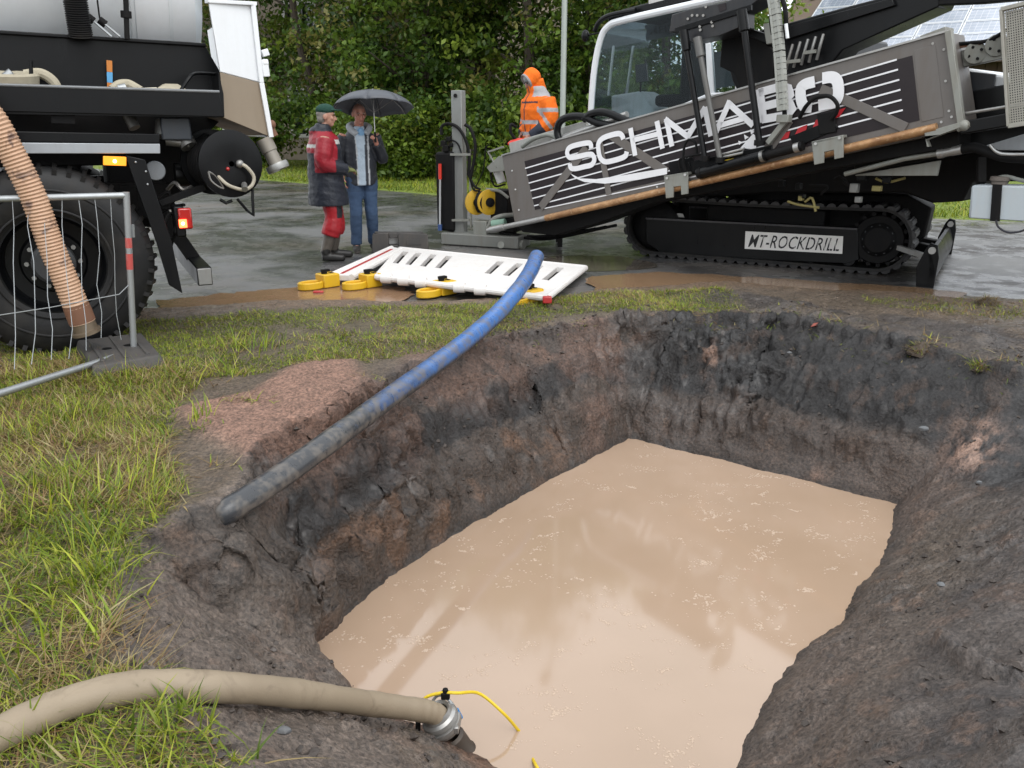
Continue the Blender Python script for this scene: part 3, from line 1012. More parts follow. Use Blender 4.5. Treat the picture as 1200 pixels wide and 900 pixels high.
def make_barn():
    root = empty('barn', (12, 26, 0), 'brown timber barn with solar panels covering its roof behind the rig', 'barn')
    wood = paint('barn_timber', (0.075, 0.045, 0.035), 0.8, dirt=0.3, scale=2)
    tile = paint('barn_tile', (0.16, 0.12, 0.09), 0.8, dirt=0.35)
    trim = paint('barn_fascia', (0.10, 0.065, 0.05), 0.6, dirt=0.3)
    e0 = at(885, 70, 28.0); ev = V((0.80, -0.60, 0)); nv = V((0.60, 0.80, 0))
    zE = e0.z; L = 18.0
    pitch = math.radians(33)
    up = nv * math.cos(pitch) + V((0, 0, math.sin(pitch)))
    H = 8.5
    base = V((e0.x, e0.y, 0))
    # boarded wall, every board its own piece
    w0 = base + nv * 0.5
    m = MB(); k = 0; x = 0.3
    proto = None
    while x < L - 0.5:
        a = w0 + ev * (x + 0.15)
        c = V((a.x, a.y, zE / 2 + 0.05))
        if proto is None:
            b = MB(); rot = Matrix.Rotation(math.atan2(ev.y, ev.x), 3, 'Z')
            b.box(c, (0.285, 0.05, zE + 0.1), rot)
            proto = b.build('board', wood, root, smooth=0); base_loc = V(c)
        else:
            o = proto.copy(); COL.objects.link(o); o.parent = root
            o.location = c - base_loc + nv * (0.012 * (k % 3))
        x += 0.30; k += 1
    core = MB(); c0 = w0 + nv * 0.1
    core.hexa([c0, c0 + ev * L, c0 + ev * L + nv * 12, c0 + nv * 12] + [q + V((0, 0, zE)) for q in (c0, c0 + ev * L, c0 + ev * L + nv * 12, c0 + nv * 12)])
    core.build('wall', wood, root, smooth=0)
    r = MB(); s = V((0, 0, -0.2))
    a0 = V((e0.x, e0.y, zE)); ridge = up * H
    r.prism([a0, a0 + ridge, a0 + ridge + s, a0 + s], ev * L)
    back = a0 + ridge; bdir = nv * math.cos(pitch) - V((0, 0, math.sin(pitch)))
    r.prism([back + V((0, 0, .01)), back + bdir * H, back + bdir * H + s, back + s], ev * L)
    r.build('roof', tile, root, smooth=0)
    f = MB(); f.bar(a0 + V((0, 0, -0.17)) - nv * 0.05, a0 + ev * L + V((0, 0, -0.17)) - nv * 0.05, 0.05, 0.26); f.build('fascia', trim, root, smooth=0)
    g = MB(); g.tube([a0 - nv * 0.12 + V((0, 0, -0.1)), a0 + ev * L - nv * 0.12 + V((0, 0, -0.1))], 0.07, 10); g.build('gutter', paint('zinc', (0.30, 0.31, 0.32), 0.45, 0.6), root)
    # photovoltaic modules
    t = NT('solar_cells')
    br = t.n.new('ShaderNodeTexBrick')
    br.offset = 0
    br.inputs['Scale'].default_value = 1
    br.inputs['Mortar Size'].default_value = 0.006
    br.inputs['Brick Width'].default_value = 0.157; br.inputs['Row Height'].default_value = 0.157
    br.inputs['Color1'].default_value = br.inputs['Color2'].default_value = (0.23, 0.27, 0.36, 1)
    br.inputs['Mortar'].default_value = (0.5, 0.52, 0.58, 1)
    t.l.new(t.t.nodes['Texture Coordinate'].outputs['UV'], br.inputs['Vector'])
    t.set(color=br.outputs['Color'], rough=0.2, spec=1.0, ior=2.2, coat=1.0, coat_rough=0.1)
    frame = plain('module_frame', (0.75, 0.77, 0.80), 0.3, 0.4)
    pw, ph, gap = 1.12, 0.66, 0.02
    nrm = ev.cross(up).normalized()
    if nrm.z < 0: nrm = -nrm
    cells = bpy.data.meshes.new('solar_panel')
    q = [V(), ev * (pw - .07), ev * (pw - .07) + up * (ph - .07), up * (ph - .07)]
    q = [p + nrm * .001 for p in q]
    cells.from_pydata(q, [], [(0, 1, 2, 3)])
    uv = cells.uv_layers.new(name='uv')
    for i, c in enumerate(((0, 0), (pw - .07, 0), (pw - .07, ph - .07), (0, ph - .07))): uv.data[i].uv = c
    cells.materials.append(t.m)
    if cells.polygons[0].normal.dot(nrm) < 0: cells.flip_normals()
    fm = None
    for j in range(12):
        for i in range(15):
            o = a0 + ev * (0.95 + i * (pw + gap)) + up * (0.12 + j * (ph + gap)) + nrm * 0.06
            if fm is None:
                mb = MB()
                for (u0, u1, v0, v1) in ((0, pw, 0, .035), (0, pw, ph - .035, ph), (0, .035, .035, ph - .035), (pw - .035, pw, .035, ph - .035)):
                    b = [o + ev * u0 + up * v0, o + ev * u1 + up * v0, o + ev * u1 + up * v1, o + ev * u0 + up * v1]
                    mb.hexa([p - nrm * .04 for p in b] + [p + nrm * .012 for p in b])
                fo = mb.build('solar_panel', frame, root, smooth=0); fm = fo.data; o_first = V(o)
            else:
                fo = link_mesh('solar_panel', fm, root); fo.location = o - o_first
            ce = link_mesh('cells', cells, fo)
            ce.location = o_first - world_loc(root) + ev * .035 + up * .035
make_barn()

def make_lamp():
    base = at(659, 160, 18.6)
    root = empty('street_lamp', (base.x, base.y, 0), 'tall grey street lamp post behind the worker in orange', 'street lamp')
    m = paint('galvanised_post', (0.30, 0.33, 0.30), 0.45, 0.35, dirt=0.25)
    H = 9.6
    mb = MB()
    mb.tube([(base.x, base.y, 0), (base.x, base.y, 1.2), (base.x, base.y, 1.25), (base.x, base.y, H)], [0.075, 0.075, 0.062, 0.045], 16)
    mb.build('post', m, root)
    mb = MB(); mb.tube(smooth_path([(base.x, base.y, H - .02), (base.x - .03, base.y - .1, H + .12), (base.x - .15, base.y - .55, H + .22)], 6), 0.028, 10); mb.build('arm', m, root)
    mb = MB(); mb.ball((base.x - .24, base.y - .85, H + .2), (0.13, 0.34, 0.075), 14, 8, Matrix.Rotation(-0.25, 3, 'Z')); mb.build('lamp_head', m, root)
make_lamp()

def leaf_mesh(name, centers, sizes, cols, rng):
    n = len(centers)
    nr = rng.normal(size=(n, 3)); nr[:, 2] = np.abs(nr[:, 2]) * 0.9 + 0.25
    nr /= np.linalg.norm(nr, axis=1)[:, None]
    a = rng.normal(size=(n, 3)); a -= nr * (a * nr).sum(1)[:, None]; a /= np.linalg.norm(a, axis=1)[:, None]
    b = np.cross(nr, a)
    s = sizes[:, None]
    fold = nr * s * 0.12
    co = np.stack([centers - a * s * .5, centers + b * s * .3 + fold, centers + a * s * .55, centers - b * s * .3 + fold], 1).reshape(-1, 3)
    me = bpy.data.meshes.new(name)
    me.vertices.add(4 * n); me.vertices.foreach_set('co', co.astype(np.float32).ravel())
    me.loops.add(4 * n); me.loops.foreach_set('vertex_index', np.arange(4 * n, dtype=np.int32))
    me.polygons.add(n); me.polygons.foreach_set('loop_start', (np.arange(n) * 4).astype(np.int32))
    me.update(calc_edges=True)
    ca = me.color_attributes.new('tint', 'FLOAT_COLOR', 'POINT')
    ca.data.foreach_set('color', np.hstack([np.repeat(cols, 4, 0), np.ones((4 * n, 1))]).astype(np.float32).ravel())
    return me
def leaf_material():
    t = NT('leaf')
    c = t.attr('tint', 'Color')
    t.set(color=c, rough=0.42, spec=0.4)
    tr = t.n.new('ShaderNodeBsdfTranslucent')
    t.l.new(c, tr.inputs['Color'])
    mx = t.n.new('ShaderNodeMixShader'); mx.inputs[0].default_value = 0.38
    t.l.new(t.b.outputs[0], mx.inputs[1]); t.l.new(tr.outputs[0], mx.inputs[2]); t.l.new(mx.outputs[0], t.out.inputs['Surface'])
    return t.m
LEAF = leaf_material()
BARK = paint('bark', (0.075, 0.058, 0.045), 0.9, dirt=0.4, dirt_col=(0.05, 0.06, 0.035), scale=4, bump=0.6)
LEAFC = np.array([(0.030, 0.066, 0.012), (0.062, 0.118, 0.016), (0.115, 0.185, 0.022), (0.19, 0.25, 0.034), (0.22, 0.21, 0.045)])

def tree_parts(seed, h, spread, nclump, nleaf, low=0.12, size=(0.11, 0.22), dark=1.0, yellow=0.1):
    rng = np.random.default_rng(seed); r = random.Random(seed)
    trunk = MB()
    bend = [V((r.uniform(-.25, .25) * i, r.uniform(-.25, .25) * i, h * f)) for i, f in enumerate((0, .2, .45, .7, .95))]
    trunk.tube(smooth_path(bend, 4), frange(0.017 * h, 0.02, 17), 9)
    tips = []
    for k in range(20):
        f = r.uniform(low + .05, .92)
        i = min(int(f / .25), 3)
        p = bend[i].lerp(bend[i + 1], (f - (0, .2, .45, .7)[i]) / .25 if i < 4 else 0)
        p.z = h * f
        a = k * 2.4 + r.uniform(-.4, .4)
        ln = spread * (1.15 - 0.65 * abs(f - .45)) * r.uniform(.55, 1.0)
        e = p + V((math.cos(a) * ln, math.sin(a) * ln, ln * r.uniform(.05, .55)))
        m = p.lerp(e, .5) + V((0, 0, ln * r.uniform(-.08, .15)))
        trunk.tube(smooth_path([p, m, e], 4), frange(0.0055 * h * (1.1 - f), 0.012, 9), 6)
        tips += [p.lerp(e, .55), m.lerp(e, .6), e]
    C, S, K = [], [], []
    for k in range(nclump):
        if r.random() < 0.75:
            c = r.choice(tips) + V((r.gauss(0, .5), r.gauss(0, .5), r.gauss(0, .4)))
        else:
            f = low + (1 - low) * r.random(); a = r.uniform(0, 6.283)
            rad = spread * (0.35 + 0.75 * math.sin(math.pi * min(1, max(0, (f - low) / (1.08 - low)))) ** .7) * r.uniform(.5, 1.0)
            c = V((math.cos(a) * rad, math.sin(a) * rad, h * f))
        cr = r.uniform(.28, .75)
        n = int(nleaf * cr / .5)
        q = rng.normal(size=(n, 3)) * np.array([cr, cr, cr * .45]) * .62
        q[:, 2] -= 0.25 * (q[:, 0] ** 2 + q[:, 1] ** 2) / cr
        C.append(q + np.array(c)); S.append(rng.uniform(size[0], size[1], n))
        t = min(max(r.gauss(1.3, .9) , 0), 3.4)
        base = LEAFC[int(t)] * (1 - t % 1) + LEAFC[int(t) + 1] * (t % 1)
        if r.random() < yellow: base = np.array((0.20, 0.19, 0.05))
        K.append(base * dark * rng.uniform(.7, 1.3, (n, 1)))
    return trunk, leaf_mesh('crown', np.concatenate(C), np.concatenate(S), np.concatenate(K), rng)

PROTO = []
for (sd, h, sp, nc, nl, low) in ((1, 13, 3.0, 400, 50, .07), (2, 14, 3.2, 420, 50, .10), (3, 11, 2.8, 360, 50, .06), (4, 12.5, 2.6, 340, 50, .12)):
    tm, lm = tree_parts(sd, h, sp, nc, nl, low)
    lm.materials.append(LEAF)
    PROTO.append((tm, lm))
_trunk_mesh = {}
def tree(i, x, y, rot, sc, label):
    root = empty('broadleaf_tree', (x, y, 0.0), label, 'tree', 'trees along the far side of the road')
    root.rotation_euler = (0, 0, rot); root.scale = (sc, sc, sc)
    tm, lm = PROTO[i]
    if i not in _trunk_mesh:
        o = tm.build('trunk', BARK, None); _trunk_mesh[i] = o.data; o.parent = root
    else:
        link_mesh('trunk', _trunk_mesh[i], root)
    link_mesh('crown', lm, root)
def road_far_y(x): return float(np.interp(x, [p[0] for p in ROAD_FAR], [p[1] for p in ROAD_FAR]))
TREES = [(-16, 7.0, 0, 1.1, 'leafy tree farthest left, behind the white truck tank'), (-11.5, 5.0, 1, 1.0, 'leafy tree beside the right edge of the truck tail'),
         (-9.0, 7.5, 3, 1.05, 'leafy tree behind the worker in the red jacket'), (-6.2, 4.2, 2, 1.0, 'leafy tree above the green cap'),
         (-4.2, 6.6, 0, 0.98, 'leafy tree standing behind the umbrella'), (-2.6, 4.4, 3, 0.95, 'leafy tree just right of the umbrella'),
         (-0.9, 6.5, 1, 0.92, 'leafy tree behind the upright steel anchor post'), (0.5, 4.6, 2, 0.96, 'leafy tree left of the orange hood'),
         (2.0, 5.8, 3, 0.82, 'leafy tree behind the street lamp post'), (3.6, 4.6, 2, 0.84, 'leafy tree left of the white cab pillar'),
         (3.7, 8.5, 0, 0.80, 'leafy tree behind the cab roof'), (-13.5, 11, 2, 1.15, 'leafy tree deep in the wood at the far left'), 
         (-20, 10, 1, 1.1, 'leafy tree hidden mostly behind the truck')]
for k, (x, d, i, sc, lb) in enumerate(TREES):
    tree(i, x, road_far_y(x) + d, k * 1.7, sc, lb)
def bush_parts(seed, h, w, n):
    rng = np.random.default_rng(seed); r = random.Random(seed)
    st = MB()
    C, S, K = [], [], []
    for k in range(9):
        a = r.uniform(0, 6.283); e = V((math.cos(a) * w * r.uniform(.2, .8), math.sin(a) * w * r.uniform(.2, .8), h * r.uniform(.6, 1)))
        st.tube(smooth_path([(0, 0, 0), e * .5 + V((0, 0, .2)), e], 4), frange(.03, .008, 9), 5)
        for q in range(n // 9):
            c = e * r.uniform(.1, 1.0) + V((r.gauss(0, .2), r.gauss(0, .2), r.gauss(0, .12)))
            c.z = max(c.z, .1)
            cr = r.uniform(.15, .4); m = 40
            pts = rng.normal(size=(m, 3)) * np.array([cr, cr, cr * .5]) * .7 + np.array(c)
            pts[:, 2] = np.maximum(pts[:, 2], .03)
            C.append(pts); S.append(rng.uniform(.09, .18, m))
            t = min(max(r.gauss(2.0, .8), 0), 3.6); base = LEAFC[int(t)] * (1 - t % 1) + LEAFC[int(t) + 1] * (t % 1)
            K.append(base * rng.uniform(.75, 1.3, (m, 1)))
    me = leaf_mesh('foliage', np.concatenate(C), np.concatenate(S), np.concatenate(K), rng); me.materials.append(LEAF)
    return st, me
BUSH = [bush_parts(11, 1.8, 1.2, 150), bush_parts(12, 2.6, 1.4, 190), bush_parts(13, 1.2, 1.1, 110)]
_stem = {}
BUSHES = [(-10.0, 3.4, 1, 'bush between the truck tail and the worker in red'), (-8.2, 3.2, 0, 'bush left of the worker in the red jacket'), (-4.9, 2.6, 1, 'bush behind the umbrella handle'),
          (-3.6, 2.3, 0, 'bush right of the man under the umbrella'), (-2.6, 2.4, 1, 'tall bush in the middle, between umbrella and anchor post'), (-0.4, 2.5, 0, 'bush right behind the anchor post'),
          (1.3, 3.4, 0, 'bush behind the worker in orange'), (3.2, 2.9, 1, 'bush right of the street lamp'), (4.6, 3.1, 1, 'bush beside the cab windscreen')]
for k, (x, d, i, lb) in enumerate(BUSHES):
    root = empty('bush', (x, road_far_y(x) + d, .08), lb, 'bush', 'bushes on the verge'); root.rotation_euler = (0, 0, k * 2.1)
    root.scale = (1, 1, 1 + .15 * math.sin(k * 3))
    st, me = BUSH[i]
    if i not in _stem:
        o = st.build('stem', BARK, None); _stem[i] = o.data; o.parent = root
    else: link_mesh('stem', _stem[i], root)
    link_mesh('foliage', me, root)
# the wood that closes the view behind
def make_wood():
    rng = np.random.default_rng(5)
    C, S, K = [], [], []
    for k in range(900):
        x = rng.uniform(-34, 14); y = road_far_y(x) + 17 + rng.uniform(0, 7); z = rng.uniform(0.2, 12.5 - 2.2 * math.exp(-((x - 3) / 3.) ** 2))
        cr = rng.uniform(.6, 1.3); n = 42
        C.append(rng.normal(size=(n, 3)) * np.array([cr, cr, cr * .6]) * .8 + np.array((x, y, z))); S.append(rng.uniform(.22, .42, n))
        K.append(LEAFC[int(rng.integers(0, 3))] * rng.uniform(.6, 1.1, (n, 1)))
    me = leaf_mesh('distant_wood', np.concatenate(C), np.concatenate(S), np.concatenate(K), rng); me.materials.append(LEAF)
    o = link_mesh('distant_wood', me); o['kind'] = 'stuff'
make_wood()
# ------------------------------------------------------------------ tank truck, fence, suction hose
BLACK = paint('black_paint', (0.0035, 0.0038, 0.0045), 0.26, dirt=0.14, dirt_col=(0.022, 0.020, 0.018), spec=0.22)
BLACKM = paint('black_matt', (0.005, 0.005, 0.0055), 0.6, dirt=0.3, dirt_col=(0.030, 0.025, 0.020), spec=0.18)
RUBBER = paint('tyre_rubber', (0.0075, 0.0075, 0.008), 0.5, dirt=0.45, spec=0.35, dirt_col=(0.045, 0.038, 0.031), scale=5, streak=False, bump=0.2)
GALV = paint('galvanised', (0.42, 0.44, 0.45), 0.42, 0.75, dirt=0.3, dirt_col=(0.2, 0.19, 0.17))
STEEL = paint('worn_steel', (0.30, 0.30, 0.29), 0.4, 0.8, dirt=0.5, dirt_col=(0.16, 0.12, 0.09))
TANKW = paint('tank_grey', (0.70, 0.73, 0.75), 0.28, dirt=0.25, dirt_col=(0.33, 0.34, 0.34), scale=1.2, coat=0.3)
WHITEP = paint('white_panel', (0.74, 0.76, 0.78), 0.35, dirt=0.2, dirt_col=(0.5, 0.49, 0.46))
MUDP = paint('mud_splashed_panel', (0.25, 0.20, 0.145), 0.6, dirt=0.6, dirt_col=(0.19, 0.145, 0.10), scale=2)
RED_LENS = plain('red_lens', (0.35, 0.01, 0.008), 0.15, coat=0.6)
t = NT('lit_red_lamp'); t.set(color=(0.6, 0.02, 0.01), rough=0.3, emit=(1, 0.10, 0.03), emit_s=5.0); LIT_RED = t.m
t = NT('lit_amber_lamp'); t.set(color=(0.7, 0.25, 0.02), rough=0.3, emit=(1, 0.30, 0.01), emit_s=0.75); LIT_AMBER = t.m
t = NT('lit_bulb'); t.set(color=(1, 0.6, 0.3), emit=(1, 0.62, 0.2), emit_s=9.0); LIT_BULB = t.m

TN = V((0.447, -0.894, 0)).normalized()      # faces the camera side of the truck
TD = V((0.894, 0.447, 0)).normalized()       # towards the tail
TP = Plane((-3.23, 5.78, 0), TN)
truck = empty('tank_truck', (-3.23, 5.78, 0), 'white tank truck with black hose tray and hose reel, parked at the left edge', 'truck')
def tp(pts, off=0.0): return [TP(a, b, off) for a, b in pts]
def slab(mb, pts, off, depth):
    mb.prism(tp(pts, off), -TN * depth)

# tank
axis0 = TP(120, 60, -1.25); axis0.z = 2.78
tank = MB()
prof = [(-6.0, 0.3), (-5.9, 0.86), (-5.6, 0.985), (0.52, 0.985), (0.56, 0.96), (0.70, 0.7), (0.76, 0.2)]
tank.lathe(axis0, TD, prof, 56, cap=True)
tank_o = tank.build('tank', TANKW, truck)
for px_ in (158, 203, -60, -170):
    q = TP(px_, 30, -0.3); u = (q - axis0).dot(TD)
    mb = MB(); mb.lathe(axis0 + TD * (u - .012), TD, [(0, 0.985), (0.002, 0.998), (0.026, 0.998), (0.028, 0.985)], 56)
    mb.build('weld_band', TANKW, tank_o)
mb = MB(); u0 = (TP(158, 30, -0.3) - axis0).dot(TD)      # plain grey cover sheet at the rear third
mb.lathe(axis0 + TD * (u0 + .02), TD, [(0, 0.985), (0.001, 0.993), (0.40, 0.993), (0.401, 0.985)], 56)
mb.build('cover_sheet', WHITEP, tank_o)
# chassis beams and cross members
mb = MB()
for off in (-0.75, -1.7):
    a = TP(-260, 215, off); b = TP(195, 225, off); a.z = b.z = 1.0
    mb.bar(a, b, 0.09, 0.28)
for px_ in (-200, -60, 60, 150, 190):
    a = TP(px_, 220, -0.7); b = a - TN * 1.05; a.z = b.z = 1.02
    mb.bar(a, b, 0.12, 0.2)
mb.build('chassis_beam', BLACKM, truck, bevel=.006)
mb = MB(); a = TP(40, 60, -1.25); b = TP(215, 60, -1.25); a.z = b.z = 1.62
mb.bar(a - TD * 3.2, b, 0.7, 0.72); mb.build('tank_saddle', BLACKM, truck, bevel=.01)
# hose tray: back board, floor, front lip, slanted end
L = -220
mb = MB(); slab(mb, [(L, 24), (240, 53), (258, 84), (262, 118), (L, 112)], -0.34, 0.03); mb.build('tray_back', BLACK, truck, bevel=.004)
mb = MB(); slab(mb, [(L, 21.5), (241, 50.5), (242, 54.5), (L, 26)], -0.30, 0.10); mb.build('tray_rim', BLACK, truck, bevel=.005)
mb = MB(); mb.prism(tp([(L, 127), (262, 133), (262, 137.5), (L, 130)], -0.02), -TN * 0.32); mb.build('tray_floor', BLACK, truck)
mb = MB(); slab(mb, [(L, 93), (257, 108), (263, 137), (L, 125)], 0.0, 0.02); mb.build('tray_lip', BLACK, truck, bevel=.004)
mb = MB(); mb.tube([TP(L, 92.5, .0), TP(257, 107.5, .0)], 0.010, 8); mb.build('lip_edge', paint('dull_edge', (0.16, 0.17, 0.18), 0.4), truck)
p = tp([(240, 53), (258, 84), (263, 137), (250, 137), (240, 84)], -0.345); mb = MB(); mb.prism(tp([(256, 84), (262, 110), (263, 137), (258, 137)], -0.01), -TN * .33); mb.build('tray_end', BLACK, truck)
mb = MB(); mb.tube(smooth_path([TP(210, 109, -.02), TP(222, 91, -.04), TP(230, 86, -.1), TP(256, 87, -.2)], 5), 0.013, 8); mb.build('grab_rail', BLACK, truck)
mb = MB(); slab(mb, [(60, 132), (88, 133), (88, 145), (60, 144)], -0.05, 0.02); mb.build('step_plate', BLACKM, truck)
mb = MB(); mb.cyl(TP(37, 103, -.1), TP(36, 71, -.1), 0.013, 8); mb.build('tray_post', BLACK, truck)
# side guard strip
mb = MB(); slab(mb, [(L, 149), (187, 157), (187.5, 168), (L, 164)], -0.03, 0.05); mb.build('side_rail', BLACK, truck, bevel=.006)
mb = MB(); slab(mb, [(-220, 165), (187.5, 168.6), (188, 180), (-220, 180)], -0.02, 0.04); mb.build('side_rail', paint('silver_rail', (0.36, 0.38, 0.40), 0.35, 0.5, dirt=.2), truck, bevel=.004)
# recess, valves and pipes between tray and rail
mb = MB(); slab(mb, [(L, 130), (262, 137), (240, 160), (190, 168), (L, 170)], -0.42, 0.02); mb.build('gap_shadow_sheet', BLACKM, truck)  # black sheet stands in for the shadow in the gap below the lip
mb = MB()
for (x0, y0, x1, y1, r) in ((190, 142, 190, 160, .05), (215, 160, 222, 172, .06), (195, 165, 222, 168, .035), (150, 135, 158, 150, .04)):
    mb.cyl(TP(x0, y0, -.3), TP(x1, y1, -.26), r, 12)
mb.build('valve', STEEL, truck)
mb = MB(); slab(mb, [(188, 138), (222, 138), (226, 164), (190, 164)], -0.2, 0.25); mb.build('valve_box', paint('blue_grey_box', (0.05, 0.06, 0.075), 0.4), truck, bevel=.01)
# tail plate: white upper sheet and mud-coloured lower sheet
def tl(a, b, d): return TP(a, b, d)
up_ = [tl(245, 3, -.02), tl(297, 7, -.2), tl(307, 97, -.2), tl(258, 84, -.02)]
lo_ = [tl(258, 84.6, -.02), tl(307, 97.6, -.2), tl(318, 161, -.2), tl(262, 138, -.02)]
tail_plate = MB(); tail_plate.prism(up_, -TN * .04); tp_o = tail_plate.build('tail_plate', WHITEP, truck, bevel=.003)
mb = MB(); mb.prism(lo_, -TN * .04); mb.build('tail_plate', MUDP, truck, bevel=.003, label='mud brown lower tail plate')
mb = MB(); mb.bar(tl(296, 5, -.19), tl(306, 97, -.19), .035, .05, TN); mb.bar(tl(306, 97, -.19), tl(317.5, 161, -.19), .035, .05, TN); mb.build('tail_edge', WHITEP, truck, bevel=.004)
mb = MB(); mb.bar(tl(242, 1.5, -.03), tl(299, 4.5, -.2), .05, .025); mb.build('tail_edge', WHITEP, truck, bevel=.004)
mb = MB()
b0 = [tl(262, 138, -.03), tl(317, 160.5, -.21)]
mb.prism([b0[0], b0[1], b0[1] - TN * 1.2 + TD * 0.0 - V((0, 0, .02)), tl(228, 137, -.7)], V((0, 0, .03))); mb.build('tail_floor', MUDP, truck)
mb = MB(); mb.prism([tl(297, 7, -.24), tl(318, 161, -.24), tl(318, 161, -.24) - TN * 2.0, tl(297, 7, -.24) - TN * 2.0], -TD * .05); mb.build('tail_door', TANKW, truck, bevel=.006)
mb = MB()
for y0, y1 in ((58, 66), (70, 90)):
    mb.bar(tl(309, y0, -.2), tl(312, y1, -.2), .05, .05, TN)
mb.cyl(tl(308, 74, -.2), tl(314, 74, -.2), .03, 10); mb.build('latch', WHITEP, truck, bevel=.005)
# outlet pipe at the tail
mb = MB(); o1 = tl(309, 163, -.22); o2 = tl(325, 195, -.18)
mb.tube([o1, o1.lerp(o2, .45), o1.lerp(o2, .46), o2], [.062, .060, .052, .052], 16); outlet = mb.build('outlet_pipe', paint('muddy_steel', (0.25, 0.23, 0.20), .5, .5, dirt=.6, dirt_col=(.2, .15, .1)), truck)
dv = (o2 - o1).normalized()
mb = MB(); mb.lathe(o2 - dv * .02, dv, [(0, .05), (0, .085), (.025, .09), (.05, .085), (.05, .055), (0.0, .05)], 20); mb.build('flange', STEEL, outlet)
mb = MB(); mb.bar(tl(312, 142, -.22), tl(322, 160, -.2), .05, .05, TN); mb.ball(tl(318, 146, -.2), .035); mb.build('rusty_clamp', paint('rust', (0.17, 0.075, 0.04), .7, dirt=.3), outlet)
# hose reel
rc = TP(271, 192, -0.05)
rn = (TN + TD * .25).normalized()
R_ = (TP(312, 192, -0.05) - rc).length * .96
reel = MB()
reel.lathe(rc, -rn, [(-.005, .02), (-.012, R_ * .55), (-.004, R_ * .93), (.0, R_), (.02, R_), (.025, R_ * .97), (.025, R_ * .5)], 48)
reel.lathe(rc - rn * .34, -rn, [(0, R_ * .5), (0, R_), (.02, R_), (.02, .02)], 48)
reel.lathe(rc, -rn, [(.02, R_ * .5), (.34, R_ * .5)], 32)
reel_o = reel.build('hose_reel', BLACK, truck)
mb = MB()
for k in range(9):
    mb.lathe(rc - rn * (.035 + .034 * k), -rn, [(0, R_ * .80), (.012, R_ * .84), (.024, R_ * .84), (.036, R_ * .80)], 40)
mb.build('wound_hose', BLACKM, reel_o)
def rp(px, py, d=.025): return Plane(rc, rn)(px, py, d)
mb = MB(); mb.tube(smooth_path([rp(280, 192, .03), rp(288, 195, .06), rp(297, 206, .06), rp(296, 216, .055), rp(288, 222, .05), rp(278, 221, .045), rp(266, 216, .035), rp(255, 206, .0)], 6), .013, 8)
mb.build('hose_tail', paint('hose_beige', (0.42, 0.38, 0.30), .5), reel_o)
mb = MB(); mb.cyl(rp(286, 216, .02), rp(287, 222, .08), .022, 10); mb.ball(rp(281, 192, .03), .03); mb.build('hose_coupling', STEEL, reel_o)
mb = MB(); mb.tube(smooth_path([rp(244, 201, .004), rp(247, 211, .004), rp(255, 218, .004), rp(262, 221, .004)], 5), .008, 6); mb.tube(smooth_path([rp(244, 201, .004), rp(251, 205, .004), rp(259, 215, .004), rp(262, 221, .004)], 5), .008, 6); mb.build('slot_rim', STEEL, reel_o)
mb = MB(); mb.ball(rp(267, 198, .01), .014); mb.build('red_knob', RED_LENS, reel_o)
mb = MB(); mb.bar(TP(187, 238, -.25), TP(240, 219, -.25), .05, .05); mb.bar(TP(236, 160, -.35), TP(268, 192, -.35), .06, .08)
mb.build('reel_arm', BLACKM, truck, bevel=.004)
mb = MB(); mb.tube([TP(278, 233, -.06), TP(290, 247, -.06), TP(297, 253, -.04), TP(296, 232, -.04), TP(296, 222, -.05)], .011, 8); mb.tube([TP(258, 234, -.1), TP(265, 238, -.1), TP(272, 235, -.1)], .012, 8); mb.build('reel_guide', BLACK, truck)
mslabs = MB(); slab(mslabs, [(120, 140), (236, 162), (233, 214), (206, 236), (196, 250), (188, 268), (130, 262)], -.85, .9); mslabs.build('rear_frame', BLACKM, truck, bevel=.02)
mb = MB(); mb.tube(smooth_path([TP(196, 222, -.5), TP(205, 214, -.4), TP(214, 222, -.35), TP(226, 218, -.4)], 5), .014, 7); mb.build('air_line', STEEL, truck)
mb = MB(); mb.cyl(TP(205, 205, -.55), TP(222, 205, -.55), .09, 18); mb.build('air_tank', BLACK, truck)
# mudguard strut, marker lamp, reflector, tail lamp, bumper
mb = MB(); slab(mb, [(147, 182), (170, 187), (201, 282), (214, 344), (198, 334), (184, 286)], -0.03, 0.05); mb.build('mudguard_strut', BLACK, truck, bevel=.005)
mb = MB()
for q in ((159, 190), (171, 201), (173, 216)): mb.ball(TP(q[0], q[1], -.025), .008, 8, 6)
mb.build('strut_bolt', GALV, truck)
mb = MB(); slab(mb, [(121, 183), (148, 184), (148, 194.5), (121, 193.5)], 0.0, 0.04); ml = mb.build('marker_lamp', LIT_AMBER, truck, bevel=.004)
mb = MB(); mb.ball(TP(134.5, 189, .0), (.012), 10, 8); mb.build('bulb', LIT_BULB, ml)
mb = MB(); mb.cyl(TP(182, 200, -.1), TP(182, 200, -.13), .068, 24); mb.build('air_bellow', paint('grey_disc', (0.13, 0.14, 0.15), .5), truck, bevel=.006)
mb = MB(); a = TP(217, 258, -.12)
mm = Matrix((TD, -TN, V((0, 0, 1)))).transposed()
mb.box(a - TD * .045, (0.07, 0.20, 0.22), mm); tlp = mb.build('tail_lamp', BLACK, truck, bevel=.012)
mb = MB(); mb.box(TP(217, 256, -.02), (0.092, 0.05, 0.15), mm); mb.build('lens', RED_LENS, tlp, bevel=.012)
mb = MB(); mb.box(TP(214.5, 262, .008), (0.055, 0.01, 0.06), mm); mb.build('brake_light', LIT_RED, tlp, bevel=.004)
mb = MB(); mb.ball(TP(214.5, 262, .016), .012, 10, 8); mb.build('bulb', LIT_BULB, tlp)
mb = MB(); c = TP(240, 324, 0.0); mb.box(c - TN * 1.2, (0.105, 2.4, 0.135), mm); bo = mb.build('underrun_bumper', BLACK, truck, bevel=.008)
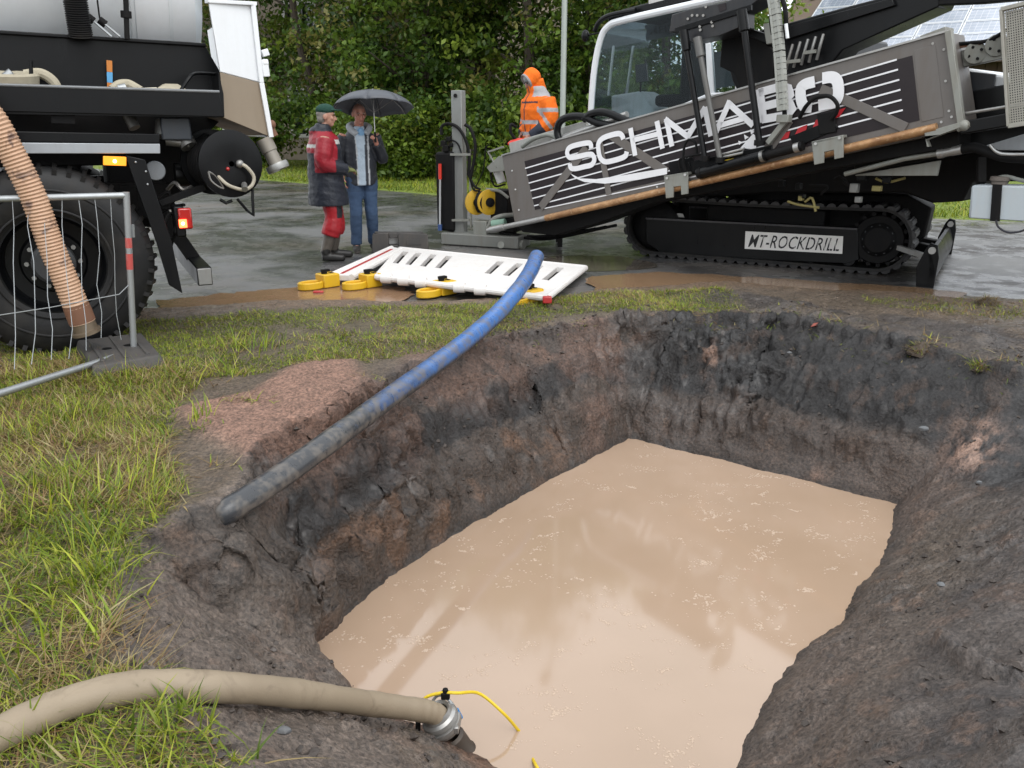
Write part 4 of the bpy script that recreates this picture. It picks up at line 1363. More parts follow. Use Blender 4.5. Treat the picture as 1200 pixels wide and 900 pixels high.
mb = MB(); mb.box(c + TN * .004, (0.095, .012, .12), mm); mb.build('end_cap', STEEL, bo, bevel=.004)
for o1_, o2_ in ((-.6, .6), (-1.6, 1.7)):
    mb = MB(); mb.bar(TP(190, 250, o1_), c - TN * o2_ + V((0, 0, .05)), .08, .1); mb.build('bumper_bracket', BLACKM, truck)
mb = MB(); mb.tube(smooth_path([TP(192, 262, -.1), TP(200, 250, -.14), TP(207, 262, -.15), TP(200, 290, -.2)], 6), .012, 6); mb.tube(smooth_path([TP(180, 235, -.3), TP(196, 225, -.3), TP(204, 240, -.3), TP(216, 240, -.2)], 6), .012, 6); mb.build('cable', BLACKM, truck)
# fittings on the tank: ribbed riser, levers, dark pipe
mb = MB()
h0, h1 = TP(95, 44, -.2), TP(84, -26, -.12)
n_ = 26
prof = []
for k in range(n_):
    f = k / n_; s = (h1 - h0).length
    prof += [(s * f, .062), (s * (f + .3 / n_), .076), (s * (f + .65 / n_), .076), (s * (f + .95 / n_), .062)]
mb.lathe(h0, h1 - h0, prof, 18); mb.build('ribbed_riser', RUBBER, truck)
for (a, b) in (((105, 21), (131, 43)), ((119, 25), (141, 43))):
    mb = MB(); mb.cyl(TP(*a, -.24), TP(*b, -.2), .008, 8); lv = mb.build('lever', GALV, truck)
    mb = MB(); mb.cyl(TP(a[0] - 3, a[1] - 2, -.25), TP(a[0] + 5, a[1] + 4, -.25), .026, 12); mb.build('lever_knob', BLACKM, lv)
mb = MB(); mb.cyl(TP(147, -14, -.25), TP(149, 46, -.24), .018, 10); mb.cyl(TP(147.5, 13, -.25), TP(148, 21, -.25), .036, 12); mb.build('dark_pipe', BLACKM, truck)
mb = MB(); mb.tube(smooth_path([TP(113, -10, -.26), TP(115, 8, -.25), TP(117, 22, -.24)], 4), .006, 6); mb.build('thin_cable', BLACKM, truck)

# wheels
def make_wheel(c):
    """tyre with lugs, rim and hub; c is the middle of the outer side face"""
    R, W = 0.625, 0.39
    ax = -TN
    rot = Matrix((TD, -TN, V((0, 0, 1)))).transposed()
    wheel = MB()
    prof = [(.055, .30), (.03, .315), (.012, .36), (.0, .43), (.006, .50), (.03, .560), (.06, .592), (.09, .603), (W / 2, .606), (W - .09, .603), (W - .06, .592), (W - .03, .56), (W, .45), (W - .05, .3)]
    wheel.lathe(c, ax, prof, 64)
    # lettered rings on the sidewall
    for r0 in (.455, .335):
        wheel.lathe(c - ax * .0045, ax, [(.006, r0), (.001, r0 + .006), (.001, r0 + .012), (.006, r0 + .018)], 64)
    tyre = wheel.build('wheel', RUBBER, truck)
    lug = None
    for k in range(44):
        for sgn in (0, 1):
            a = 2 * math.pi * (k + .5 * sgn) / 44
            ca, sa = math.cos(a), math.sin(a)
            if lug is None:
                mb = MB()
                e = V((0, 0, 0)); tt, tw = .026, .022
                # outer lug: wraps the shoulder
                def P(th, dep, rad): return c + TD * (rad * math.sin(th)) + V((0, 0, rad * math.cos(th))) + ax * dep
                q = [P(-tt, .03, .55), P(tt, .03, .55), P(tt * 1.0, .17, .600), P(-tt * 1.0, .17, .600), P(-tt * .8, .012, .572), P(tt * .8, .012, .572), P(tt * .75, .17, .628), P(-tt * .75, .17, .628)]
                q = q[:4] + [P(-tt * .8, .022, .590), P(tt * .8, .022, .590), P(tt * .75, .17, .627), P(-tt * .75, .17, .627)]
                mb.hexa(q)
                lo = mb.build('tread_lug', RUBBER, tyre, smooth=0); lug = lo.data
                lo.location = c - world_loc(truck); tyre_local = None
                # make the lug rotate about the wheel centre
                off = c - world_loc(tyre)
                lug.transform(Matrix.Translation(-off))
                lo.location = off
            else:
                lo = link_mesh('tread_lug', lug, tyre); lo.location = c - world_loc(tyre)
            lo.matrix_local = Matrix.Translation(c - world_loc(tyre)) @ Matrix.Rotation(a, 4, -TN if not sgn else -TN)
            if sgn:   # the other half of the tread, mirrored and staggered
                lo.matrix_local = lo.matrix_local @ Matrix.Translation(ax * W) @ Matrix.Rotation(math.pi, 4, V((0, 0, 1)))
    rim = MB()
    rim.lathe(c, ax, [(.04, .315), (.03, .325), (.03, .305), (.07, .285), (.10, .28), (.155, .275), (.16, .20), (.13, .185), (.13, .10), (.16, .10)], 48)
    rm = rim.build('rim', BLACK, tyre)
    hub = MB()
    hub.lathe(c, ax, [(.035, .0), (.035, .11), (.05, .128), (.16, .135)], 32)
    hub.lathe(c, ax, [(.03, .05), (.022, .045), (.02, .0)], 20)
    hub.build('hub', paint('hub_grey', (0.035, 0.037, 0.04), .5, dirt=.5), tyre)
    mb = MB()
    for k in range(10):
        a = 2 * math.pi * k / 10; p = c + TD * (.155 * math.cos(a)) + V((0, 0, .155 * math.sin(a))) + ax * .14
        mb.cyl(p, p - ax * .035, .015, 6)
        mb.build('wheel_nut', STEEL, tyre)
        mb = MB()
    return tyre
wc = TP(64, 316, 0.0); wc.z = 0.625
w1 = make_wheel(wc)
w1.scale = (1.07, 1.07, 1.07)
w1.location = V((-(wc.x - truck.location.x) * .07, -(wc.y - truck.location.y) * .07, -.015)) + TN * .05
for d in (-TD * 1.40, -TN * 1.95):
    w2 = copy_tree(w1, truck); w2.location = V(w1.location) + d

# things in the hose tray
def roll_of_hose():
    c = TP(10, 97, -.19)
    r = empty('rolled_hose', c, 'flat tan fire hose rolled up in the left end of the truck tray', 'hose')
    m = paint('canvas_tan', (0.40, 0.36, 0.27), .8, dirt=.4, bump=.4)
    mb = MB()
    pts = []
    mb.lathe(c + V((0, 0, -.07)), (0.05, -0.1, 1), [(0, .09), (0, .17), (.12, .19), (.135, .175), (.12, .13), (.03, .11), (0, .09)], 28)
    mb.build('coil', m, r)
    mb = MB(); mb.tube(smooth_path([c + TD * .1 + V((0, 0, .05)), c + TD * .2 + V((0, 0, .06)), c + TD * .27 + V((0, 0, .0)), c + TD * .28 + V((0, 0, -.1))], 6), .035, 10); mb.build('hose_end', m, r)
    mb = MB(); mb.cyl(c + V((-.02, -.05, .0)), c + V((.05, -.02, .06)), .035, 12); mb.build('coupling', GALV, r)
roll_of_hose()
def stake():
    a, b = TP(129.5, 125, -.27), TP(128, 71, -.27)
    r = empty('marking_stake', a, 'orange stake with a light blue band standing upright in the truck tray', 'stake')
    o, bl = paint('stake_orange', (0.55, 0.19, 0.03), .6), paint('stake_blue', (0.10, 0.35, 0.62), .6)
    for f0, f1, m, n in ((0, .52, o, 'shaft'), (.52, .75, bl, 'band'), (.75, 1, o, 'tip')):
        mb = MB(); mb.bar(a.lerp(b, f0), a.lerp(b, f1), .036, .03, TN); mb.build(n, m, r, bevel=.002)
stake()
def tray_hoses():
    m = paint('canvas_tan', (0.40, 0.36, 0.27), .8)
    r = empty('coiled_hose', TP(150, 104, -.15), 'pale hose with metal coupling lying in the tray beside the orange stake', 'hose')
    mb = MB(); mb.tube(smooth_path([TP(132, 106, -.12), TP(140, 100, -.14), TP(150, 99, -.16), TP(158, 103, -.14), TP(165, 107, -.12)], 6), .035, 10); mb.build('loop', m, r)
    mb = MB(); mb.tube([TP(158, 107, -.1), TP(184, 106, -.1)], .022, 10); mb.build('hose_end', paint('pale_hose', (.5, .46, .36), .6), r)
    mb = MB(); mb.cyl(TP(139, 105, -.06), TP(148, 103, -.06), .032, 12); mb.build('coupling', GALV, r)
    s = empty('canvas_sack', TP(200, 105, -.16), 'folded tan canvas sack in the right end of the truck tray', 'sack')
    mb = MB(); base = [TP(178, 112, -.08), TP(230, 114, -.08), TP(230, 114, -.28), TP(178, 112, -.28)]
    mb.hexa(base + [TP(180, 104, -.12), TP(222, 107, -.12), TP(206, 97, -.25), TP(192, 97, -.25)])
    mb.build('sack_body', m, s, bevel=.02)
tray_hoses()

# ribbed suction hose hanging in front of the wheel
def suction_hose():
    pts = [(-120, 60, 5.5), (-60, 92, 5.35), (-14, 132, 5.35), (12, 176, 5.38), (38, 228, 5.42), (60, 288, 5.45), (80, 336, 5.47), (97, 378, 5.5)]
    path = smooth_path([at(*p) for p in pts], 40)
    root = empty('suction_hose', path[-1], 'ribbed tan suction hose stained with mud, hanging in front of the truck wheel', 'hose')
    # resample
    d = [0]
    for a, b in zip(path, path[1:]): d.append(d[-1] + (b - a).length)
    step = .0055; n = int(d[-1] / step)
    q, r = [], []
    j = 0
    for k in range(n + 1):
        s = k * step
        while j < len(d) - 2 and d[j + 1] < s: j += 1
        q.append(path[j].lerp(path[j + 1], min(1, (s - d[j]) / (d[j + 1] - d[j] + 1e-9))))
        r.append((.073 + .008 * (0.5 + 0.5 * math.sin(k * 2 * math.pi / 4))))
    t = NT('ribbed_hose')
    n1 = t.noise(5, 4, .6, 1.0)
    c = t.mix(t.noise(40, 3), (0.42, 0.25, 0.155), (0.50, 0.33, 0.22))
    c = t.mix(t.ramp(n1, [(.56, 0), (.64, .85)]), c, (0.085, 0.05, 0.045))
    t.set(color=c, rough=.45)
    mb = MB(); mb.tube(q, r, 20); mb.build('ribbed_tube', t.m, root)
    e = path[-1]; dv = (path[-1] - path[-6]).normalized()
    mb = MB(); mb.lathe(e - dv * .13, dv, [(0, .080), (.06, .083), (.12, .083)], 22); mb.build('clamp', paint('rust', (0.17, 0.075, 0.04), .7, dirt=.3), root)
    mb = MB(); mb.lathe(e - dv * .02, dv, [(0, .075), (.07, .077), (.075, .092), (.095, .092), (.095, .068), (.02, .066)], 22); mb.build('coupling', paint('brassy', (0.22, 0.17, 0.12), .45, .7, dirt=.5), root)
suction_hose()

# leaning wire fence panel
def make_fence():
    TRc, BRc = at(148, 229, 5.60), at(157, 411, 5.63)
    TLf, BLf = G(0, 233, 1.13), G(0, 461, .16)
    k = 2.2
    TLc, BLc = TRc + (TLf - TRc) * k, BRc + (BLf - BRc) * k
    root = empty('mesh_fence', BRc, 'galvanised wire mesh fence panel leaning in front of the truck wheel', 'fence')
    mb = MB(); mb.tube([TLc, TRc], .021, 12); mb.build('top_rail', GALV, root)
    mb = MB(); mb.tube([BLc, BRc], .021, 12); mb.build('bottom_rail', GALV, root)
    up = (TRc - BRc).normalized()
    mb = MB(); mb.tube([TRc + up * .02, BRc - up * .12], .021, 12); post = mb.build('post', GALV, root)
    mb = MB(); a = TRc.lerp(BRc, .26); b = TRc.lerp(BRc, .46); mb.tube([a, a.lerp(b, .32)], .0216, 12); mb.tube([a.lerp(b, .5), b], .0216, 12)
    mb.build('red_mark', paint('faded_red', (0.45, 0.07, 0.06), .6, dirt=.5, dirt_col=(.4, .38, .36), scale=12), post)
    mb = MB(); mb.tube([TLc + up * .02, BLc - up * .1], .021, 12); mb.build('post', GALV, root)
    # wires: bent by use
    n = 17; r = random.Random(3)
    for i in range(1, n):
        f = i / n
        a, b = TRc.lerp(TLc, f), BRc.lerp(BLc, f)
        b = a.lerp(b, r.uniform(.86, .97) if i > 1 else .9)
        dv = (TLc - TRc).normalized()
        pts = [a.lerp(b, s) + dv * r.uniform(-.018, .018) + V((0, 0, 0)) for s in (0, .18, .4, .62, .82, 1)]
        pts[0] = a
        mb = MB(); mb.tube(pts, .0021, 5); mb.build('wire', GALV, root)
    a, b = TRc.lerp(BRc, .55), TLc.lerp(BLc, .60)
    mb = MB(); pts = [a, a.lerp(b, .05) + V((0, 0, -.06)), a.lerp(b, .3) + V((0, 0, -.065)), a.lerp(b, .6) + V((0, 0, -.05)), b]; mb.tube(pts, .003, 6); mb.build('wire', GALV, root)
    mb = MB(); mb.bar(TRc.lerp(BRc, .18) + TD * .03, TRc.lerp(BRc, .26) + TD * .03, .014, .014); mb.build('hook', GALV, post)
make_fence()

def foot_block(name_label, quad, h, parent_cat='fence foot'):
    """recycled plastic fence foot: long block with chamfered rim, ribs and post holes"""
    a, b, c, d = [V(p) for p in quad]
    m = paint('recycled_plastic', (0.055, 0.052, 0.050), .65, dirt=.5, dirt_col=(.12, .10, .08), scale=6)
    ctr = (a + b + c + d) / 4
    root = empty('fence_foot', ctr, name_label, parent_cat)
    up = V((0, 0, h))
    mb = MB()
    ins = lambda p, k: p + (ctr - p) * k
    low = [p for p in (a, b, c, d)]
    mb.hexa(low + [ins(p, .10) + up for p in low])
    mb.build('block', m, root, bevel=.012)
    e, f = (b - a), (d - a)
    mb = MB()
    for k in (.2, .5, .8):
        p, q = a + e * k + f * .12 + up * 1.04, a + e * k + f * .88 + up * 1.04
        mb.bar(p, q, e.length * .05, .014)
    mb.build('rib', m, root, bevel=.003)
    mb = MB()
    for k in (.35, .65): mb.cyl(a + e * k + f * .5 + up * .9, a + e * k + f * .5 + up * 1.03, .03, 14)
    mb.build('post_socket', BLACKM, root)
foot_block('muddy black plastic fence foot in the grass under the leaning mesh fence', [G(108, 448, .035), G(196, 432, .035), G(170, 402, .035), G(88, 412, .035)], .09)
# ------------------------------------------------------------------ horizontal drilling rig
GREYB = paint('mast_grey', (0.135, 0.123, 0.114), 0.42, dirt=0.55, dirt_col=(0.095, 0.072, 0.052), scale=2.2)
DARKP = plain('dark_panel', (0.020, 0.015, 0.017), 0.4, spec=0.3)
LETTER = paint('white_letter', (0.78, 0.78, 0.80), 0.4, dirt=0.08)
REDM = plain('red_mark', (0.42, 0.012, 0.02), 0.45)
GREENGREY = paint('bare_bracket', (0.26, 0.265, 0.24), 0.5, 0.3, dirt=.5, dirt_col=(.15, .11, .07))
LIGHTST = paint('light_steel', (0.42, 0.42, 0.41), 0.35, 0.7, dirt=.4, dirt_col=(.2, .16, .12))
WHITEC = paint('cab_white', (0.72, 0.74, 0.76), 0.3, dirt=.15, dirt_col=(.5, .49, .47))
ROD = None
def make_rod_mat():
    t = NT('rusty_rod')
    n = t.noise(3, 5, .65, 1.5, vec=t.mapping((1, 1, 1))); n2 = t.noise(26, 4)
    c = t.mix(t.ramp(n, [(.3, 0), (.7, 1)]), (0.20, 0.095, 0.04), (0.46, 0.26, 0.12))
    c = t.mix(t.ramp(n2, [(.55, 0), (.7, .6)]), c, (0.55, 0.38, 0.22))
    t.set(color=c, rough=.35, metal=.3)
    return t.m
ROD = make_rod_mat()

ME = V((0.718, -0.696, 0)).normalized()          # along the mast, towards the near right end
MN = V((-0.696, -0.718, 0)).normalized()         # out of the lettered face
MP = Plane(at(603, 258, 10.7), MN)
rig = empty('drilling_rig', (2.9, 9.6, 0), 'tracked horizontal drilling rig with white lettering on its long grey tilted mast', 'drilling rig')
def mp(pts, off=0.0): return [MP(a, b, off) for a, b in pts]
def mslab(pts, off, depth, name, mat, parent=None, bevel=0.0, **kw):
    mb = MB(); mb.prism(mp(pts, off), -MN * depth)
    return mb.build(name, mat, parent or rig, bevel=bevel, **kw)
def ribbon(mb, pts, width, nrm, thick=.006, close=False):
    pts = [V(p) for p in pts]
    n = len(pts); rings = []
    for i, p in enumerate(pts):
        a = pts[i] - pts[i - 1] if (i > 0 or close) else pts[1] - pts[0]
        b = pts[(i + 1) % n] - pts[i] if (i < n - 1 or close) else pts[-1] - pts[-2]
        a.normalize(); b.normalize()
        t = (a + b).normalized()
        s = nrm.cross(t).normalized()
        k = 1 / max(.5, a.dot(t))
        s = s * (width / 2 * k)
        rings.append([p - s, p + s, p + s + nrm * thick, p - s + nrm * thick])
    if close: rings.append(rings[0])
    mb.loft(rings, cap=not close)

# ---- mast (drill carriage): body, dark field, stripes, braces
mast = mslab([(588, 183), (1110, 37), (1127, 151), (603, 262)], 0.0, 0.42, 'mast', GREYB, bevel=.008)
mslab([(614.5, 189), (1069, 65), (1077.5, 141), (627, 246)], 0.004, 0.006, 'dark_field', DARKP, mast)
mslab([(1096, 52), (1071, 59), (1080, 143), (1106, 137)], 0.004, 0.005, 'cover_plate', GREYB, mast, bevel=.002)
yl = [197.3, 205.6, 214.6, 223.6, 232.6, 241.2]; yr = [69.8, 81.5, 93.5, 105.2, 117, 129]
for i in range(6):
    mb = MB(); x0 = 615.5 + i * 2.1
    ribbon(mb, [MP(x0, yl[i], .006), MP(1051 + i * 1.4, yr[i], .006)], .014, MN, .003); mb.build('stripe', LETTER, mast)
mb = MB(); ribbon(mb, [MP(637, 244.5, .006), MP(860, 197, .006)], .012, MN, .003); mb.build('stripe', LETTER, mast)
for (a, b, w) in (((634, 243), (688, 173), .095), ((703, 165), (714, 228), .075), ((716, 158), (782, 202), .095), ((893, 186), (925, 140), .10), ((962, 104), (1062, 150), .085)):
    mb = MB(); ribbon(mb, [MP(*a, .007), MP(*b, .007)], w, MN, .012); mb.build('brace', GREYB, mast, bevel=.002)
for q in ((1093, 51), (1106, 58), (1108, 95), (1112, 130), (1103, 143), (1115, 137), (600, 200), (604, 222), (608, 246), (770, 219), (940, 183)):
    mb = MB(); mb.cyl(MP(*q, .0), MP(*q, .010), .011, 8); mb.build('bolt', LIGHTST, mast)
mb = MB(); mb.bar(MP(1112, 36, .01), MP(1128, 152, .01), .05, .06, MN); mb.build('end_flange', GREENGREY, mast, bevel=.004)
mb = MB(); mb.bar(MP(588, 182, .004), MP(1111, 36, .004), .016, .022, MN); mb.build('top_edge', LIGHTST, mast)
# lettering
def stroke(pts, width, curve=False):
    q = mp(pts, .024)
    mb = MB(); ribbon(mb, smooth_path(q, 6) if curve else q, width, MN, .005)
    return mb
def letter(name, strokes):
    mb = MB()
    for pts, w, c in strokes:
        s = stroke(pts, w, c); mb.add(s.v, s.f)
    mb.build('letter', LETTER, mast, smooth=.3)
z7 = lambda pts: [(560 + x / 3.75, 80 + y / 3.75) for x, y in pts]
z5 = lambda pts: [(680 + x / 4.5, y / 4.5) for x, y in pts]
z6 = lambda pts: [(930 + x / 4.444, y / 4.444) for x, y in pts]
W = .057
letter('s', [(z7([(499, 352), (496, 334), (482, 328), (430, 338), (402, 350), (393, 370), (400, 389), (420, 392), (490, 378), (508, 386), (512, 405), (500, 424), (470, 432), (430, 441), (410, 438), (404, 420)]), W, True)])
letter('c', [(z7([(640, 312), (634, 296), (618, 287), (575, 297), (545, 311), (530, 335), (534, 380), (545, 402), (568, 411), (625, 397), (650, 384), (655, 366)]), W, True)])
letter('h', [(z7([(671, 263), (692, 384)]), W, False), (z7([(787, 232), (812, 353)]), W, False), (z7([(682, 316), (800, 287)]), W * .9, False)])
letter('m', [(z5([(454, 625), (484, 772)]), W, False), (z5([(448, 628), (572, 724)]), W, False), (z5([(567, 722), (660, 566)]), W, False), (z5([(657, 565), (690, 718)]), W, False)])
letter('a', [(z5([(716, 697), (790, 532)]), W, False), (z5([(778, 540), (912, 662)]), W, False), (z5([(742, 660), (870, 622)]), W * .9, False)])
WB = .098
letter('b', [(z5([(942, 470), (962, 645)]), WB, False), (z5([(942, 488), (1062, 455), (1098, 466), (1108, 500), (1085, 530), (1050, 540), (955, 565)]), WB * .75, False), (z5([(1060, 535), (1105, 545), (1118, 575), (1095, 605), (1060, 612), (958, 630)]), WB * .75, False)])
letter('o', [(z6([(110, 425), (60, 440), (38, 465), (40, 520), (58, 555), (95, 557)]), WB, True), (z6([(150, 408), (200, 402), (228, 425), (234, 490), (215, 530), (170, 541), (130, 549)]), WB, True)])
mb = MB(); mb.prism(mp(z7([(408, 463), (450, 484), (520, 487), (640, 470), (832, 437), (832, 465), (700, 491), (560, 507), (470, 500), (428, 483)]), .024), MN * .005); mb.build('swoosh', LETTER, mast)
zq = lambda pts: [(780 + x / 5.4545, 120 + y / 5.4545) for x, y in pts]
for q in ([(715, 248), (738, 205), (797, 183), (785, 228)], [(826, 208), (848, 165), (907, 142), (897, 188)], [(938, 168), (962, 112), (997, 99), (988, 148)], [(1062, 112), (1100, 50), (1152, 33), (1112, 92)]):
    mb = MB(); mb.prism(mp(zq(q), .012), MN * .004); mb.build('red_mark', REDM, mast)
mb = MB(); mb.prism(mp(zq([(480, 290), (560, 200), (578, 215), (580, 300), (520, 295)]), .02), MN * .004); mb.build('white_patch', LETTER, mast)
for q in ([(540, 172), (568, 188), (548, 205)], [(502, 205), (532, 222), (508, 238)], [(466, 245), (494, 255), (470, 272)]):
    mb = MB(); mb.prism(mp(zq(q), .026), MN * .003); mb.build('white_arrow', LETTER, mast)

# ---- drill rod along the foot of the mast, its brackets, feed cylinder
mb = MB(); a, b = MP(640, 255.5, .03), MP(1098, 149.5, .03); mb.tube([a, b], .038, 16); rod = mb.build('drill_rod', ROD, rig)
mb = MB(); a2 = MP(572, 270, .03); mb.tube([a2, a], .032, 14); mb.tube([a2.lerp(a, .05), a2.lerp(a, .3)], .042, 14); mb.build('rod_tip', LIGHTST, rod)
def bracket(x0, y0, x1, y1, slope):
    m = MB(); d = (x1 - x0)
    p = lambda fx, fy: (x0 + d * fx, y0 + (y1 - y0) * fy - slope * d * fx)
    m.prism(mp([p(0, 0), p(1, 0), p(1, .95), p(.72, .95), p(.70, .55), p(.40, .55), p(.38, 1), p(.08, 1)], .085), -MN * .02)
    m.prism(mp([p(0, 0), p(1, 0), p(1, .12), p(0, .12)], .085), -MN * .085)
    o = m.build('rod_bracket', GREENGREY, rig, bevel=.004)
    m = MB(); m.cyl(MP(*p(.12, .12), .09), MP(*p(.12, .12), .105), .014, 8); m.cyl(MP(*p(.88, .1), .09), MP(*p(.88, .1), .105), .014, 8); m.build('bracket_bolt', LIGHTST, o)
bracket(778, 206, 806, 233, .16)
bracket(951, 166, 988, 194, .22)
mslab([(1083, 155), (1126, 143), (1126, 149), (1118, 152), (1085, 164), (1088, 172), (1086, 172)], .06, .08, 'end_bracket', GREENGREY, bevel=.004)
mb = MB(); c0, c1, c2 = MP(818, 203.5, .07), MP(898, 182, .07), MP(941, 171, .07)
mb.tube([c0, c1], .052, 16); cyl = mb.build('feed_cylinder', BLACK, rig)
mb = MB(); mb.tube([c1, c2], .042, 16); mb.build('cylinder_head', BLACKM, cyl)
for f, m_ in ((0.02, BLACKM), (.93, STEEL)):
    mb = MB(); p = c0.lerp(c1, f); mb.tube([p, p + (c1 - c0).normalized() * .035], .056, 16); mb.build('cylinder_ring', m_, cyl)
mb = MB(); p = c1.lerp(c2, .78); mb.tube([p, p + (c1 - c0).normalized() * .05], .0435, 16); mb.build('cylinder_ring', LIGHTST, cyl)
mslab([(806, 190), (862, 178), (905, 170), (905, 182), (880, 186), (812, 203)], .03, .05, 'valve_block', BLACK, bevel=.006)
mslab([(846, 188), (866, 184.5), (866, 191.5), (846, 195.5)], .06, .03, 'yellow_plate', plain('yellow_plate', (0.62, 0.42, 0.02), .5), bevel=.002)
mb = MB(); mb.tube([MP(846, 181, .06), MP(872, 174, .06), MP(870, 179, .07), MP(848, 184, .07)], .012, 8); mb.build('fitting', LIGHTST, rig)
mb = MB(); mb.tube(smooth_path([MP(806, 206, .05), MP(801, 190, .08), MP(802, 172, .09), MP(807, 164, .09), MP(815, 168, .08), MP(817, 182, .06)], 5), .013, 8); mb.tube(smooth_path([MP(800, 206, .04), MP(796, 192, .07), MP(798, 186, .08), MP(812, 182, .08), MP(826, 180, .05)], 5), .011, 8); mb.build('hydraulic_hose', BLACKM, rig)
mslab([(783, 190), (812, 184), (814, 204), (786, 208)], .012, .012, 'hose_manifold', BLACK, bevel=.004)
mb = MB(); mb.tube(smooth_path([MP(937, 138, .03), MP(945, 124, .07), MP(957, 114, .09), MP(972, 113, .09), MP(981, 122, .08), MP(980, 132, .06), MP(974, 140, .04)], 6), .018, 10); mb.build('hydraulic_hose', BLACKM, rig)
mslab([(925, 160), (955, 148), (975, 140), (983, 150), (945, 168), (930, 172)], .02, .04, 'valve_block', BLACK, bevel=.006)
mslab([(957, 134), (978, 130), (979, 155), (960, 158)], .03, .05, 'hose_clamp', BLACKM, bevel=.006)
mb = MB(); mb.bar(MP(900, 168, .06), MP(922, 140, .05), .05, .05, MN); mb.build('link_arm', GREENGREY, rig, bevel=.004)

# ---- lower mast frame and chassis (dark masses under the mast)
mslab([(604, 262), (1124, 153), (1124, 172), (960, 200), (850, 222), (765, 238), (735, 249), (700, 262), (650, 276), (612, 272)], -.16, .30, 'mast_rail', BLACKM, bevel=.01)
KE = V((0.868, -0.497, 0)).normalized(); KN = V((-0.497, -0.868, 0)).normalized()
KP = Plane(G(790, 303), KN)
def kp(pts, off=0.0): return [KP(a, b, off) for a, b in pts]
def kslab(pts, off, depth, name, mat, parent=None, bevel=0.0, **kw):
    mb = MB(); mb.prism(kp(pts, off), -KN * depth)
    return mb.build(name, mat, parent or rig, bevel=bevel, **kw)
RT = .335
cl = KP(771, 272, -.2); cr = KP(1031, 284, -.2); cl.z = cr.z = RT + .035
def make_track():
    """rubber belt with bolted shoes around idler and sprocket"""
    ax = KN; L = (cr - cl).length; e = (cr - cl).normalized(); up = V((0, 0, 1))
    per = 2 * L + 2 * math.pi * RT
    def loop(s, r=RT):
        s = s % per
        if s < L: return cl + e * s + up * r - up * (.018 * math.sin(math.pi * s / L)), e, up
        s -= L
        if s < math.pi * RT:
            a = s / RT; n = up * math.cos(a) + e * math.sin(a); return cr + n * r, e * math.cos(a) - up * math.sin(a), n
        s -= math.pi * RT
        if s < L: return cr - e * s - up * r, -e, -up
        s -= L; a = s / RT; n = -up * math.cos(a) - e * math.sin(a); return cl + n * r, -e * math.cos(a) + up * math.sin(a), n
    W_ = .42; n = 60
    rings = []
    for k in range(120):
        p, t, nn = loop(per * k / 120); h = ax * W_ / 2
        rings.append([p - h - nn * .03, p + h - nn * .03, p + h + nn * .004, p - h + nn * .004])
    rings.append(rings[0])
    mb = MB(); mb.loft(rings, cap=False); tr = mb.build('track', RUBBER, rig)
    first = None
    for k in range(n):
        p, t, nn = loop(per * k / n)
        M = Matrix((t, ax, nn)).transposed().to_4x4(); M.translation = p - world_loc(rig) - V(tr.location)
        if first is None:
            mb = MB(); lw = per / n * .42
            mb.hexa([V((-lw, -W_ / 2 - .01, 0)), V((lw, -W_ / 2 - .01, 0)), V((lw, W_ / 2 + .01, 0)), V((-lw, W_ / 2 + .01, 0)), V((-lw * .7, -W_ / 2 - .006, .03)), V((lw * .7, -W_ / 2 - .006, .03)), V((lw * .7, W_ / 2 + .006, .03)), V((-lw * .7, W_ / 2 + .006, .03))])
            mb.hexa([V((-.02, -W_ / 2, .03)), V((.02, -W_ / 2, .03)), V((.02, W_ / 2, .03)), V((-.02, W_ / 2, .03)), V((-.012, -W_ / 2, .038)), V((.012, -W_ / 2, .038)), V((.012, W_ / 2, .038)), V((-.012, W_ / 2, .038))])
            first = mb.build('track_shoe', paint('track_shoe_black', (.022, .022, .024), .5, dirt=.45, dirt_col=(.1, .085, .07)), tr, smooth=0).data
            o = tr.children[0]
            first.transform(Matrix.Translation(world_loc(tr)))
        else: o = link_mesh('track_shoe', first, tr)
        o.matrix_local = M
    # side frame, sprocket, idler, rollers
    mb = MB(); mb.lathe(cr + ax * .16, -ax, [(-.05, 0), (-.045, .13), (-.02, .16), (0, .18), (.0, .25), (.04, .27), (.28, .27), (.28, .1)], 36); sp = mb.build('sprocket', BLACKM, tr)
    mb = MB()
    for k in range(17):
        a = 6.283 * k / 17; p = cr + ax * .12 + e * (.275 * math.cos(a)) + up * (.275 * math.sin(a)); mb.box(p, (.04, .05, .04), Matrix.Rotation(-a, 3, ax) @ Matrix((e, ax, up)).transposed())
    mb.build('sprocket_tooth', BLACKM, sp)['kind'] = 'stuff'
    mb = MB()
    for k in range(12):
        a = 6.283 * k / 12; p = cr + ax * .17 + e * (.15 * math.cos(a)) + up * (.15 * math.sin(a)); mb.cyl(p, p + ax * .015, .012, 6)
    mb.build('sprocket_bolt', paint('bolt_grey', (.06, .065, .07), .4, .5), sp)['kind'] = 'stuff'
    mb = MB(); mb.lathe(cl + ax * .14, -ax, [(0, .0), (0, .16), (.02, .26), (.05, .29), (.24, .29), (.26, .1)], 32); mb.build('idler', BLACKM, tr)
    for k in range(6):
        f = (k + .7) / 6.4; p = cl + e * (L * f) - up * (RT - .10)
        mb = MB(); mb.lathe(p + ax * .15, -ax, [(0, 0), (0, .07), (.06, .085), (.1, .07), (.2, .07), (.3, .085), (.3, 0)], 18); mb.build('roller', BLACK, tr)
    return tr
track = make_track()
sf = kslab([(757, 256), (822, 258), (1005, 268), (1007, 304), (990, 309), (900, 305), (775, 297), (757, 284)], -.03, .14, 'track_frame', BLACK, track, bevel=.008)
mb = MB(); mb.bar(KP(757, 256, -.02), KP(1005, 268.5, -.02), .02, .02); mb.build('frame_edge', paint('edge_sheen', (.03, .03, .035), .25), sf)
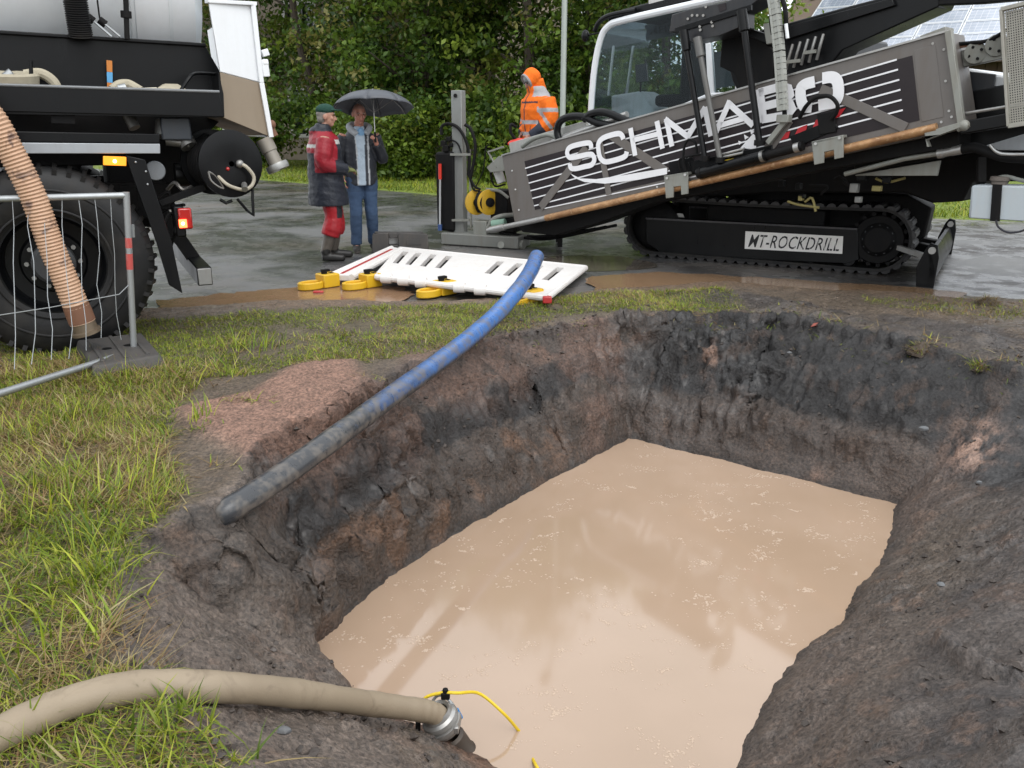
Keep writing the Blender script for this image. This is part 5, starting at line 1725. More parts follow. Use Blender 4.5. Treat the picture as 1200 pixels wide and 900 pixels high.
plate = kslab([(873.5, 271), (988, 277), (987, 297.5), (872.5, 291.5)], -.012, .008, 'name_plate', paint('plate_white', (0.80, 0.78, 0.75), .5, dirt=.18, dirt_col=(.35, .28, .22)), sf, bevel=.001)
def text_mesh(body, shear=0.0, bold=0.0):
    cu = bpy.data.curves.new('lettering', 'FONT'); cu.body = body; cu.shear = shear; cu.offset = bold; cu.extrude = 0.0; cu.resolution_u = 3
    cu.space_character = 1.05
    ob = bpy.data.objects.new('lettering', cu); COL.objects.link(ob)
    dg = bpy.context.evaluated_depsgraph_get()
    me = bpy.data.meshes.new_from_object(ob.evaluated_get(dg))
    bpy.data.objects.remove(ob); bpy.data.curves.remove(cu)
    return me
def text_on(body, q, mat, parent, shear=0.0, bold=0.0, mirror=False, name='lettering'):
    """fit text into the quad q = lower left, lower right, upper right, upper left (world points)"""
    me = text_mesh(body, shear, bold)
    xs = [v.co.x for v in me.vertices]; ys = [v.co.y for v in me.vertices]
    x0, x1, y0, y1 = min(xs), max(xs), min(ys), max(ys)
    off = world_loc(parent)
    for v in me.vertices:
        u, w = (v.co.x - x0) / (x1 - x0), (v.co.y - y0) / (y1 - y0)
        if mirror: u = 1 - u
        v.co = q[0].lerp(q[1], u).lerp(q[3].lerp(q[2], u), w) - off
    me.materials.clear(); me.materials.append(mat)
    me.update()
    return link_mesh(name, me, parent)
BLACKINK = plain('black_ink', (0.012, 0.012, 0.014), .5)
text_on('MT-ROCKDRILL', kp([(876.5, 289.5), (983, 294.5), (984.5, 279.5), (878.5, 274.5)], -.009), BLACKINK, plate, shear=.28, bold=.006)
mb = MB()
for i, f in enumerate((.155, .235, .325, .42, .50, .585, .67, .755, .83, .885, .95)):
    a = KP(876.5 + 108 * f, 290.5 + 5 * f, -.006); b = KP(879 + 106 * f, 273.5 + 5 * f, -.006); ribbon(mb, [a, b], .0045, KN, .002)
mb.build('stencil_gap', MATS['plate_white'], plate)
kslab([(783, 249), (800, 250.5), (802, 255), (787, 254)], -.14, .01, 'gap_light_patch', LIGHTST, track)  # pale plate stands in for light showing through the gap above the frame
tr2 = copy_tree(track, rig); tr2.location = V(track.location) - KN * 1.62
# cross frame between the tracks, slewing ring
mb = MB(); c = (cl + cr) / 2 - KN * .62; mm_ = Matrix((KE, -KN, V((0, 0, 1)))).transposed()
mb.box(c + V((0, 0, .10)), (1.35, 1.25, .34), mm_); mb.build('cross_frame', BLACKM, rig, bevel=.02)
mb = MB(); mb.lathe(c + V((0, 0, .27)), (0, 0, 1), [(0, .5), (0, .58), (.16, .58), (.16, .3)], 36); mb.build('slewing_ring', BLACKM, rig)
kslab([(880, 226), (1062, 228), (1092, 244), (1084, 278), (1052, 302), (900, 296)], -.50, .5, 'travel_housing', BLACKM, bevel=.02)
# upper deck: black body behind the mast
DM = Matrix((ME, -MN, V((0, 0, 1)))).transposed()
mslab([(735, 226), (905, 186), (1010, 165), (1130, 172), (1330, 128), (1330, 215), (1140, 212), (1128, 236), (1092, 238), (1060, 226), (905, 226), (780, 236)], -1.25, 1.3, 'deck', BLACKM, bevel=.02)
mslab([(1000, 140), (1128, 108), (1330, 70), (1330, 150), (1128, 178), (1000, 205)], -.45, 1.5, 'engine_bay', BLACK, bevel=.02)
# counterweight: white body with black doors
mslab([(1120, 84), (1135, 80), (1174, 88), (1330, 112), (1330, 128), (1126, 128)], -.50, 1.4, 'counterweight', WHITEC, bevel=.02)
mslab([(1132, 83), (1167, 87), (1160, 128), (1124, 128)], -.46, .03, 'side_door', paint('grey_black_door', (.022, .025, .03), .35), bevel=.008)
mslab([(1172, 106), (1330, 125), (1330, 150), (1168, 135)], -.46, .04, 'side_door', BLACK, bevel=.008)
mslab([(1150, 172), (1200, 157), (1330, 148), (1330, 178), (1170, 176)], -.40, .03, 'belly_plate', paint('belly_grey', (.34, .36, .38), .4, dirt=.3), bevel=.006)
mslab([(1002, 205), (1102, 188), (1098, 206), (1002, 206)], -.35, .03, 'belly_plate', GREENGREY, bevel=.006)
# hydraulic line with bright unions, right of the mast foot
mb = MB(); mb.tube([MP(990, 204, -.2), MP(1060, 186, -.2), MP(1100, 180, -.2)], .022, 10); mb.build('hydraulic_tube', GREENGREY, rig)
for x0, x1, r in ((1099, 1106, .04), (1106, 1116, .036), (1116, 1128, .04)):
    f0, f1 = (x0 - 1099) / 29, (x1 - 1099) / 29
    a, b = MP(1099, 180.5, -.18), MP(1128, 174.5, -.18)
    mb = MB(); mb.tube([a.lerp(b, f0), a.lerp(b, f1)], r, 14); mb.build('union', LIGHTST, rig)
mb = MB(); mb.tube(smooth_path([MP(1128, 174.5, -.18), MP(1142, 173, -.17), MP(1158, 178, -.16), MP(1180, 184, -.15), MP(1240, 186, -.15)], 6), .042, 12); mb.build('hydraulic_hose', BLACKM, rig)
mb = MB(); mb.tube(smooth_path([MP(1160, 170, -.1), MP(1168, 178, -.1), MP(1182, 181, -.1), MP(1230, 180, -.1)], 5), .013, 8); mb.build('hydraulic_hose', LIGHTST, rig)
mb = MB(); mb.tube([MP(1126, 134, -.05), MP(1200, 122, -.05), MP(1290, 108, -.05)], .014, 8); mb.tube([MP(1135, 148, -.1), MP(1200, 135, -.1), MP(1290, 116, -.1)], .012, 8); mb.build('control_rod', STEEL, rig)
mb = MB(); mb.ball(MP(1130, 147, .02), .045, 12, 8); mb.cyl(MP(1122, 151, .02), MP(1136, 145, .02), .028, 12); mb.build('pivot_pin', GREENGREY, rig)
mb = MB(); mb.bar(MP(1128, 150, -.05), MP(1300, 120, -.05), .10, .14, MN); mb.build('rear_beam', BLACK, rig, bevel=.01)
# jumble of valves and lines above the track
r_ = random.Random(8)
YV = paint('brass_fitting', (.36, .31, .12), .45, .4, dirt=.4)
for k in range(16):
    x, y = r_.uniform(915, 1040), r_.uniform(203, 238)
    p = MP(x, y, -.56); mb = MB()
    if k % 3 == 0: mb.tube(smooth_path([p, p + ME * r_.uniform(.05, .2) + V((0, 0, r_.uniform(-.05, .08))), p + ME * r_.uniform(.1, .35) + V((0, 0, r_.uniform(-.12, .02)))], 4), .013, 7); mb.build('line', YV if k % 6 == 0 else BLACKM, rig)
    else: mb.box(p, (r_.uniform(.04, .1), .06, r_.uniform(.04, .09)), DM); mb.build('valve', YV if r_.random() < .3 else STEEL if r_.random() < .3 else BLACK, rig, bevel=.006)

# ---- dozer blade
b0 = V((4.13, 8.40, 0)); bd = V((0.497, 0.868, 0)); be = KE
mb = MB()
prof = [(.0, -.02), (.05, .06), (.055, .16), (.03, .26), (.0, .33), (-.04, .33), (-.015, .24), (.0, .14), (-.02, .02), (-.05, -.02)]
mb.prism([b0 + be * x + V((0, 0, z)) for x, z in prof], bd * 2.6); blade = mb.build('dozer_blade', BLACK, rig, bevel=.004)
for f in (0.0, 2.55):
    mb = MB(); p = b0 + bd * f
    mb.prism([p + be * x + V((0, 0, z)) for x, z in ((-.10, -.02), (.06, -.02), (.07, .3), (.045, .42), (-.02, .44), (-.06, .38), (-.12, .2))], bd * .05); w_ = mb.build('blade_wing', BLACK, blade, bevel=.006)
    mb = MB(); c = p + be * .0 + V((0, 0, .37)); mb.cyl(c - bd * .02, c + bd * .07, .035, 14); mb.build('wing_eye', LIGHTST, w_)
for f in (1.35, 1.85):
    mb = MB(); p = b0 + bd * f + V((0, 0, .16)); mb.bar(p - be * .02, p - be * 1.0 + V((0, 0, .16)), .14, .16); mb.build('blade_arm', BLACKM, blade, bevel=.01)
mb = MB(); p = b0 + bd * .2 + V((0, 0, .26)); mb.bar(p, p - be * .35 + bd * .25 + V((0, 0, .06)), .05, .05); mb.build('blade_stay', STEEL, blade)

# ---- cab
CO = -1.0
cabm = MB()
cab_path = [(692, 155), (693, 125), (697, 80), (704, 46), (713, 31), (730, 24), (800, 8), (872, -8)]
def tube_frame(off, name='cab'):
    mb = MB(); mb.tube(smooth_path(mp(cab_path, off), 6), .042, 10, ); return mb
cab = tube_frame(CO).build('cab', WHITEC, rig)
tube_frame(CO - 1.05).build('far_frame', WHITEC, cab)
mslab([(712, 27), (730, 19.5), (800, 4), (880, -14), (880, -24), (800, -8), (728, 11), (712, 19)], CO - .05, 1.0, 'roof', BLACK, cab, bevel=.02)
mslab([(826.5, 50), (832, 50), (836.5, 112), (830, 112)], CO + .02, .06, 'pillar', WHITEC, cab, bevel=.008)
mslab([(861.5, 60), (864.5, 60), (864.5, 112), (861, 112)], CO + .02, .05, 'pillar', WHITEC, cab, bevel=.006)
mslab([(692, 150), (775, 132), (830, 109), (866, 107), (905, 100), (905, 165), (700, 210)], CO + .03, 1.1, 'body_panel', WHITEC, cab, bevel=.012)
def glass_mat():
    t = NT('cab_glass')
    tr = t.n.new('ShaderNodeBsdfTransparent'); tr.inputs['Color'].default_value = (.70, .75, .76, 1)
    gl = t.n.new('ShaderNodeBsdfGlossy'); gl.inputs['Roughness'].default_value = .02; gl.inputs['Color'].default_value = (.9, .95, 1, 1)
    fr = t.n.new('ShaderNodeFresnel'); fr.inputs['IOR'].default_value = 1.2
    mx = t.n.new('ShaderNodeMixShader')
    t.l.new(fr.outputs[0], mx.inputs[0]); t.l.new(tr.outputs[0], mx.inputs[1]); t.l.new(gl.outputs[0], mx.inputs[2]); t.l.new(mx.outputs[0], t.out.inputs['Surface'])
    return t.m
GLASS = glass_mat()
mslab([(694, 150), (699, 80), (706, 46), (714, 34), (730, 27), (826, 6), (830, 112), (775, 134)], CO, .008, 'window', GLASS, cab)
mslab([(833, 50), (862, 45), (862, 108), (836, 109)], CO, .008, 'window', GLASS, cab)
mslab([(696, 150), (701, 80), (708, 46), (716, 34), (830, 8), (838, 112), (775, 134)], CO - 1.05, .008, 'window', GLASS, cab)
mb = MB(); a = mp(cab_path[1:6], CO - .03); rings = []
mb.loft([[p, p - MN * 1.0] for p in smooth_path(a, 4)], closed=False, cap=False); mb.build('windscreen', GLASS, cab)
# things seen through the glass: sun strip with lettering seen from behind, console, screen, seat
strip = mslab([(706, 47), (716, 33), (826, 8), (828, 34), (706, 58)], CO - .95, .012, 'sun_strip', paint('strip_grey', (.055, .065, .07), .5), cab)
text_on('SCHMABO', mp([(731, 46), (800, 34), (799, 26), (730.5, 38.5)], CO - .94), BLACKINK, strip, bold=.02, mirror=True)
mslab([(716, 112), (748, 107), (754, 110), (766, 128), (764, 150), (716, 155)], CO - .35, .35, 'console', paint('console_grey', (.55, .58, .60), .5), cab, bevel=.02)
mslab([(744, 76), (757, 74), (758.5, 95), (745, 97)], CO - .3, .03, 'screen', paint('screen_dark', (.02, .022, .026), .2), cab, bevel=.005)
mb = MB(); mb.cyl(MP(751, 96, CO - .32), MP(750, 112, CO - .4), .012, 8); mb.build('screen_stand', BLACKM, cab)
for x0, x1 in ((715, 713), (738, 734)):
    mb = MB(); mb.bar(MP(x0 + 4, 54, CO - .9), MP(x1, 112, CO - .7), .025, .025, MN); mb.build('inner_post', paint('post_grey', (.4, .42, .44), .5), cab)
mb = MB(); mb.box(MP(800, 118, CO - .5), (.5, .5, .14), DM); mb.box(MP(815, 88, CO - .5), (.14, .48, .75), DM); mb.build('seat', BLACKM, cab, bevel=.05)
mslab([(833, 62), (862, 57), (862, 100), (836, 104)], CO - .9, .02, 'rear_panel', paint('rear_panel_grey', (.10, .12, .13), .5), cab)
mb = MB(); mb.box(MP(795, 2, CO - .3), (.5, .5, .1), DM); mb.build('roof_hatch', paint('muddy_white', (.5, .49, .47), .5, dirt=.5), cab, bevel=.02)
for x, y in ((683, 40),):
    mb = MB(); mb.ball(MP(686, 42, CO + .05), (.05, .05, .07)); mb.cyl(MP(686, 42, CO + .05), MP(704, 38, CO), .010, 8); mb.build('work_lamp', BLACK, cab)
mb = MB(); mb.tube(smooth_path([MP(697, 36, CO), MP(702, 26, CO + .02), MP(715, 18, CO + .02), MP(745, 12, CO)], 5), .03, 10); mb.build('roof_rail', BLACK, cab)
# hood behind the cab
mslab([(866, 55), (905, 45), (985, 40), (985, 120), (866, 150)], CO + .05, 1.2, 'engine_hood', BLACK, bevel=.03)

# ---- boom with head, drop struts, energy chain
BO = -.42
mslab([(905, 32), (930, 25), (984, 10), (1045, -6), (1110, -16), (1100, 8), (1033, 38), (988, 58), (970, 80), (905, 104), (870, 118), (858, 95), (850, 60), (868, 40)], BO, .35, 'boom', BLACK, bevel=.012)
mslab([(922, 31), (984, 14), (1045, -2), (1048, 6), (985, 26), (922, 46)], BO + .05, .05, 'boom_plate', BLACK, bevel=.004)
head = mslab([(784, 38), (787, 17), (810, 10), (850, 2), (884, -12), (893, -4), (880, 7), (866, 14), (866, 32), (845, 41), (808, 49), (799, 36)], -.02, .30, 'boom_head', paint('head_black', (.012, .013, .016), .35, dirt=.2), bevel=.01)
mslab([(790, 33), (880, 5), (880, 12), (792, 39)], .0, .03, 'head_flange', BLACK, head, bevel=.003)
for q in ((811, 18), (817, 18), (824, 18), (820, 31), (820.5, 35), (834, 26), (835, 30.5), (806, 22), (827, 8)):
    mb = MB(); mb.cyl(MP(*q, -.02), MP(*q, .0), .013, 8); mb.build('head_bolt', LIGHTST, head)
mslab([(841, 6), (850, 3), (851, 11), (843, 14)], -.015, .02, 'head_slot', DARKP, head)
for (a, b, w) in (((801, 36), (826, 186), .062), ((817, 44), (844, 188), .058), ((869, 12), (890, 168), .068)):
    st_mat = BLACK if w != .058 else paint('strut_grey', (.12, .12, .115), .4, .3)
    A_, B_ = MP(*a, .10), MP(*b, .10)
    mb = MB(); mb.tube([A_, A_.lerp(B_, .15), A_.lerp(B_, .16), B_], [w * .72, w * .72, w * .46, w * .46], 14); so = mb.build('drop_strut', st_mat, rig)
    mb = MB(); mb.tube([B_ - V((0, 0, .02)), B_ + V((0, 0, .03))], w * .75, 12); mb.build('strut_foot', BLACKM, so)
pth = smooth_path([MP(903, -20, .12), MP(908, 10, .12), MP(913, 55, .12), MP(916, 100, .12), MP(918, 140, .12)], 40)
d_ = [0]
for a, b in zip(pth, pth[1:]): d_.append(d_[-1] + (b - a).length)
chain = None; CHM = paint('chain_grey', (.36, .37, .34), .5, .2, dirt=.4, dirt_col=(.2, .18, .14)); link_me = None
nlk = int(d_[-1] / .052)
ch_root = None
for k in range(nlk):
    s = k * .052; j = max(i for i in range(len(d_)) if d_[i] <= s); p = pth[j]; t_ = (pth[min(j + 1, len(pth) - 1)] - pth[max(j - 1, 0)]).normalized()
    M = Matrix((MN.cross(t_), t_, MN)).transposed()
    if ch_root is None:
        mb = MB(); mb.tube([pth[0] - MN * .03, pth[len(pth) // 2] - MN * .03, pth[-1] - MN * .03], .022, 8); ch_root = mb.build('energy_chain', BLACKM, rig)
        mb = MB(); mb.box((0, 0, 0), (.082, .046, .06)); mb.box((.03, 0, .033), (.02, .05, .012)); mb.box((-.03, 0, .033), (.02, .05, .012))
        me = mb.build('chain_link', CHM, ch_root, smooth=0); me.data.transform(Matrix.Translation(world_loc(ch_root))); link_me = me.data; o = me
    else: o = link_mesh('chain_link', link_me, ch_root)
    M4 = M.to_4x4(); M4.translation = p - world_loc(ch_root); o.matrix_local = M4
mb = MB(); mb.box(MP(919, 139, .08), (.12, .08, .07), DM); mb.build('chain_end', GREENGREY, ch_root, bevel=.006)
mb = MB(); mb.tube(smooth_path([MP(897, -10, .1), MP(902, 5, .1), MP(903, 25, .08), MP(905, 40, .0)], 6), .014, 8); mb.build('hydraulic_hose', BLACKM, rig)
mb = MB(); mb.tube(smooth_path([MP(912, -12, .1), MP(919, 6, .1), MP(921, 22, .1), MP(921, 45, .05)], 6), .022, 8); mb.build('hydraulic_hose', BLACKM, rig)
mb = MB(); mb.tube([MP(921, 28, .12), MP(923, 45, .12)], .016, 8); mb.build('fitting', WHITEC, rig)
mslab([(894, 28), (905, 26), (908, 50), (898, 52)], -.2, .05, 'sandy_plate', GREENGREY, bevel=.006)
for k in range(5):
    x = 921 + k * 9; mb = MB(); mb.tube(smooth_path([MP(x + 8, 52 - k * 3, BO + .07), MP(x + 4, 66 - k * 3, BO + .09), MP(x, 82 - k * 3, BO + .07)], 4), .014, 8); mb.build('steel_line', STEEL, rig)
mb = MB(); mb.bar(MP(919, 73, BO + .11), MP(938, 71, BO + .11), .03, .03, MN); mb.bar(MP(942, 62, BO + .11), MP(956, 60, BO + .11), .03, .03, MN); mb.build('line_clamp', GREENGREY, rig)
mslab([(862, 28), (905, 42), (902, 52), (870, 40)], BO + .1, .08, 'boom_gusset', BLACK, bevel=.01)
mslab([(846, 40), (880, 36), (906, 58), (906, 100), (872, 112), (860, 86), (843, 78)], -.36, .06, 'boom_foot', BLACKM, bevel=.01)
mslab([(1098, -6), (1200, -12), (1220, -2), (1150, 4), (1098, 6)], BO, .1, 'hose_bundle', BLACKM, bevel=.02)
# rear link arm with bolted discs, tail guard of perforated plate
arm = mslab([(1116, 62), (1178, 46), (1300, 8), (1300, 30), (1178, 68), (1121, 80)], -.28, .08, 'rear_link', GREENGREY, bevel=.006)
for x, y in ((1143, 62), (1168, 53)):
    mb = MB(); mb.cyl(MP(x, y, -.28), MP(x, y, -.255), .085, 24); ds = mb.build('bolted_disc', GREENGREY, arm, bevel=.004)
    mb = MB()
    for k in range(4):
        a = k * 1.57 + .5; p = MP(x, y, -.25) + ME * (.05 * math.cos(a)) + V((0, 0, .05 * math.sin(a))); mb.cyl(p, p + MN * .008, .012, 8)
    mb.build('disc_bolt', BLACKM, ds)
mb = MB(); mb.tube(smooth_path([MP(1118, 52, -.26), MP(1140, 50, -.25), MP(1156, 48, -.25), MP(1172, 40, -.25), MP(1200, 20, -.25)], 6), .016, 8); mb.build('hydraulic_hose', BLACKM, rig)
mb = MB(); mb.bar(MP(1118, 56, -.27), MP(1150, 51, -.27), .02, .03, MN); mb.build('rusty_strip', paint('rust', (.17, .075, .04), .7), rig)
g = [MP(1173.5, 11, .02), MP(1250, -8, .02), MP(1258, 136, .02), MP(1182, 148, .02)]
GM = paint('perforated_grey', (.34, .33, .29), .5, .3, dirt=.3)
mb = MB()
for a, b in ((g[0], g[1]), (g[3], g[2])): mb.bar(a, b, .03, .05, MN)
for a, b in ((g[0], g[3]), (g[1], g[2])): mb.bar(a, b, .02, .05, MN)
guard = mb.build('tail_guard', GM, rig, bevel=.003)
mb = MB()
nx, ny = 26, 48
for i in range(1, nx): ribbon(mb, [g[0].lerp(g[1], i / nx), g[3].lerp(g[2], i / nx)], .0085, MN, .002)
for j in range(1, ny): ribbon(mb, [g[0].lerp(g[3], j / ny) + MN * .001, g[1].lerp(g[2], j / ny) + MN * .001], .0085, MN, .002)
mb.build('perforated_sheet', GM, guard)['kind'] = 'stuff'
mslab([(1178, 14), (1250, -2), (1255, 132), (1186, 142)], -.06, .25, 'guard_box', BLACKM, guard)
# water tank carried at the tail
wt = mslab([(1138, 217), (1238, 219), (1238, 262), (1134, 256)], -.06, .30, 'water_tank', paint('poly_tank', (.42, .47, .50), .35, dirt=.25, dirt_col=(.45, .40, .33)), bevel=.02)
mslab([(1163, 216), (1174, 216.5), (1171, 259.5), (1160, 259)], -.045, .02, 'strap', BLACKM, wt)
mb = MB(); c = MP(1171, 215, -.2); mb.lathe(c - V((0, 0, .02)), (0, 0, 1), [(0, .06), (.04, .06), (.045, .075), (.075, .07), (.08, .0)], 18); mb.build('tank_cap', paint('cap_brown', (.12, .10, .085), .6), wt)
mb = MB(); mb.tube(smooth_path([MP(1167, 209, -.2), MP(1180, 207, -.2), MP(1200, 212, -.2), MP(1240, 218, -.2)], 5), .016, 8); mb.build('tank_hose', paint('hose_grey', (.20, .21, .19), .6), wt)
mb = MB(); mb.tube(smooth_path([MP(1167, 258, -.03), MP(1170, 266, -.03), MP(1180, 272, -.03), MP(1192, 272, -.03), MP(1206, 268, -.03), MP(1230, 262, -.04)], 6), .008, 8); mb.build('cord', plain('cord_black', (.012, .012, .02), .5), wt)
for x_h in (1150, 1225):
    mb = MB(); mb.bar(MP(x_h, 215, -.25), MP(x_h, 186, -.35), .06, .06); mb.build('tank_hanger', BLACKM, wt)

# ---- front anchor with post, guard, reels and hoses
ag0, ag1 = G(517, 287), G(607, 293)
ae = (ag1 - ag0).normalized(); an = V((ae.y, -ae.x, 0))
AP = Plane(ag0, an)
AM = Matrix((ae, -an, V((0, 0, 1)))).transposed()
mb = MB(); c = (ag0 + ag1) / 2 - an * .2; mb.box(c + V((0, 0, .085)), ((ag1 - ag0).length, .40, .15), AM); base = mb.build('anchor_base', paint('base_grey', (.20, .205, .19), .5, .2, dirt=.5, dirt_col=(.14, .11, .08)), rig, bevel=.012)
mb = MB(); mb.cyl(AP(587, 287, .0), AP(587, 287, .03), .045, 16); mb.build('base_pin', GREENGREY, base)
mb = MB(); mb.cyl(AP(610, 287, -.1), AP(614, 287, -.1), .06, 14); mb.build('base_pin', GREENGREY, base)
post = MB(); a, b = AP(540, 273, -.2), AP(537, 106, -.2); post.bar(a, b, .15, .12, an); post_o = post.build('anchor_post', paint('post_steel', (.24, .25, .24), .45, .35, dirt=.4, dirt_col=(.15, .13, .11)), rig, bevel=.008)
mb = MB(); mb.cyl(AP(533.5, 112, -.15), AP(533.5, 112, -.12), .025, 10); mb.build('post_bolt', BLACKM, post_o)
mb = MB(); mb.bar(AP(528, 181, -.11), AP(551, 181, -.11), .03, .03); mb.bar(AP(530, 258, -.11), AP(550, 258, -.11), .03, .03); mb.bar(AP(550.5, 175, -.14), AP(552, 268, -.14), .02, .02, an); mb.build('post_clamp', GREENGREY, post_o)
mb = MB(); mb.prism([AP(510, 178, -.1), AP(531, 178, -.1), AP(532, 272, -.1), AP(512.5, 270, -.1)], -an * .25); gd = mb.build('drive_guard', BLACKM, rig, bevel=.03)
mb = MB(); mb.tube([AP(515.5, 192, -.08), AP(515.7, 210, -.08)], .022, 12); mb.build('red_sleeve', plain('bright_red', (.55, .03, .015), .4), gd)
mb = MB(); mb.tube([AP(515.7, 210, -.08), AP(515.5, 264, -.08)], .013, 10); mb.build('pale_tube', paint('pale_tube', (.4, .41, .42), .5), gd)
mb = MB(); mb.tube([AP(515.5, 263, -.08), AP(515.5, 270, -.08)], .03, 12); mb.build('blue_end', plain('blue_end', (.03, .07, .2), .5), gd)
mb = MB()
for (x, y, s) in ((520, 168, .07), (526, 163, .06), (529, 170, .05), (523, 174, .08)): mb.box(AP(x, y, -.13), (s, s, s), AM)
mb.build('drive_motor', BLACKM, gd, bevel=.01)
for pts, r in (([(517, 158), (518, 148), (526, 145), (537, 150), (546, 165), (550, 185), (549, 205)], .02), ([(545, 146), (552, 152), (557, 170), (555, 190), (551, 210)], .022), ([(527, 163), (536, 168), (541, 180), (543, 182)], .010), ([(549, 205), (556, 218), (563, 222)], .016), ([(551, 210), (555, 222), (562, 224)], .012), ([(556, 222), (566, 200), (569, 175), (572, 170)], .008)):
    mb = MB(); mb.tube(smooth_path([AP(x, y, -.12) for x, y in pts], 6), r, 8); mb.build('hydraulic_hose', BLACKM, rig)
YEL = paint('reel_yellow', (.55, .33, .015), .45, dirt=.3)
for x, tilt in ((558.5, .2), (573, -.25)):
    c = AP(x, 237, -.18); dv = (ae * math.cos(.35) + an * .75 + ae * 0).normalized()
    mb = MB(); mb.lathe(c, dv, [(-.02, .03), (-.02, .13), (-.01, .165), (.01, .165), (.02, .13), (.02, .03)], 28); rl = mb.build('hose_reel', YEL, rig)
    mb = MB(); mb.lathe(c + dv * .03, dv, [(-.02, .0), (0, .06), (.02, .06), (.03, .0)], 18); mb.build('reel_hub', BLACKM, rl)
mb = MB(); c = AP(566, 237, -.2); mb.lathe(c - ae * .05, ae, [(0, .14), (.10, .14)], 24); mb.build('wound_hose', BLACKM, rig)
mb = MB(); mb.box(AP(566, 267, -.18), (.2, .2, .2), AM); mb.build('anchor_block', GREENGREY, rig, bevel=.012)
mb = MB(); mb.tube(smooth_path([AP(572, 268, -.08), AP(577, 258, -.08), AP(588, 253, -.1), AP(602, 252, -.2)], 5), .03, 10); mb.build('anchor_bracket', GREENGREY, rig)
mb = MB(); mb.tube([AP(577, 263, -.04), AP(592, 261, -.05)], .055, 14); mb.build('rod_socket', paint('green_socket', (.22, .36, .28), .5, dirt=.4), rig)
mb = MB(); mb.box(AP(594, 262, -.3), (.34, .3, .2), AM); mb.box(AP(590, 240, -.38), (.25, .3, .4), AM); mb.build('rotary_head', BLACKM, rig, bevel=.02)
mb = MB(); mb.box(AP(588, 232, -.3), (.1, .1, .06), AM); mb.tube(smooth_path([AP(570, 222, -.2), AP(585, 224, -.2), AP(596, 232, -.2)], 4), .02, 8); mb.build('valve', GREENGREY, rig)
mb = MB(); mb.cyl(AP(583, 200, -.12), AP(588, 214, -.12), .06, 14); mb.build('white_bottle', paint('bottle_white', (.55, .55, .53), .5), rig)
mb = MB(); mb.tube(smooth_path([AP(578, 195, -.14), AP(575, 205, -.14), AP(580, 218, -.14), AP(592, 216, -.14)], 5), .012, 8); mb.build('hydraulic_hose', BLACKM, rig)
mslab([(570, 196), (584, 183), (590, 183), (592, 200), (574, 202)], -.1, .1, 'bent_bracket', GREENGREY, bevel=.006)
mb = MB(); mb.bar(MP(572, 178, -.1), MP(590, 172, -.1), .02, .02, MN); mb.bar(MP(572, 178, -.1), MP(582, 196, -.1), .015, .015, MN); mb.build('sensor_arm', GREENGREY, rig)
for k in range(7):
    mb = MB(); mb.tube(smooth_path([AP(585 + k * 3, 272 + k * .9, -.12), AP(620 + 4 * k, 277 + k * .5, -.3), MP(650 + 12 * k, 276 - k * 2, -.35)], 4), .018, 7); mb.build('hydraulic_hose', BLACKM, rig)
# on top of the mast: rail, loose hoses
mb = MB(); mb.bar(MP(600, 181, -.2), MP(690, 156, -.2), .28, .05, MN); mb.build('top_cover', paint('cover_light', (.40, .40, .38), .45, .2, dirt=.4), rig, bevel=.004)
mb = MB(); mb.tube([MP(648, 166, -.12), MP(735, 134, -.12)], .035, 12); mb.build('top_rail', LIGHTST, rig)
mb = MB(); mb.tube(smooth_path([MP(612, 172, -.12), MP(625, 163, -.1), MP(642, 158, -.1), MP(655, 163, -.1)], 6), .026, 10); mb.build('pale_hose', paint('hose_grey', (.20, .21, .19), .6), rig)
for pts in ([(657, 167), (653, 155), (656, 143), (667, 137), (684, 137), (700, 144), (720, 148)], [(684, 140), (694, 133), (710, 132), (735, 142), (752, 148)]):
    mb = MB(); mb.tube(smooth_path([MP(x, y, -.08) for x, y in pts], 7), .042, 12); mb.build('hydraulic_hose', BLACK, rig)
mslab([(1078, 47), (1108, 36), (1108, 31), (1078, 42)], -.1, .2, 'top_lug', GREENGREY, bevel=.004)
# ------------------------------------------------------------------ people
def cloth_mat(name, rough=.8, bump=.5, scale=14):
    t = NT(name)
    c = t.attr('tint', 'Color')
    n = t.noise(scale, 4, .6)
    t.set(color=t.mix(1.0, c, t.mix(n, (.72, .72, .72), (1.12, 1.12, 1.12)), 'MULTIPLY'), rough=rough, spec=.3)
    t.bump(t.math('ADD', t.noise(9, 3, .6, 1.2), t.math('MULTIPLY', t.noise(60, 3), .25)), bump, .02)
    return t.m
CLOTH = cloth_mat('cloth'); WETCLOTH = cloth_mat('wet_shell_cloth', .42, .45, 9); RUBB = cloth_mat('rubber_boot', .35, .15, 20); HAIRM = cloth_mat('hair', .6, .6, 60)
def skin_mat():
    t = NT('skin')
    c = t.attr('tint', 'Color'); n = t.noise(30, 4)
    t.set(color=t.mix(1.0, c, t.mix(n, (.8, .78, .76), (1.12, 1.12, 1.12)), 'MULTIPLY'), rough=.5, sss=.05)
    return t.m
SKIN = skin_mat()
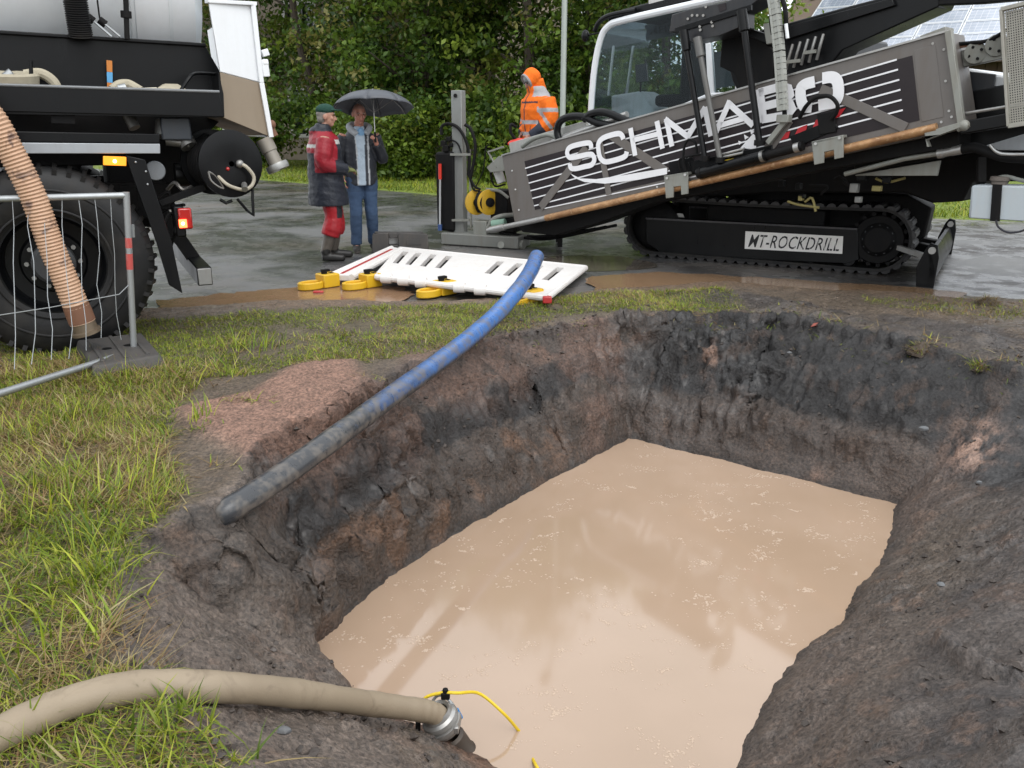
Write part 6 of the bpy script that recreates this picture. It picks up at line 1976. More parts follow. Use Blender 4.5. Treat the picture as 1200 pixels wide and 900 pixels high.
def fuse(name, mb, voxel, mat, parent, M, tint, smooth=6, wrinkle=0.0, seed=0):
    """fuse overlapping lofts into one continuous surface; M maps figure space to world, tint(co, normal) gives the material's own colour"""
    me = bpy.data.meshes.new('tmp'); me.from_pydata([tuple(p) for p in mb.v], [], mb.f)
    bm = bmesh.new(); bm.from_mesh(me); bmesh.ops.recalc_face_normals(bm, faces=bm.faces); bm.to_mesh(me); bm.free()
    ob = bpy.data.objects.new('tmp', me); COL.objects.link(ob)
    r = ob.modifiers.new('r', 'REMESH'); r.mode = 'VOXEL'; r.voxel_size = voxel; r.use_smooth_shade = True
    s = ob.modifiers.new('s', 'SMOOTH'); s.factor = .5; s.iterations = smooth
    dg = bpy.context.evaluated_depsgraph_get()
    m2 = bpy.data.meshes.new_from_object(ob.evaluated_get(dg))
    bpy.data.objects.remove(ob); bpy.data.meshes.remove(me)
    m2.name = name
    n = len(m2.vertices)
    co = np.empty(n * 3, np.float32); m2.vertices.foreach_get('co', co); co = co.reshape(-1, 3).astype(float)
    no = np.empty(n * 3, np.float32); m2.vertex_normals.foreach_get('vector', no); no = no.reshape(-1, 3).astype(float)
    col = np.array([tint(c, q) for c, q in zip(co, no)])
    if wrinkle:
        d = fbm(co[:, 0] * 9 + co[:, 1] * 5 + seed, co[:, 2] * 13 + co[:, 1] * 4, 3, seed) * wrinkle
        co = co + no * d[:, None]
    R = np.array([[M[i][j] for j in range(3)] for i in range(3)]); T = np.array([M[i][3] for i in range(3)])
    off = np.array(world_loc(parent))
    co = co @ R.T + T - off
    m2.vertices.foreach_set('co', co.astype(np.float32).ravel())
    ca = m2.color_attributes.new('tint', 'FLOAT_COLOR', 'POINT')
    ca.data.foreach_set('color', np.hstack([np.clip(col, 0.002, 1), np.ones((n, 1))]).astype(np.float32).ravel())
    m2.materials.clear(); m2.materials.append(mat)
    m2.shade_smooth(); m2.update()
    return link_mesh(name, m2, parent)
def ell(mb, rings, seg=20, rot=None):
    """rings: (x, y, z, half width, half depth)"""
    rr = []
    for x, y, z, a, b in rings:
        ring = []
        for k in range(seg):
            t = 2 * math.pi * k / seg
            ring.append(V((x + a * math.cos(t), y + b * math.sin(t), z)))
        rr.append(ring)
    mb.loft(rr)
def limb(mb, pts, rad, n=5, seg=12):
    p = smooth_path(pts, n)
    s = np.linspace(0, 1, len(rad)); r = list(np.interp(np.linspace(0, 1, len(p)), s, rad))
    mb.tube(p, r, seg)
def hand(mb, w, d, nrm, side, curl):
    """w wrist, d direction of the palm, nrm palm normal, side +1/-1 for the thumb side, curl per joint"""
    w, d, nrm = V(w), V(d).normalized(), V(nrm).normalized()
    x = d.cross(nrm).normalized() * side
    nrm = x.cross(d).normalized() * side
    M = Matrix((x, d, nrm)).transposed()
    mb.ball(w + d * .045, (.040, .052, .017), 14, 10, M)
    mb.tube([w - d * .03, w + d * .02], [.026, .03], 10)
    for i, (off, ln, r) in enumerate(((.030, .072, .0085), (.010, .080, .009), (-.010, .075, .0085), (-.029, .058, .0075))):
        p = w + d * (.086 - .006 * abs(i - 1)) + x * off; a = curl[0]; pts = [p - d * .02, p]
        for k in range(3):
            dd = d * math.cos(a) + nrm * math.sin(a); p = p + dd * ln * (.42, .33, .25)[k]; pts.append(p); a += curl[1]
        mb.tube(pts, [r, r, r * .97, r * .9, r * .75], 8)
    p = w + d * .025 + x * .030; q = p + (d * .55 + x * .65 + nrm * .25).normalized() * .036; s = q + (d * .8 + x * .2 + nrm * .5).normalized() * .032
    mb.tube([p - x * .01, p, q, s], [.012, .0125, .0105, .008], 8)
def head(mb, c, f, u, s=1.0):
    """c centre, f facing, u up"""
    f, u = V(f).normalized(), V(u).normalized(); x = f.cross(u).normalized(); u = x.cross(f).normalized()
    M = Matrix((x, f, u)).transposed()
    P = lambda a, b, g: c + x * a * s + f * b * s + u * g * s
    mb.ball(P(0, -.008, .025), (.076 * s, .097 * s, .095 * s), 18, 12, M)
    mb.ball(P(0, .022, -.035), (.060 * s, .070 * s, .078 * s), 16, 12, M)
    mb.ball(P(0, .055, -.083), (.036 * s, .034 * s, .028 * s), 12, 8, M)
    mb.tube([P(0, .088, .018), P(0, .108, -.018), P(0, .112, -.03), P(0, .088, -.036)], [.008 * s, .014 * s, .016 * s, .010 * s], 10)
    for q in (-1, 1):
        mb.ball(P(q * .078, -.01, -.01), (.012 * s, .024 * s, .034 * s), 10, 8, M)
        mb.ball(P(q * .034, .078, .030), (.026 * s, .014 * s, .010 * s), 10, 8, M)
        mb.ball(P(q * .045, .068, -.02), (.020 * s, .018 * s, .018 * s), 10, 8, M)
    mb.ball(P(0, .083, -.058), (.024 * s, .014 * s, .009 * s), 10, 8, M)
    return P
def frame(loc, fwd):
    f = V((fwd[0], fwd[1], 0)).normalized(); x = V((f.y, -f.x, 0))
    M = Matrix(((x.x, f.x, 0, loc[0]), (x.y, f.y, 0, loc[1]), (0, 0, 1, loc[2]), (0, 0, 0, 1)))
    return M
def face_bits(parent, P, M, skin, brow):
    eye, brw, lip = plain('eye_dark', (.02, .015, .012), .2), plain('brow_' + str(brow[0]), brow, .8), plain('lip', (.30, .12, .10), .5)
    mb = MB()
    for q in (-1, 1): mb.ball(P(q * .034, .0905, .016), .008, 8, 6)
    mb.v = [M @ p for p in mb.v]; mb.build('eyes', eye, parent)
    mb = MB()
    for q in (-1, 1): mb.tube([P(q * .018, .095, .034), P(q * .036, .094, .039), P(q * .054, .084, .034)], .005, 6)
    mb.v = [M @ p for p in mb.v]; mb.build('eyebrows', brw, parent)
    mb = MB(); mb.tube([P(-.022, .090, -.060), P(0, .097, -.058), P(.022, .090, -.060)], .004, 6); mb.v = [M @ p for p in mb.v]; mb.build('mouth', lip, parent)
def legs_body(mb, hips, knees, ankles, toes):
    for s in (0, 1):
        limb(mb, [hips[s], knees[s], ankles[s]], [.085, .078, .058, .055, .042, .036])
        mb.tube([V(ankles[s]) + V((0, 0, -.03)), V(ankles[s]).lerp(V(toes[s]), .5) + V((0, 0, -.01)), toes[s]], [.04, .042, .03], 10)
def arms_body(mb, sh, el, wr):
    for s in (0, 1): limb(mb, [sh[s], el[s], wr[s]], [.055, .048, .042, .038, .027])
TORSO = [(0, 0, .86, .15, .10), (0, 0, .95, .165, .115), (0, .0, 1.08, .145, .10), (0, .01, 1.25, .165, .12), (0, .0, 1.38, .175, .11), (0, -.01, 1.45, .12, .08), (0, 0, 1.50, .06, .06)]
def fixed(c): return lambda co, no: c
skinA = (.40, .215, .155)

def man_red():
    loc = G(388, 304); loc.z = 0
    M = frame(loc, (.93, .28))
    root = empty('person', loc, 'person in a red and navy work coat, red trousers, rubber boots and green cap', 'person', 'people beside the drilling rig')
    hips = [(-.09, 0, .90), (.09, 0, .90)]; knees = [(-.10, .09, .50), (.11, .05, .50)]; ank = [(-.11, .05, .09), (.13, -.07, .09)]; toe = [(-.12, .23, .035), (.15, .11, .035)]
    sh = [(-.19, 0, 1.41), (.19, 0, 1.41)]; el = [(-.25, -.02, 1.14), (.25, -.03, 1.13)]; wr = [(-.13, .22, 1.07), (.13, .23, 1.05)]
    b = MB(); ell(b, TORSO); b.tube([(0, 0, 1.46), (0, .02, 1.56)], [.058, .055], 12)
    P = head(b, V((0, .045, 1.635)), (.12, 1, -.06), (0, .04, 1)); arms_body(b, sh, el, wr); legs_body(b, hips, knees, ank, toe)
    hand(b, wr[0], (.5, .8, -.1), (.3, -.2, -1), -1, (.5, .6)); hand(b, wr[1], (-.4, .85, -.1), (-.3, -.2, -1), 1, (.5, .6))
    fuse('body', b, .008, SKIN, root, M, fixed(skinA), 4)
    face_bits(root, P, M, skinA, (.25, .23, .21))
    j = MB()
    ell(j, [(0, .015, .64, .25, .235), (0, .01, .78, .24, .225), (0, 0, .95, .225, .205), (0, .0, 1.12, .22, .20), (0, .0, 1.28, .23, .20), (0, 0, 1.40, .22, .165), (0, -.01, 1.46, .14, .115), (0, 0, 1.53, .088, .088), (0, .0, 1.555, .085, .085)])
    for s in (0, 1): limb(j, [V(sh[s]) * .96 + V((0, 0, .03)), V(el[s]), V(wr[s])], [.10, .10, .09, .085, .064])
    j.ball((0, -.09, 1.47), (.11, .07, .06))
    navy, red = np.array((.018, .021, .030)), np.array((.26, .014, .024))
    def tj(c, n):
        x, y, z = c
        side = abs(x) > .165 and z > 1.02
        if y > .10 and abs(x) > .08 and z < 1.16: return navy      # cuffs
        if 1.335 < z < 1.385 and y > -.02 and abs(x) < .17 and abs(x) > .05: return np.array((.48, .48, .46))
        if 1.29 < z < 1.33 and y < -.08 and abs(x) < .2: return np.array((.45, .45, .43))
        if z > 1.47: return navy
        if side or (z > 1.24 and y < .06) or (z > 1.38): return red
        return navy
    fuse('coat', j, .012, WETCLOTH, root, M, tj, 5, .010, 3)
    t = MB()
    for s in (0, 1):
        k = V(knees[s]); a = V(ank[s]); limb(t, [V(hips[s]), k, a.lerp(k, .50)], [.125, .115, .105, .115, .10])
    def tt(c, n): return np.array((.015, .016, .02)) if (c[2] > .5 and c[1] > .08 and n[1] > .3 and c[0] > 0) else np.array((.30, .012, .018))
    fuse('trousers', t, .012, WETCLOTH, root, M, tt, 4, .012, 5)
    for s in (0, 1):
        bt = MB(); a = V(ank[s]); k = V(knees[s]); limb(bt, [a.lerp(k, .66), a.lerp(k, .3), a + V((0, -.01, .0))], [.078, .07, .062, .058])
        tv = V(toe[s]); bt.tube([a + V((0, -.045, -.035)), a + V((0, 0, -.035)), a.lerp(tv, .55) + V((0, 0, -.012)), tv + V((0, .02, .0)), tv + V((0, .045, -.005))], [.045, .052, .050, .043, .02], 14)
        mud = lambda c, n: np.array((.085, .072, .060)) if c[2] > .12 + .03 * math.sin(c[0] * 40) else np.array((.020, .019, .018))
        fuse('boot', bt, .010, RUBB, root, M, mud, 3)
    for s in (0, 1):
        g = MB(); d = (.5, .8, -.1) if s == 0 else (-.4, .85, -.1); n_ = (.3, -.2, -1) if s == 0 else (-.3, -.2, -1)
        hand(g, wr[s], d, n_, -1 if s == 0 else 1, (.5, .6))
        g.v = [V(wr[s]) + (p - V(wr[s])) * 1.18 for p in g.v]; g.tube([V(wr[s]) - V(d) * .05, V(wr[s]) + V(d) * .02], [.045, .04], 12)
        fuse('glove', g, .007, CLOTH, root, M, fixed((.13, .14, .05) if s else (.03, .03, .03)), 2)
    h = MB(); c = V((0, .045, 1.635)); h.ball(c + V((0, -.02, .03)), (.079, .094, .085)); h.ball(c + V((0, -.055, -.02)), (.068, .052, .07))
    fuse('hair', h, .008, HAIRM, root, M, fixed((.22, .20, .18)), 2)
    cp = MB(); cp.ball(c + V((0, -.008, .070)), (.088, .108, .068), 18, 12); cp.prism([c + V((-.078, .06, .062)), c + V((-.06, .15, .058)), c + V((0, .185, .056)), c + V((.06, .15, .058)), c + V((.078, .06, .062))], V((0, 0, .014)))
    fuse('cap', cp, .006, CLOTH, root, M, fixed((.012, .050, .036)), 2)
man_red()

def man_umbrella():
    loc = G(428, 294); loc.z = 0
    M = frame(loc, (.36, -.93))
    root = empty('person', loc, 'bald person in a dark jacket, pale hoodie and blue jeans holding the umbrella', 'person', 'people beside the drilling rig')
    hips = [(-.09, 0, .92), (.09, 0, .92)]; knees = [(-.10, .02, .50), (.10, .04, .50)]; ank = [(-.12, -.03, .09), (.11, .02, .09)]; toe = [(-.15, .14, .03), (.14, .19, .03)]
    sh = [(-.19, 0, 1.43), (.19, 0, 1.43)]; el = [(-.28, .0, 1.13), (.27, -.03, 1.15)]; wr = [(-.16, .20, 1.33), (.24, .02, .92)]
    b = MB(); ell(b, TORSO); b.tube([(0, 0, 1.46), (0, .02, 1.58)], [.060, .058], 12)
    hc = V((0.0, .05, 1.665))
    P = head(b, hc, (-.05, 1, -.32), (0, .3, 1)); arms_body(b, sh, el, wr); legs_body(b, hips, knees, ank, toe)
    hand(b, wr[0], (.25, .35, .9), (.8, .3, -.35), -1, (1.1, 1.1)); hand(b, wr[1], (-.1, .15, -1), (-1, 0, 0), 1, (.4, .4))
    def ts(c, n): return (.36, .20, .155) if c[2] > 1.72 else (.44, .20, .145)
    fuse('body', b, .008, SKIN, root, M, ts, 3)
    face_bits(root, P, M, skinA, (.16, .13, .11))
    j = MB()
    ell(j, [(0, 0, .82, .195, .145), (0, 0, .95, .20, .15), (0, .01, 1.12, .19, .145), (0, .01, 1.28, .205, .155), (0, 0, 1.40, .205, .14), (0, -.01, 1.47, .13, .105), (0, 0, 1.52, .085, .085)])
    for s in (0, 1): limb(j, [V(sh[s]) * .97 + V((0, 0, .02)), V(el[s]), V(wr[s]) - (V(wr[s]) - V(el[s])).normalized() * .02], [.082, .08, .07, .066, .05])
    def tj(c, n):
        x, y, z = c
        if y > .05 and abs(x - .02) < .045 + .08 * max(0, z - 1.25) and z > .8 and n[1] > .15: return np.array((.36, .44, .52))
        if y > .05 and abs(abs(x) - .068 - .06 * max(0, z - 1.25)) < .010 and z < 1.42: return np.array((.40, .42, .44))
        return np.array((.026, .029, .036))
    fuse('jacket', j, .012, WETCLOTH, root, M, tj, 5, .009, 11)
    h = MB(); h.tube(smooth_path([(-.05, .11, 1.42), (-.12, .03, 1.50), (-.08, -.09, 1.53), (.08, -.09, 1.53), (.12, .03, 1.50), (.05, .11, 1.42)], 5), .042, 10)
    fuse('hood', h, .01, CLOTH, root, M, fixed((.34, .36, .38)), 3, .006, 4)
    s_ = MB(); s_.ball((0, .10, 1.44), (.05, .035, .07)); fuse('shirt', s_, .01, CLOTH, root, M, fixed((.20, .36, .55)), 2)
    t = MB(); ell(t, [(0, 0, .84, .17, .125), (0, 0, .95, .18, .13)])
    for s in (0, 1): limb(t, [V(hips[s]), V(knees[s]), V(ank[s])], [.115, .10, .082, .078, .07, .072])
    fuse('jeans', t, .012, CLOTH, root, M, lambda c, n: np.array((.035, .062, .115)) * (1.25 if abs(c[2] - .6) < .14 and n[1] > .4 else .95), 4, .008, 21)
    for s in (0, 1):
        bt = MB(); a, tv = V(ank[s]), V(toe[s]); bt.tube([a + V((0, -.05, -.04)), a + V((0, 0, -.03)), a.lerp(tv, .55) + V((0, 0, -.015)), tv + V((0, .02, 0)), tv + V((0, .04, -.004))], [.04, .052, .046, .04, .018], 14)
        fuse('shoe', bt, .009, CLOTH, root, M, lambda c, n: (.03, .028, .026) if c[2] > .025 else (.10, .09, .08), 2)
    # umbrella
    grip = M @ (V(wr[0]) + V((.02, .05, .075)))
    top = at(437, 107, grip.y + .06)
    u = empty('umbrella', grip, 'open dark grey umbrella held over the person in the dark jacket', 'umbrella')
    ax = (top - grip).normalized(); ax = (ax + V((-.02, .30, 1.0))).normalized()
    grip0 = grip
    x_ = ax.orthogonal().normalized(); y_ = ax.cross(x_)
    R, H, n = .49, .20, 8
    canopy_m = paint('umbrella_cloth', (.050, .056, .070), .45, dirt=.1, spec=.7)
    for k in range(n):
        mb = MB(); rows = 7; cols = 6
        g = []
        for i in range(rows + 1):
            f = i / rows; row = []
            for j_ in range(cols + 1):
                w = j_ / cols; a = 2 * math.pi * (k + w) / n
                sag = 1 - .085 * math.sin(math.pi * w) * f
                rr = R * math.sin(f * 1.30) / math.sin(1.30) * (1 - .045 * math.sin(math.pi * w)) 
                z = -H * (1 - math.cos(f * 1.30)) / (1 - math.cos(1.30)) * sag
                row.append(top + x_ * (rr * math.cos(a)) + y_ * (rr * math.sin(a)) + ax * z)
            g.append(row)
        vs = [p for row in g for p in row]; m = cols + 1
        mb.add(vs, [(i * m + j_, i * m + j_ + 1, (i + 1) * m + j_ + 1, (i + 1) * m + j_) for i in range(rows) for j_ in range(cols)])
        o = mb.build('canopy_panel', canopy_m, u, smooth=1.2); so = o.modifiers.new('t', 'SOLIDIFY'); so.thickness = .0016
        mb = MB(); a = 2 * math.pi * k / n
        pts = [top + (x_ * math.cos(a) + y_ * math.sin(a)) * (R * math.sin(f * 1.30) / math.sin(1.30) * .985) - ax * (H * (1 - math.cos(f * 1.30)) / (1 - math.cos(1.30)) + .006) for f in (0, .25, .5, .75, 1)]
        mb.tube(pts, .0025, 5); mb.tube([pts[2], top - ax * .25], .002, 5); mb.build('rib', STEEL, u)
    mb = MB(); mb.tube([top + ax * .03, top - ax * .05, grip0 + (top - grip0) * -.05], .0065, 8); mb.build('shaft', LIGHTST, u)
    mb = MB(); sd_ = (top - grip0).normalized(); mb.tube([grip + sd_ * .05, grip - sd_ * .07], [.013, .016], 10); mb.build('handle', BLACKM, u)
man_umbrella()

def man_orange():
    zf = .44
    top = at(627, 78, 11.5)
    loc = V((top.x - .02 + .06, 11.5, zf))
    M = frame(loc, (-.87, -.49))
    root = empty('person', loc, 'person in a hooded orange high visibility suit standing on the rig', 'person', 'people beside the drilling rig')
    hips = [(-.09, 0, .92), (.09, 0, .92)]; knees = [(-.10, .05, .50), (.11, .02, .50)]; ank = [(-.12, .0, .09), (.12, -.04, .09)]; toe = [(-.14, .18, .03), (.14, .14, .03)]
    sh = [(-.22, 0, 1.42), (.22, 0, 1.42)]; el = [(-.30, .0, 1.15), (.30, -.02, 1.14)]; wr = [(-.16, .20, .96), (.15, .14, .98)]
    b = MB(); ell(b, TORSO); b.tube([(0, 0, 1.46), (0, .05, 1.57)], [.058, .055], 12)
    hc = V((0, .09, 1.63)); hf, hu = V((0.1, .85, -.55)), V((0, .55, .85))
    P = head(b, hc, hf, hu); arms_body(b, sh, el, wr); legs_body(b, hips, knees, ank, toe)
    hand(b, wr[0], (.2, .7, -.6), (.7, -.4, -.5), -1, (.8, .7)); hand(b, wr[1], (-.2, .7, -.6), (-.7, -.4, -.5), 1, (.8, .7))
    fuse('body', b, .008, SKIN, root, M, fixed((.33, .165, .12)), 3)
    face_bits(root, P, M, skinA, (.03, .022, .018))
    bd = MB(); f_, u_ = hf.normalized(), hu.normalized(); bd.ball(hc + f_ * .055 - u_ * .085, (.05, .045, .045)); bd.ball(hc + f_ * .03 - u_ * .06, (.066, .05, .045))
    fuse('beard', bd, .008, HAIRM, root, M, fixed((.02, .014, .012)), 2)
    org, gry, nav = np.array((.80, .155, .010)), np.array((.36, .36, .37)), np.array((.03, .034, .05))
    j = MB()
    ell(j, [(0, 0, .76, .24, .19), (0, 0, .92, .235, .19), (0, .01, 1.10, .235, .185), (0, .02, 1.28, .255, .19), (0, .01, 1.40, .25, .17), (0, .0, 1.48, .17, .13), (0, .04, 1.56, .12, .12)])
    for s in (0, 1): limb(j, [V(sh[s]) * .97 + V((0, 0, .02)), V(el[s]), V(wr[s])], [.11, .105, .095, .085, .062])
    def tj(c, n):
        x, y, z = c
        if abs(x) > .20:
            for i, s in enumerate((0, 1)):
                if (x < 0) == (s == 0):
                    d = (V(c) - V(el[s])).dot((V(wr[s]) - V(el[s])).normalized())
                    if .02 < d < .06: return gry
                    if d > .12: return nav
            if z > 1.455 or .0 < (1.30 - z) < .05: return gry
            return org
        if y > .08 and z < 1.08 and abs(x) > .10 and n[2] > -.5 and y > .17: return nav
        if .955 < z < 1.005 or 1.10 < z < 1.15: return gry
        if 1.36 < z < 1.375 and y > .05: return nav
        if abs(x) < .012 and y > .1: return nav
        if z > 1.435 and abs(x) > .09: return gry
        return org
    fuse('jacket', j, .012, CLOTH, root, M, tj, 5, .010, 31)
    h = MB(); Mh = Matrix((f_.cross(u_).normalized(), f_, u_)).transposed()
    h.ball(hc - f_ * .02 + u_ * .035, (.108, .115, .118), 18, 14, Mh); h.tube([hc - f_ * .05 - u_ * .03, V((0, -.03, 1.47))], [.098, .10], 14)
    h.lathe(hc + f_ * .03 + u_ * .03, f_, [(-.03, .108), (.055, .100), (.06, .09), (-.03, .085), (-.03, .108)], 24)
    def th(c, n):
        d = (V(c) - hc).dot(f_)
        return gry * .8 if d > .058 else org
    ho = fuse('hood', h, .008, CLOTH, root, M, th, 3, .006, 9)
    t = MB(); ell(t, [(0, 0, .80, .17, .13), (0, 0, .95, .175, .13)])
    for s in (0, 1): limb(t, [V(hips[s]), V(knees[s]), V(ank[s])], [.12, .11, .09, .088, .085])
    fuse('trousers', t, .014, CLOTH, root, M, lambda c, n: gry if (.36 < c[2] < .42 or .24 < c[2] < .30) else org, 4, .01, 41)
    for s in (0, 1):
        bt = MB(); a, tv = V(ank[s]), V(toe[s]); bt.tube([a + V((0, -.05, -.04)), a + V((0, 0, -.03)), a.lerp(tv, .55) + V((0, 0, -.012)), tv + V((0, .02, 0))], [.045, .056, .05, .035], 12)
        fuse('boot', bt, .012, RUBB, root, M, fixed((.03, .025, .02)), 2)
    # platform he stands on belongs to the rig
    mb = MB(); mb.box((loc.x, loc.y, zf - .03), (.75, .6, .05)); st = mb.build('foot_platform', BLACKM, rig, bevel=.004)
    mb = MB()
    for dx in (-.3, .3): mb.bar((loc.x + dx, loc.y - .25, .0), (loc.x + dx, loc.y - .25, zf - .05), .06, .06)
    for dx in (-.3, .3): mb.bar((loc.x + dx, loc.y + .25, .0), (loc.x + dx, loc.y + .25, zf - .05), .06, .06)
    mb.build('platform_leg', BLACKM, st)['kind'] = 'stuff'
    # hand tool held in front
    p = M @ (V(wr[0]).lerp(V(wr[1]), .35) + V((0, .13, -.07)))
    tl_ = empty('cordless_tool', p, 'red and black power tool in the hands of the person in orange', 'tool')
    mb = MB(); mb.tube([p + V((.10, .0, .0)), p + V((.0, .0, -.01)), p + V((-.10, -.02, -.03)), p + V((-.14, -.02, -.035))], [.035, .05, .04, .015], 14); mb.build('tool_body', plain('bright_red', (.55, .03, .015), .4), tl_)
    mb = MB(); mb.tube([p + V((.03, 0, .0)), p + V((.07, .01, -.12))], .022, 10); mb.box(p + V((.08, .01, -.15)), (.12, .07, .06)); mb.build('grip', BLACKM, tl_, bevel=.01)
    mb = MB(); mb.tube(smooth_path([p + V((-.04, 0, .02)), p + V((-.10, .0, .10)), p + V((-.10, 0, .20)), p + V((-.03, .02, .17))], 6), .02, 10); mb.build('side_handle', BLACKM, tl_)
man_orange()
# ------------------------------------------------------------------ barriers, pipe, hose, pump and other small things
def quad_slab(mb, q, th, holes, nu=1):
    """q: four corner points (far left, far right, near right, near left); holes in (u0,u1,v0,v1)"""
    P = lambda u, v, h: q[0].lerp(q[1], u).lerp(q[3].lerp(q[2], u), v) + V((0, 0, h))
    us = sorted({0, 1, *[h[0] for h in holes], *[h[1] for h in holes]}); vs = sorted({0, 1, *[h[2] for h in holes], *[h[3] for h in holes]})
    for i in range(len(us) - 1):
        for j in range(len(vs) - 1):
            cu, cv = (us[i] + us[i + 1]) / 2, (vs[j] + vs[j + 1]) / 2
            if any(h[0] < cu < h[1] and h[2] < cv < h[3] for h in holes): continue
            a, b, c, d = us[i], us[i + 1], vs[j], vs[j + 1]
            mb.hexa([P(a, d, 0), P(b, d, 0), P(b, c, 0), P(a, c, 0), P(a, d, th), P(b, d, th), P(b, c, th), P(a, c, th)])
    return P
PLW = paint('barrier_white', (0.74, 0.72, 0.70), .45, dirt=.35, dirt_col=(.5, .40, .32), scale=4, bump=.1)
PLY = paint('barrier_yellow', (0.66, 0.40, 0.015), .4, dirt=.25, dirt_col=(.4, .25, .06))
PLR = plain('barrier_red', (.42, .03, .03), .4)
def yellow_foot(parent, px, py, z, yaw, s=1.0):
    c = G(px, py, z)
    d = V((math.cos(yaw), math.sin(yaw), 0)); n = V((-d.y, d.x, 0)); up = V((0, 0, 1))
    mb = MB()
    M = Matrix((d, n, up)).transposed()
    # rounded paddle with a raised rim, and a blocky neck
    ring = [c + d * (.20 * s * math.cos(a) - .02) + n * (.13 * s * math.sin(a)) for a in frange(0, 2 * math.pi, 25)[:-1]]
    inner = [c + d * (.155 * s * math.cos(a) - .02) + n * (.09 * s * math.sin(a)) for a in frange(0, 2 * math.pi, 25)[:-1]]
    h = up * .07
    k = len(ring); mb.add(ring + [p + h for p in ring] + [p + h for p in inner] + [p + h * .45 for p in inner],
        [(i, (i + 1) % k, k + (i + 1) % k, k + i) for i in range(k)] + [(k + i, k + (i + 1) % k, 2 * k + (i + 1) % k, 2 * k + i) for i in range(k)] + [(2 * k + i, 2 * k + (i + 1) % k, 3 * k + (i + 1) % k, 3 * k + i) for i in range(k)] + [tuple(3 * k + i for i in range(k)), tuple(range(k))[::-1]])
    mb.box(c + d * .24 * s + up * .065, (.26 * s, .24 * s, .13), M)
    o = mb.build('yellow_foot', PLY, parent, bevel=.010)
    fl = MB(); fl.add([p + h * .47 for p in inner], [tuple(range(k))]); fl.build('recess', plain('foot_orange', (.62, .25, .02), .45), o)
    kb = MB(); kb.cyl(c + d * .19 * s + up * .125, c + d * .19 * s + up * .16, .03, 12); kb.box(c + d * .21 * s + up * .16, (.08, .045, .025), M); kb.build('locking_knob', BLACKM, o)
    mb = MB(); mb.box(c + d * .30 * s + up * .132, (.03, .05, .006), M); mb.build('slot', BLACKM, o)
    return o
def barrier_main():
    q = [G(469, 294.5, .04), G(686, 317, .04), G(641, 353, .09), G(441, 328, .09)]
    root = empty('safety_barrier', sum(q, V()) / 4 * 1.0, 'white slotted plastic barrier lying flat under the blue pipe', 'barrier', 'barriers lying by the road edge')
    holes = [(u, u + .036, .15, .60) for u in (.035, .115, .205, .295, .58, .68, .785, .885)]
    mb = MB(); P = quad_slab(mb, q, .05, holes); board = mb.build('board', PLW, root, smooth=0)
    mb = MB()
    for (a, b) in ((0, 1), (1, 2), (2, 3), (3, 0)): mb.tube([q[a] + V((0, 0, .028)), q[b] + V((0, 0, .028))], .03, 10)
    mb.build('rim', PLW, root)
    for u, v in ((.45, .5), (.52, .5), (.40, .72), (.47, .72)):
        mb = MB(); mb.bar(P(u, v, .052), P(u + .05, v, .052), .03, .008); mb.build('raised_mark', PLW, board, bevel=.002)
    for u in (.07, .18, .29, .52, .64):
        mb = MB(); mb.cyl(P(u, 1.0, .03) + V((-.05, 0, 0)), P(u, 1.0, .03) + V((.05, -.02, 0)), .05, 12); mb.build('hinge_lug', PLW, root)
    mb = MB(); mb.box(q[2] + V((.0, -.03, .02)), (.08, .06, .06)); mb.build('red_reflector', PLR, root, bevel=.01)
    yellow_foot(root, 418, 338, .015, .75, .68); yellow_foot(root, 505, 347, .015, .75, .68); yellow_foot(root, 608, 358, .03, .8, .66)
barrier_main()
def barrier_left():
    q = [G(459, 294, .05), G(470, 296, .05), G(412, 329, .06), G(386, 328, .06)]
    root = empty('safety_barrier', sum(q, V()) / 4, 'white barrier with a red stripe lying left of the slotted one', 'barrier', 'barriers lying by the road edge')
    mb = MB(); P = quad_slab(mb, q, .05, []); mb.build('board', PLW, root, smooth=0)
    mb = MB(); mb.bar(P(.42, .08, .053), P(.42, .95, .053), .03, .006); mb.build('red_stripe', PLR, root)
    mb = MB()
    for a, b in ((0, 3), (1, 2)): mb.tube([q[a] + V((0, 0, .03)), q[b] + V((0, 0, .03))], .035, 10)
    mb.build('rim', PLW, root)
    f = yellow_foot(root, 367, 338, .015, .75, .70)
    mb = MB(); mb.box(G(373, 342, .02), (.10, .05, .02)); mb.build('red_reflector', PLR, root, bevel=.01)
barrier_left()

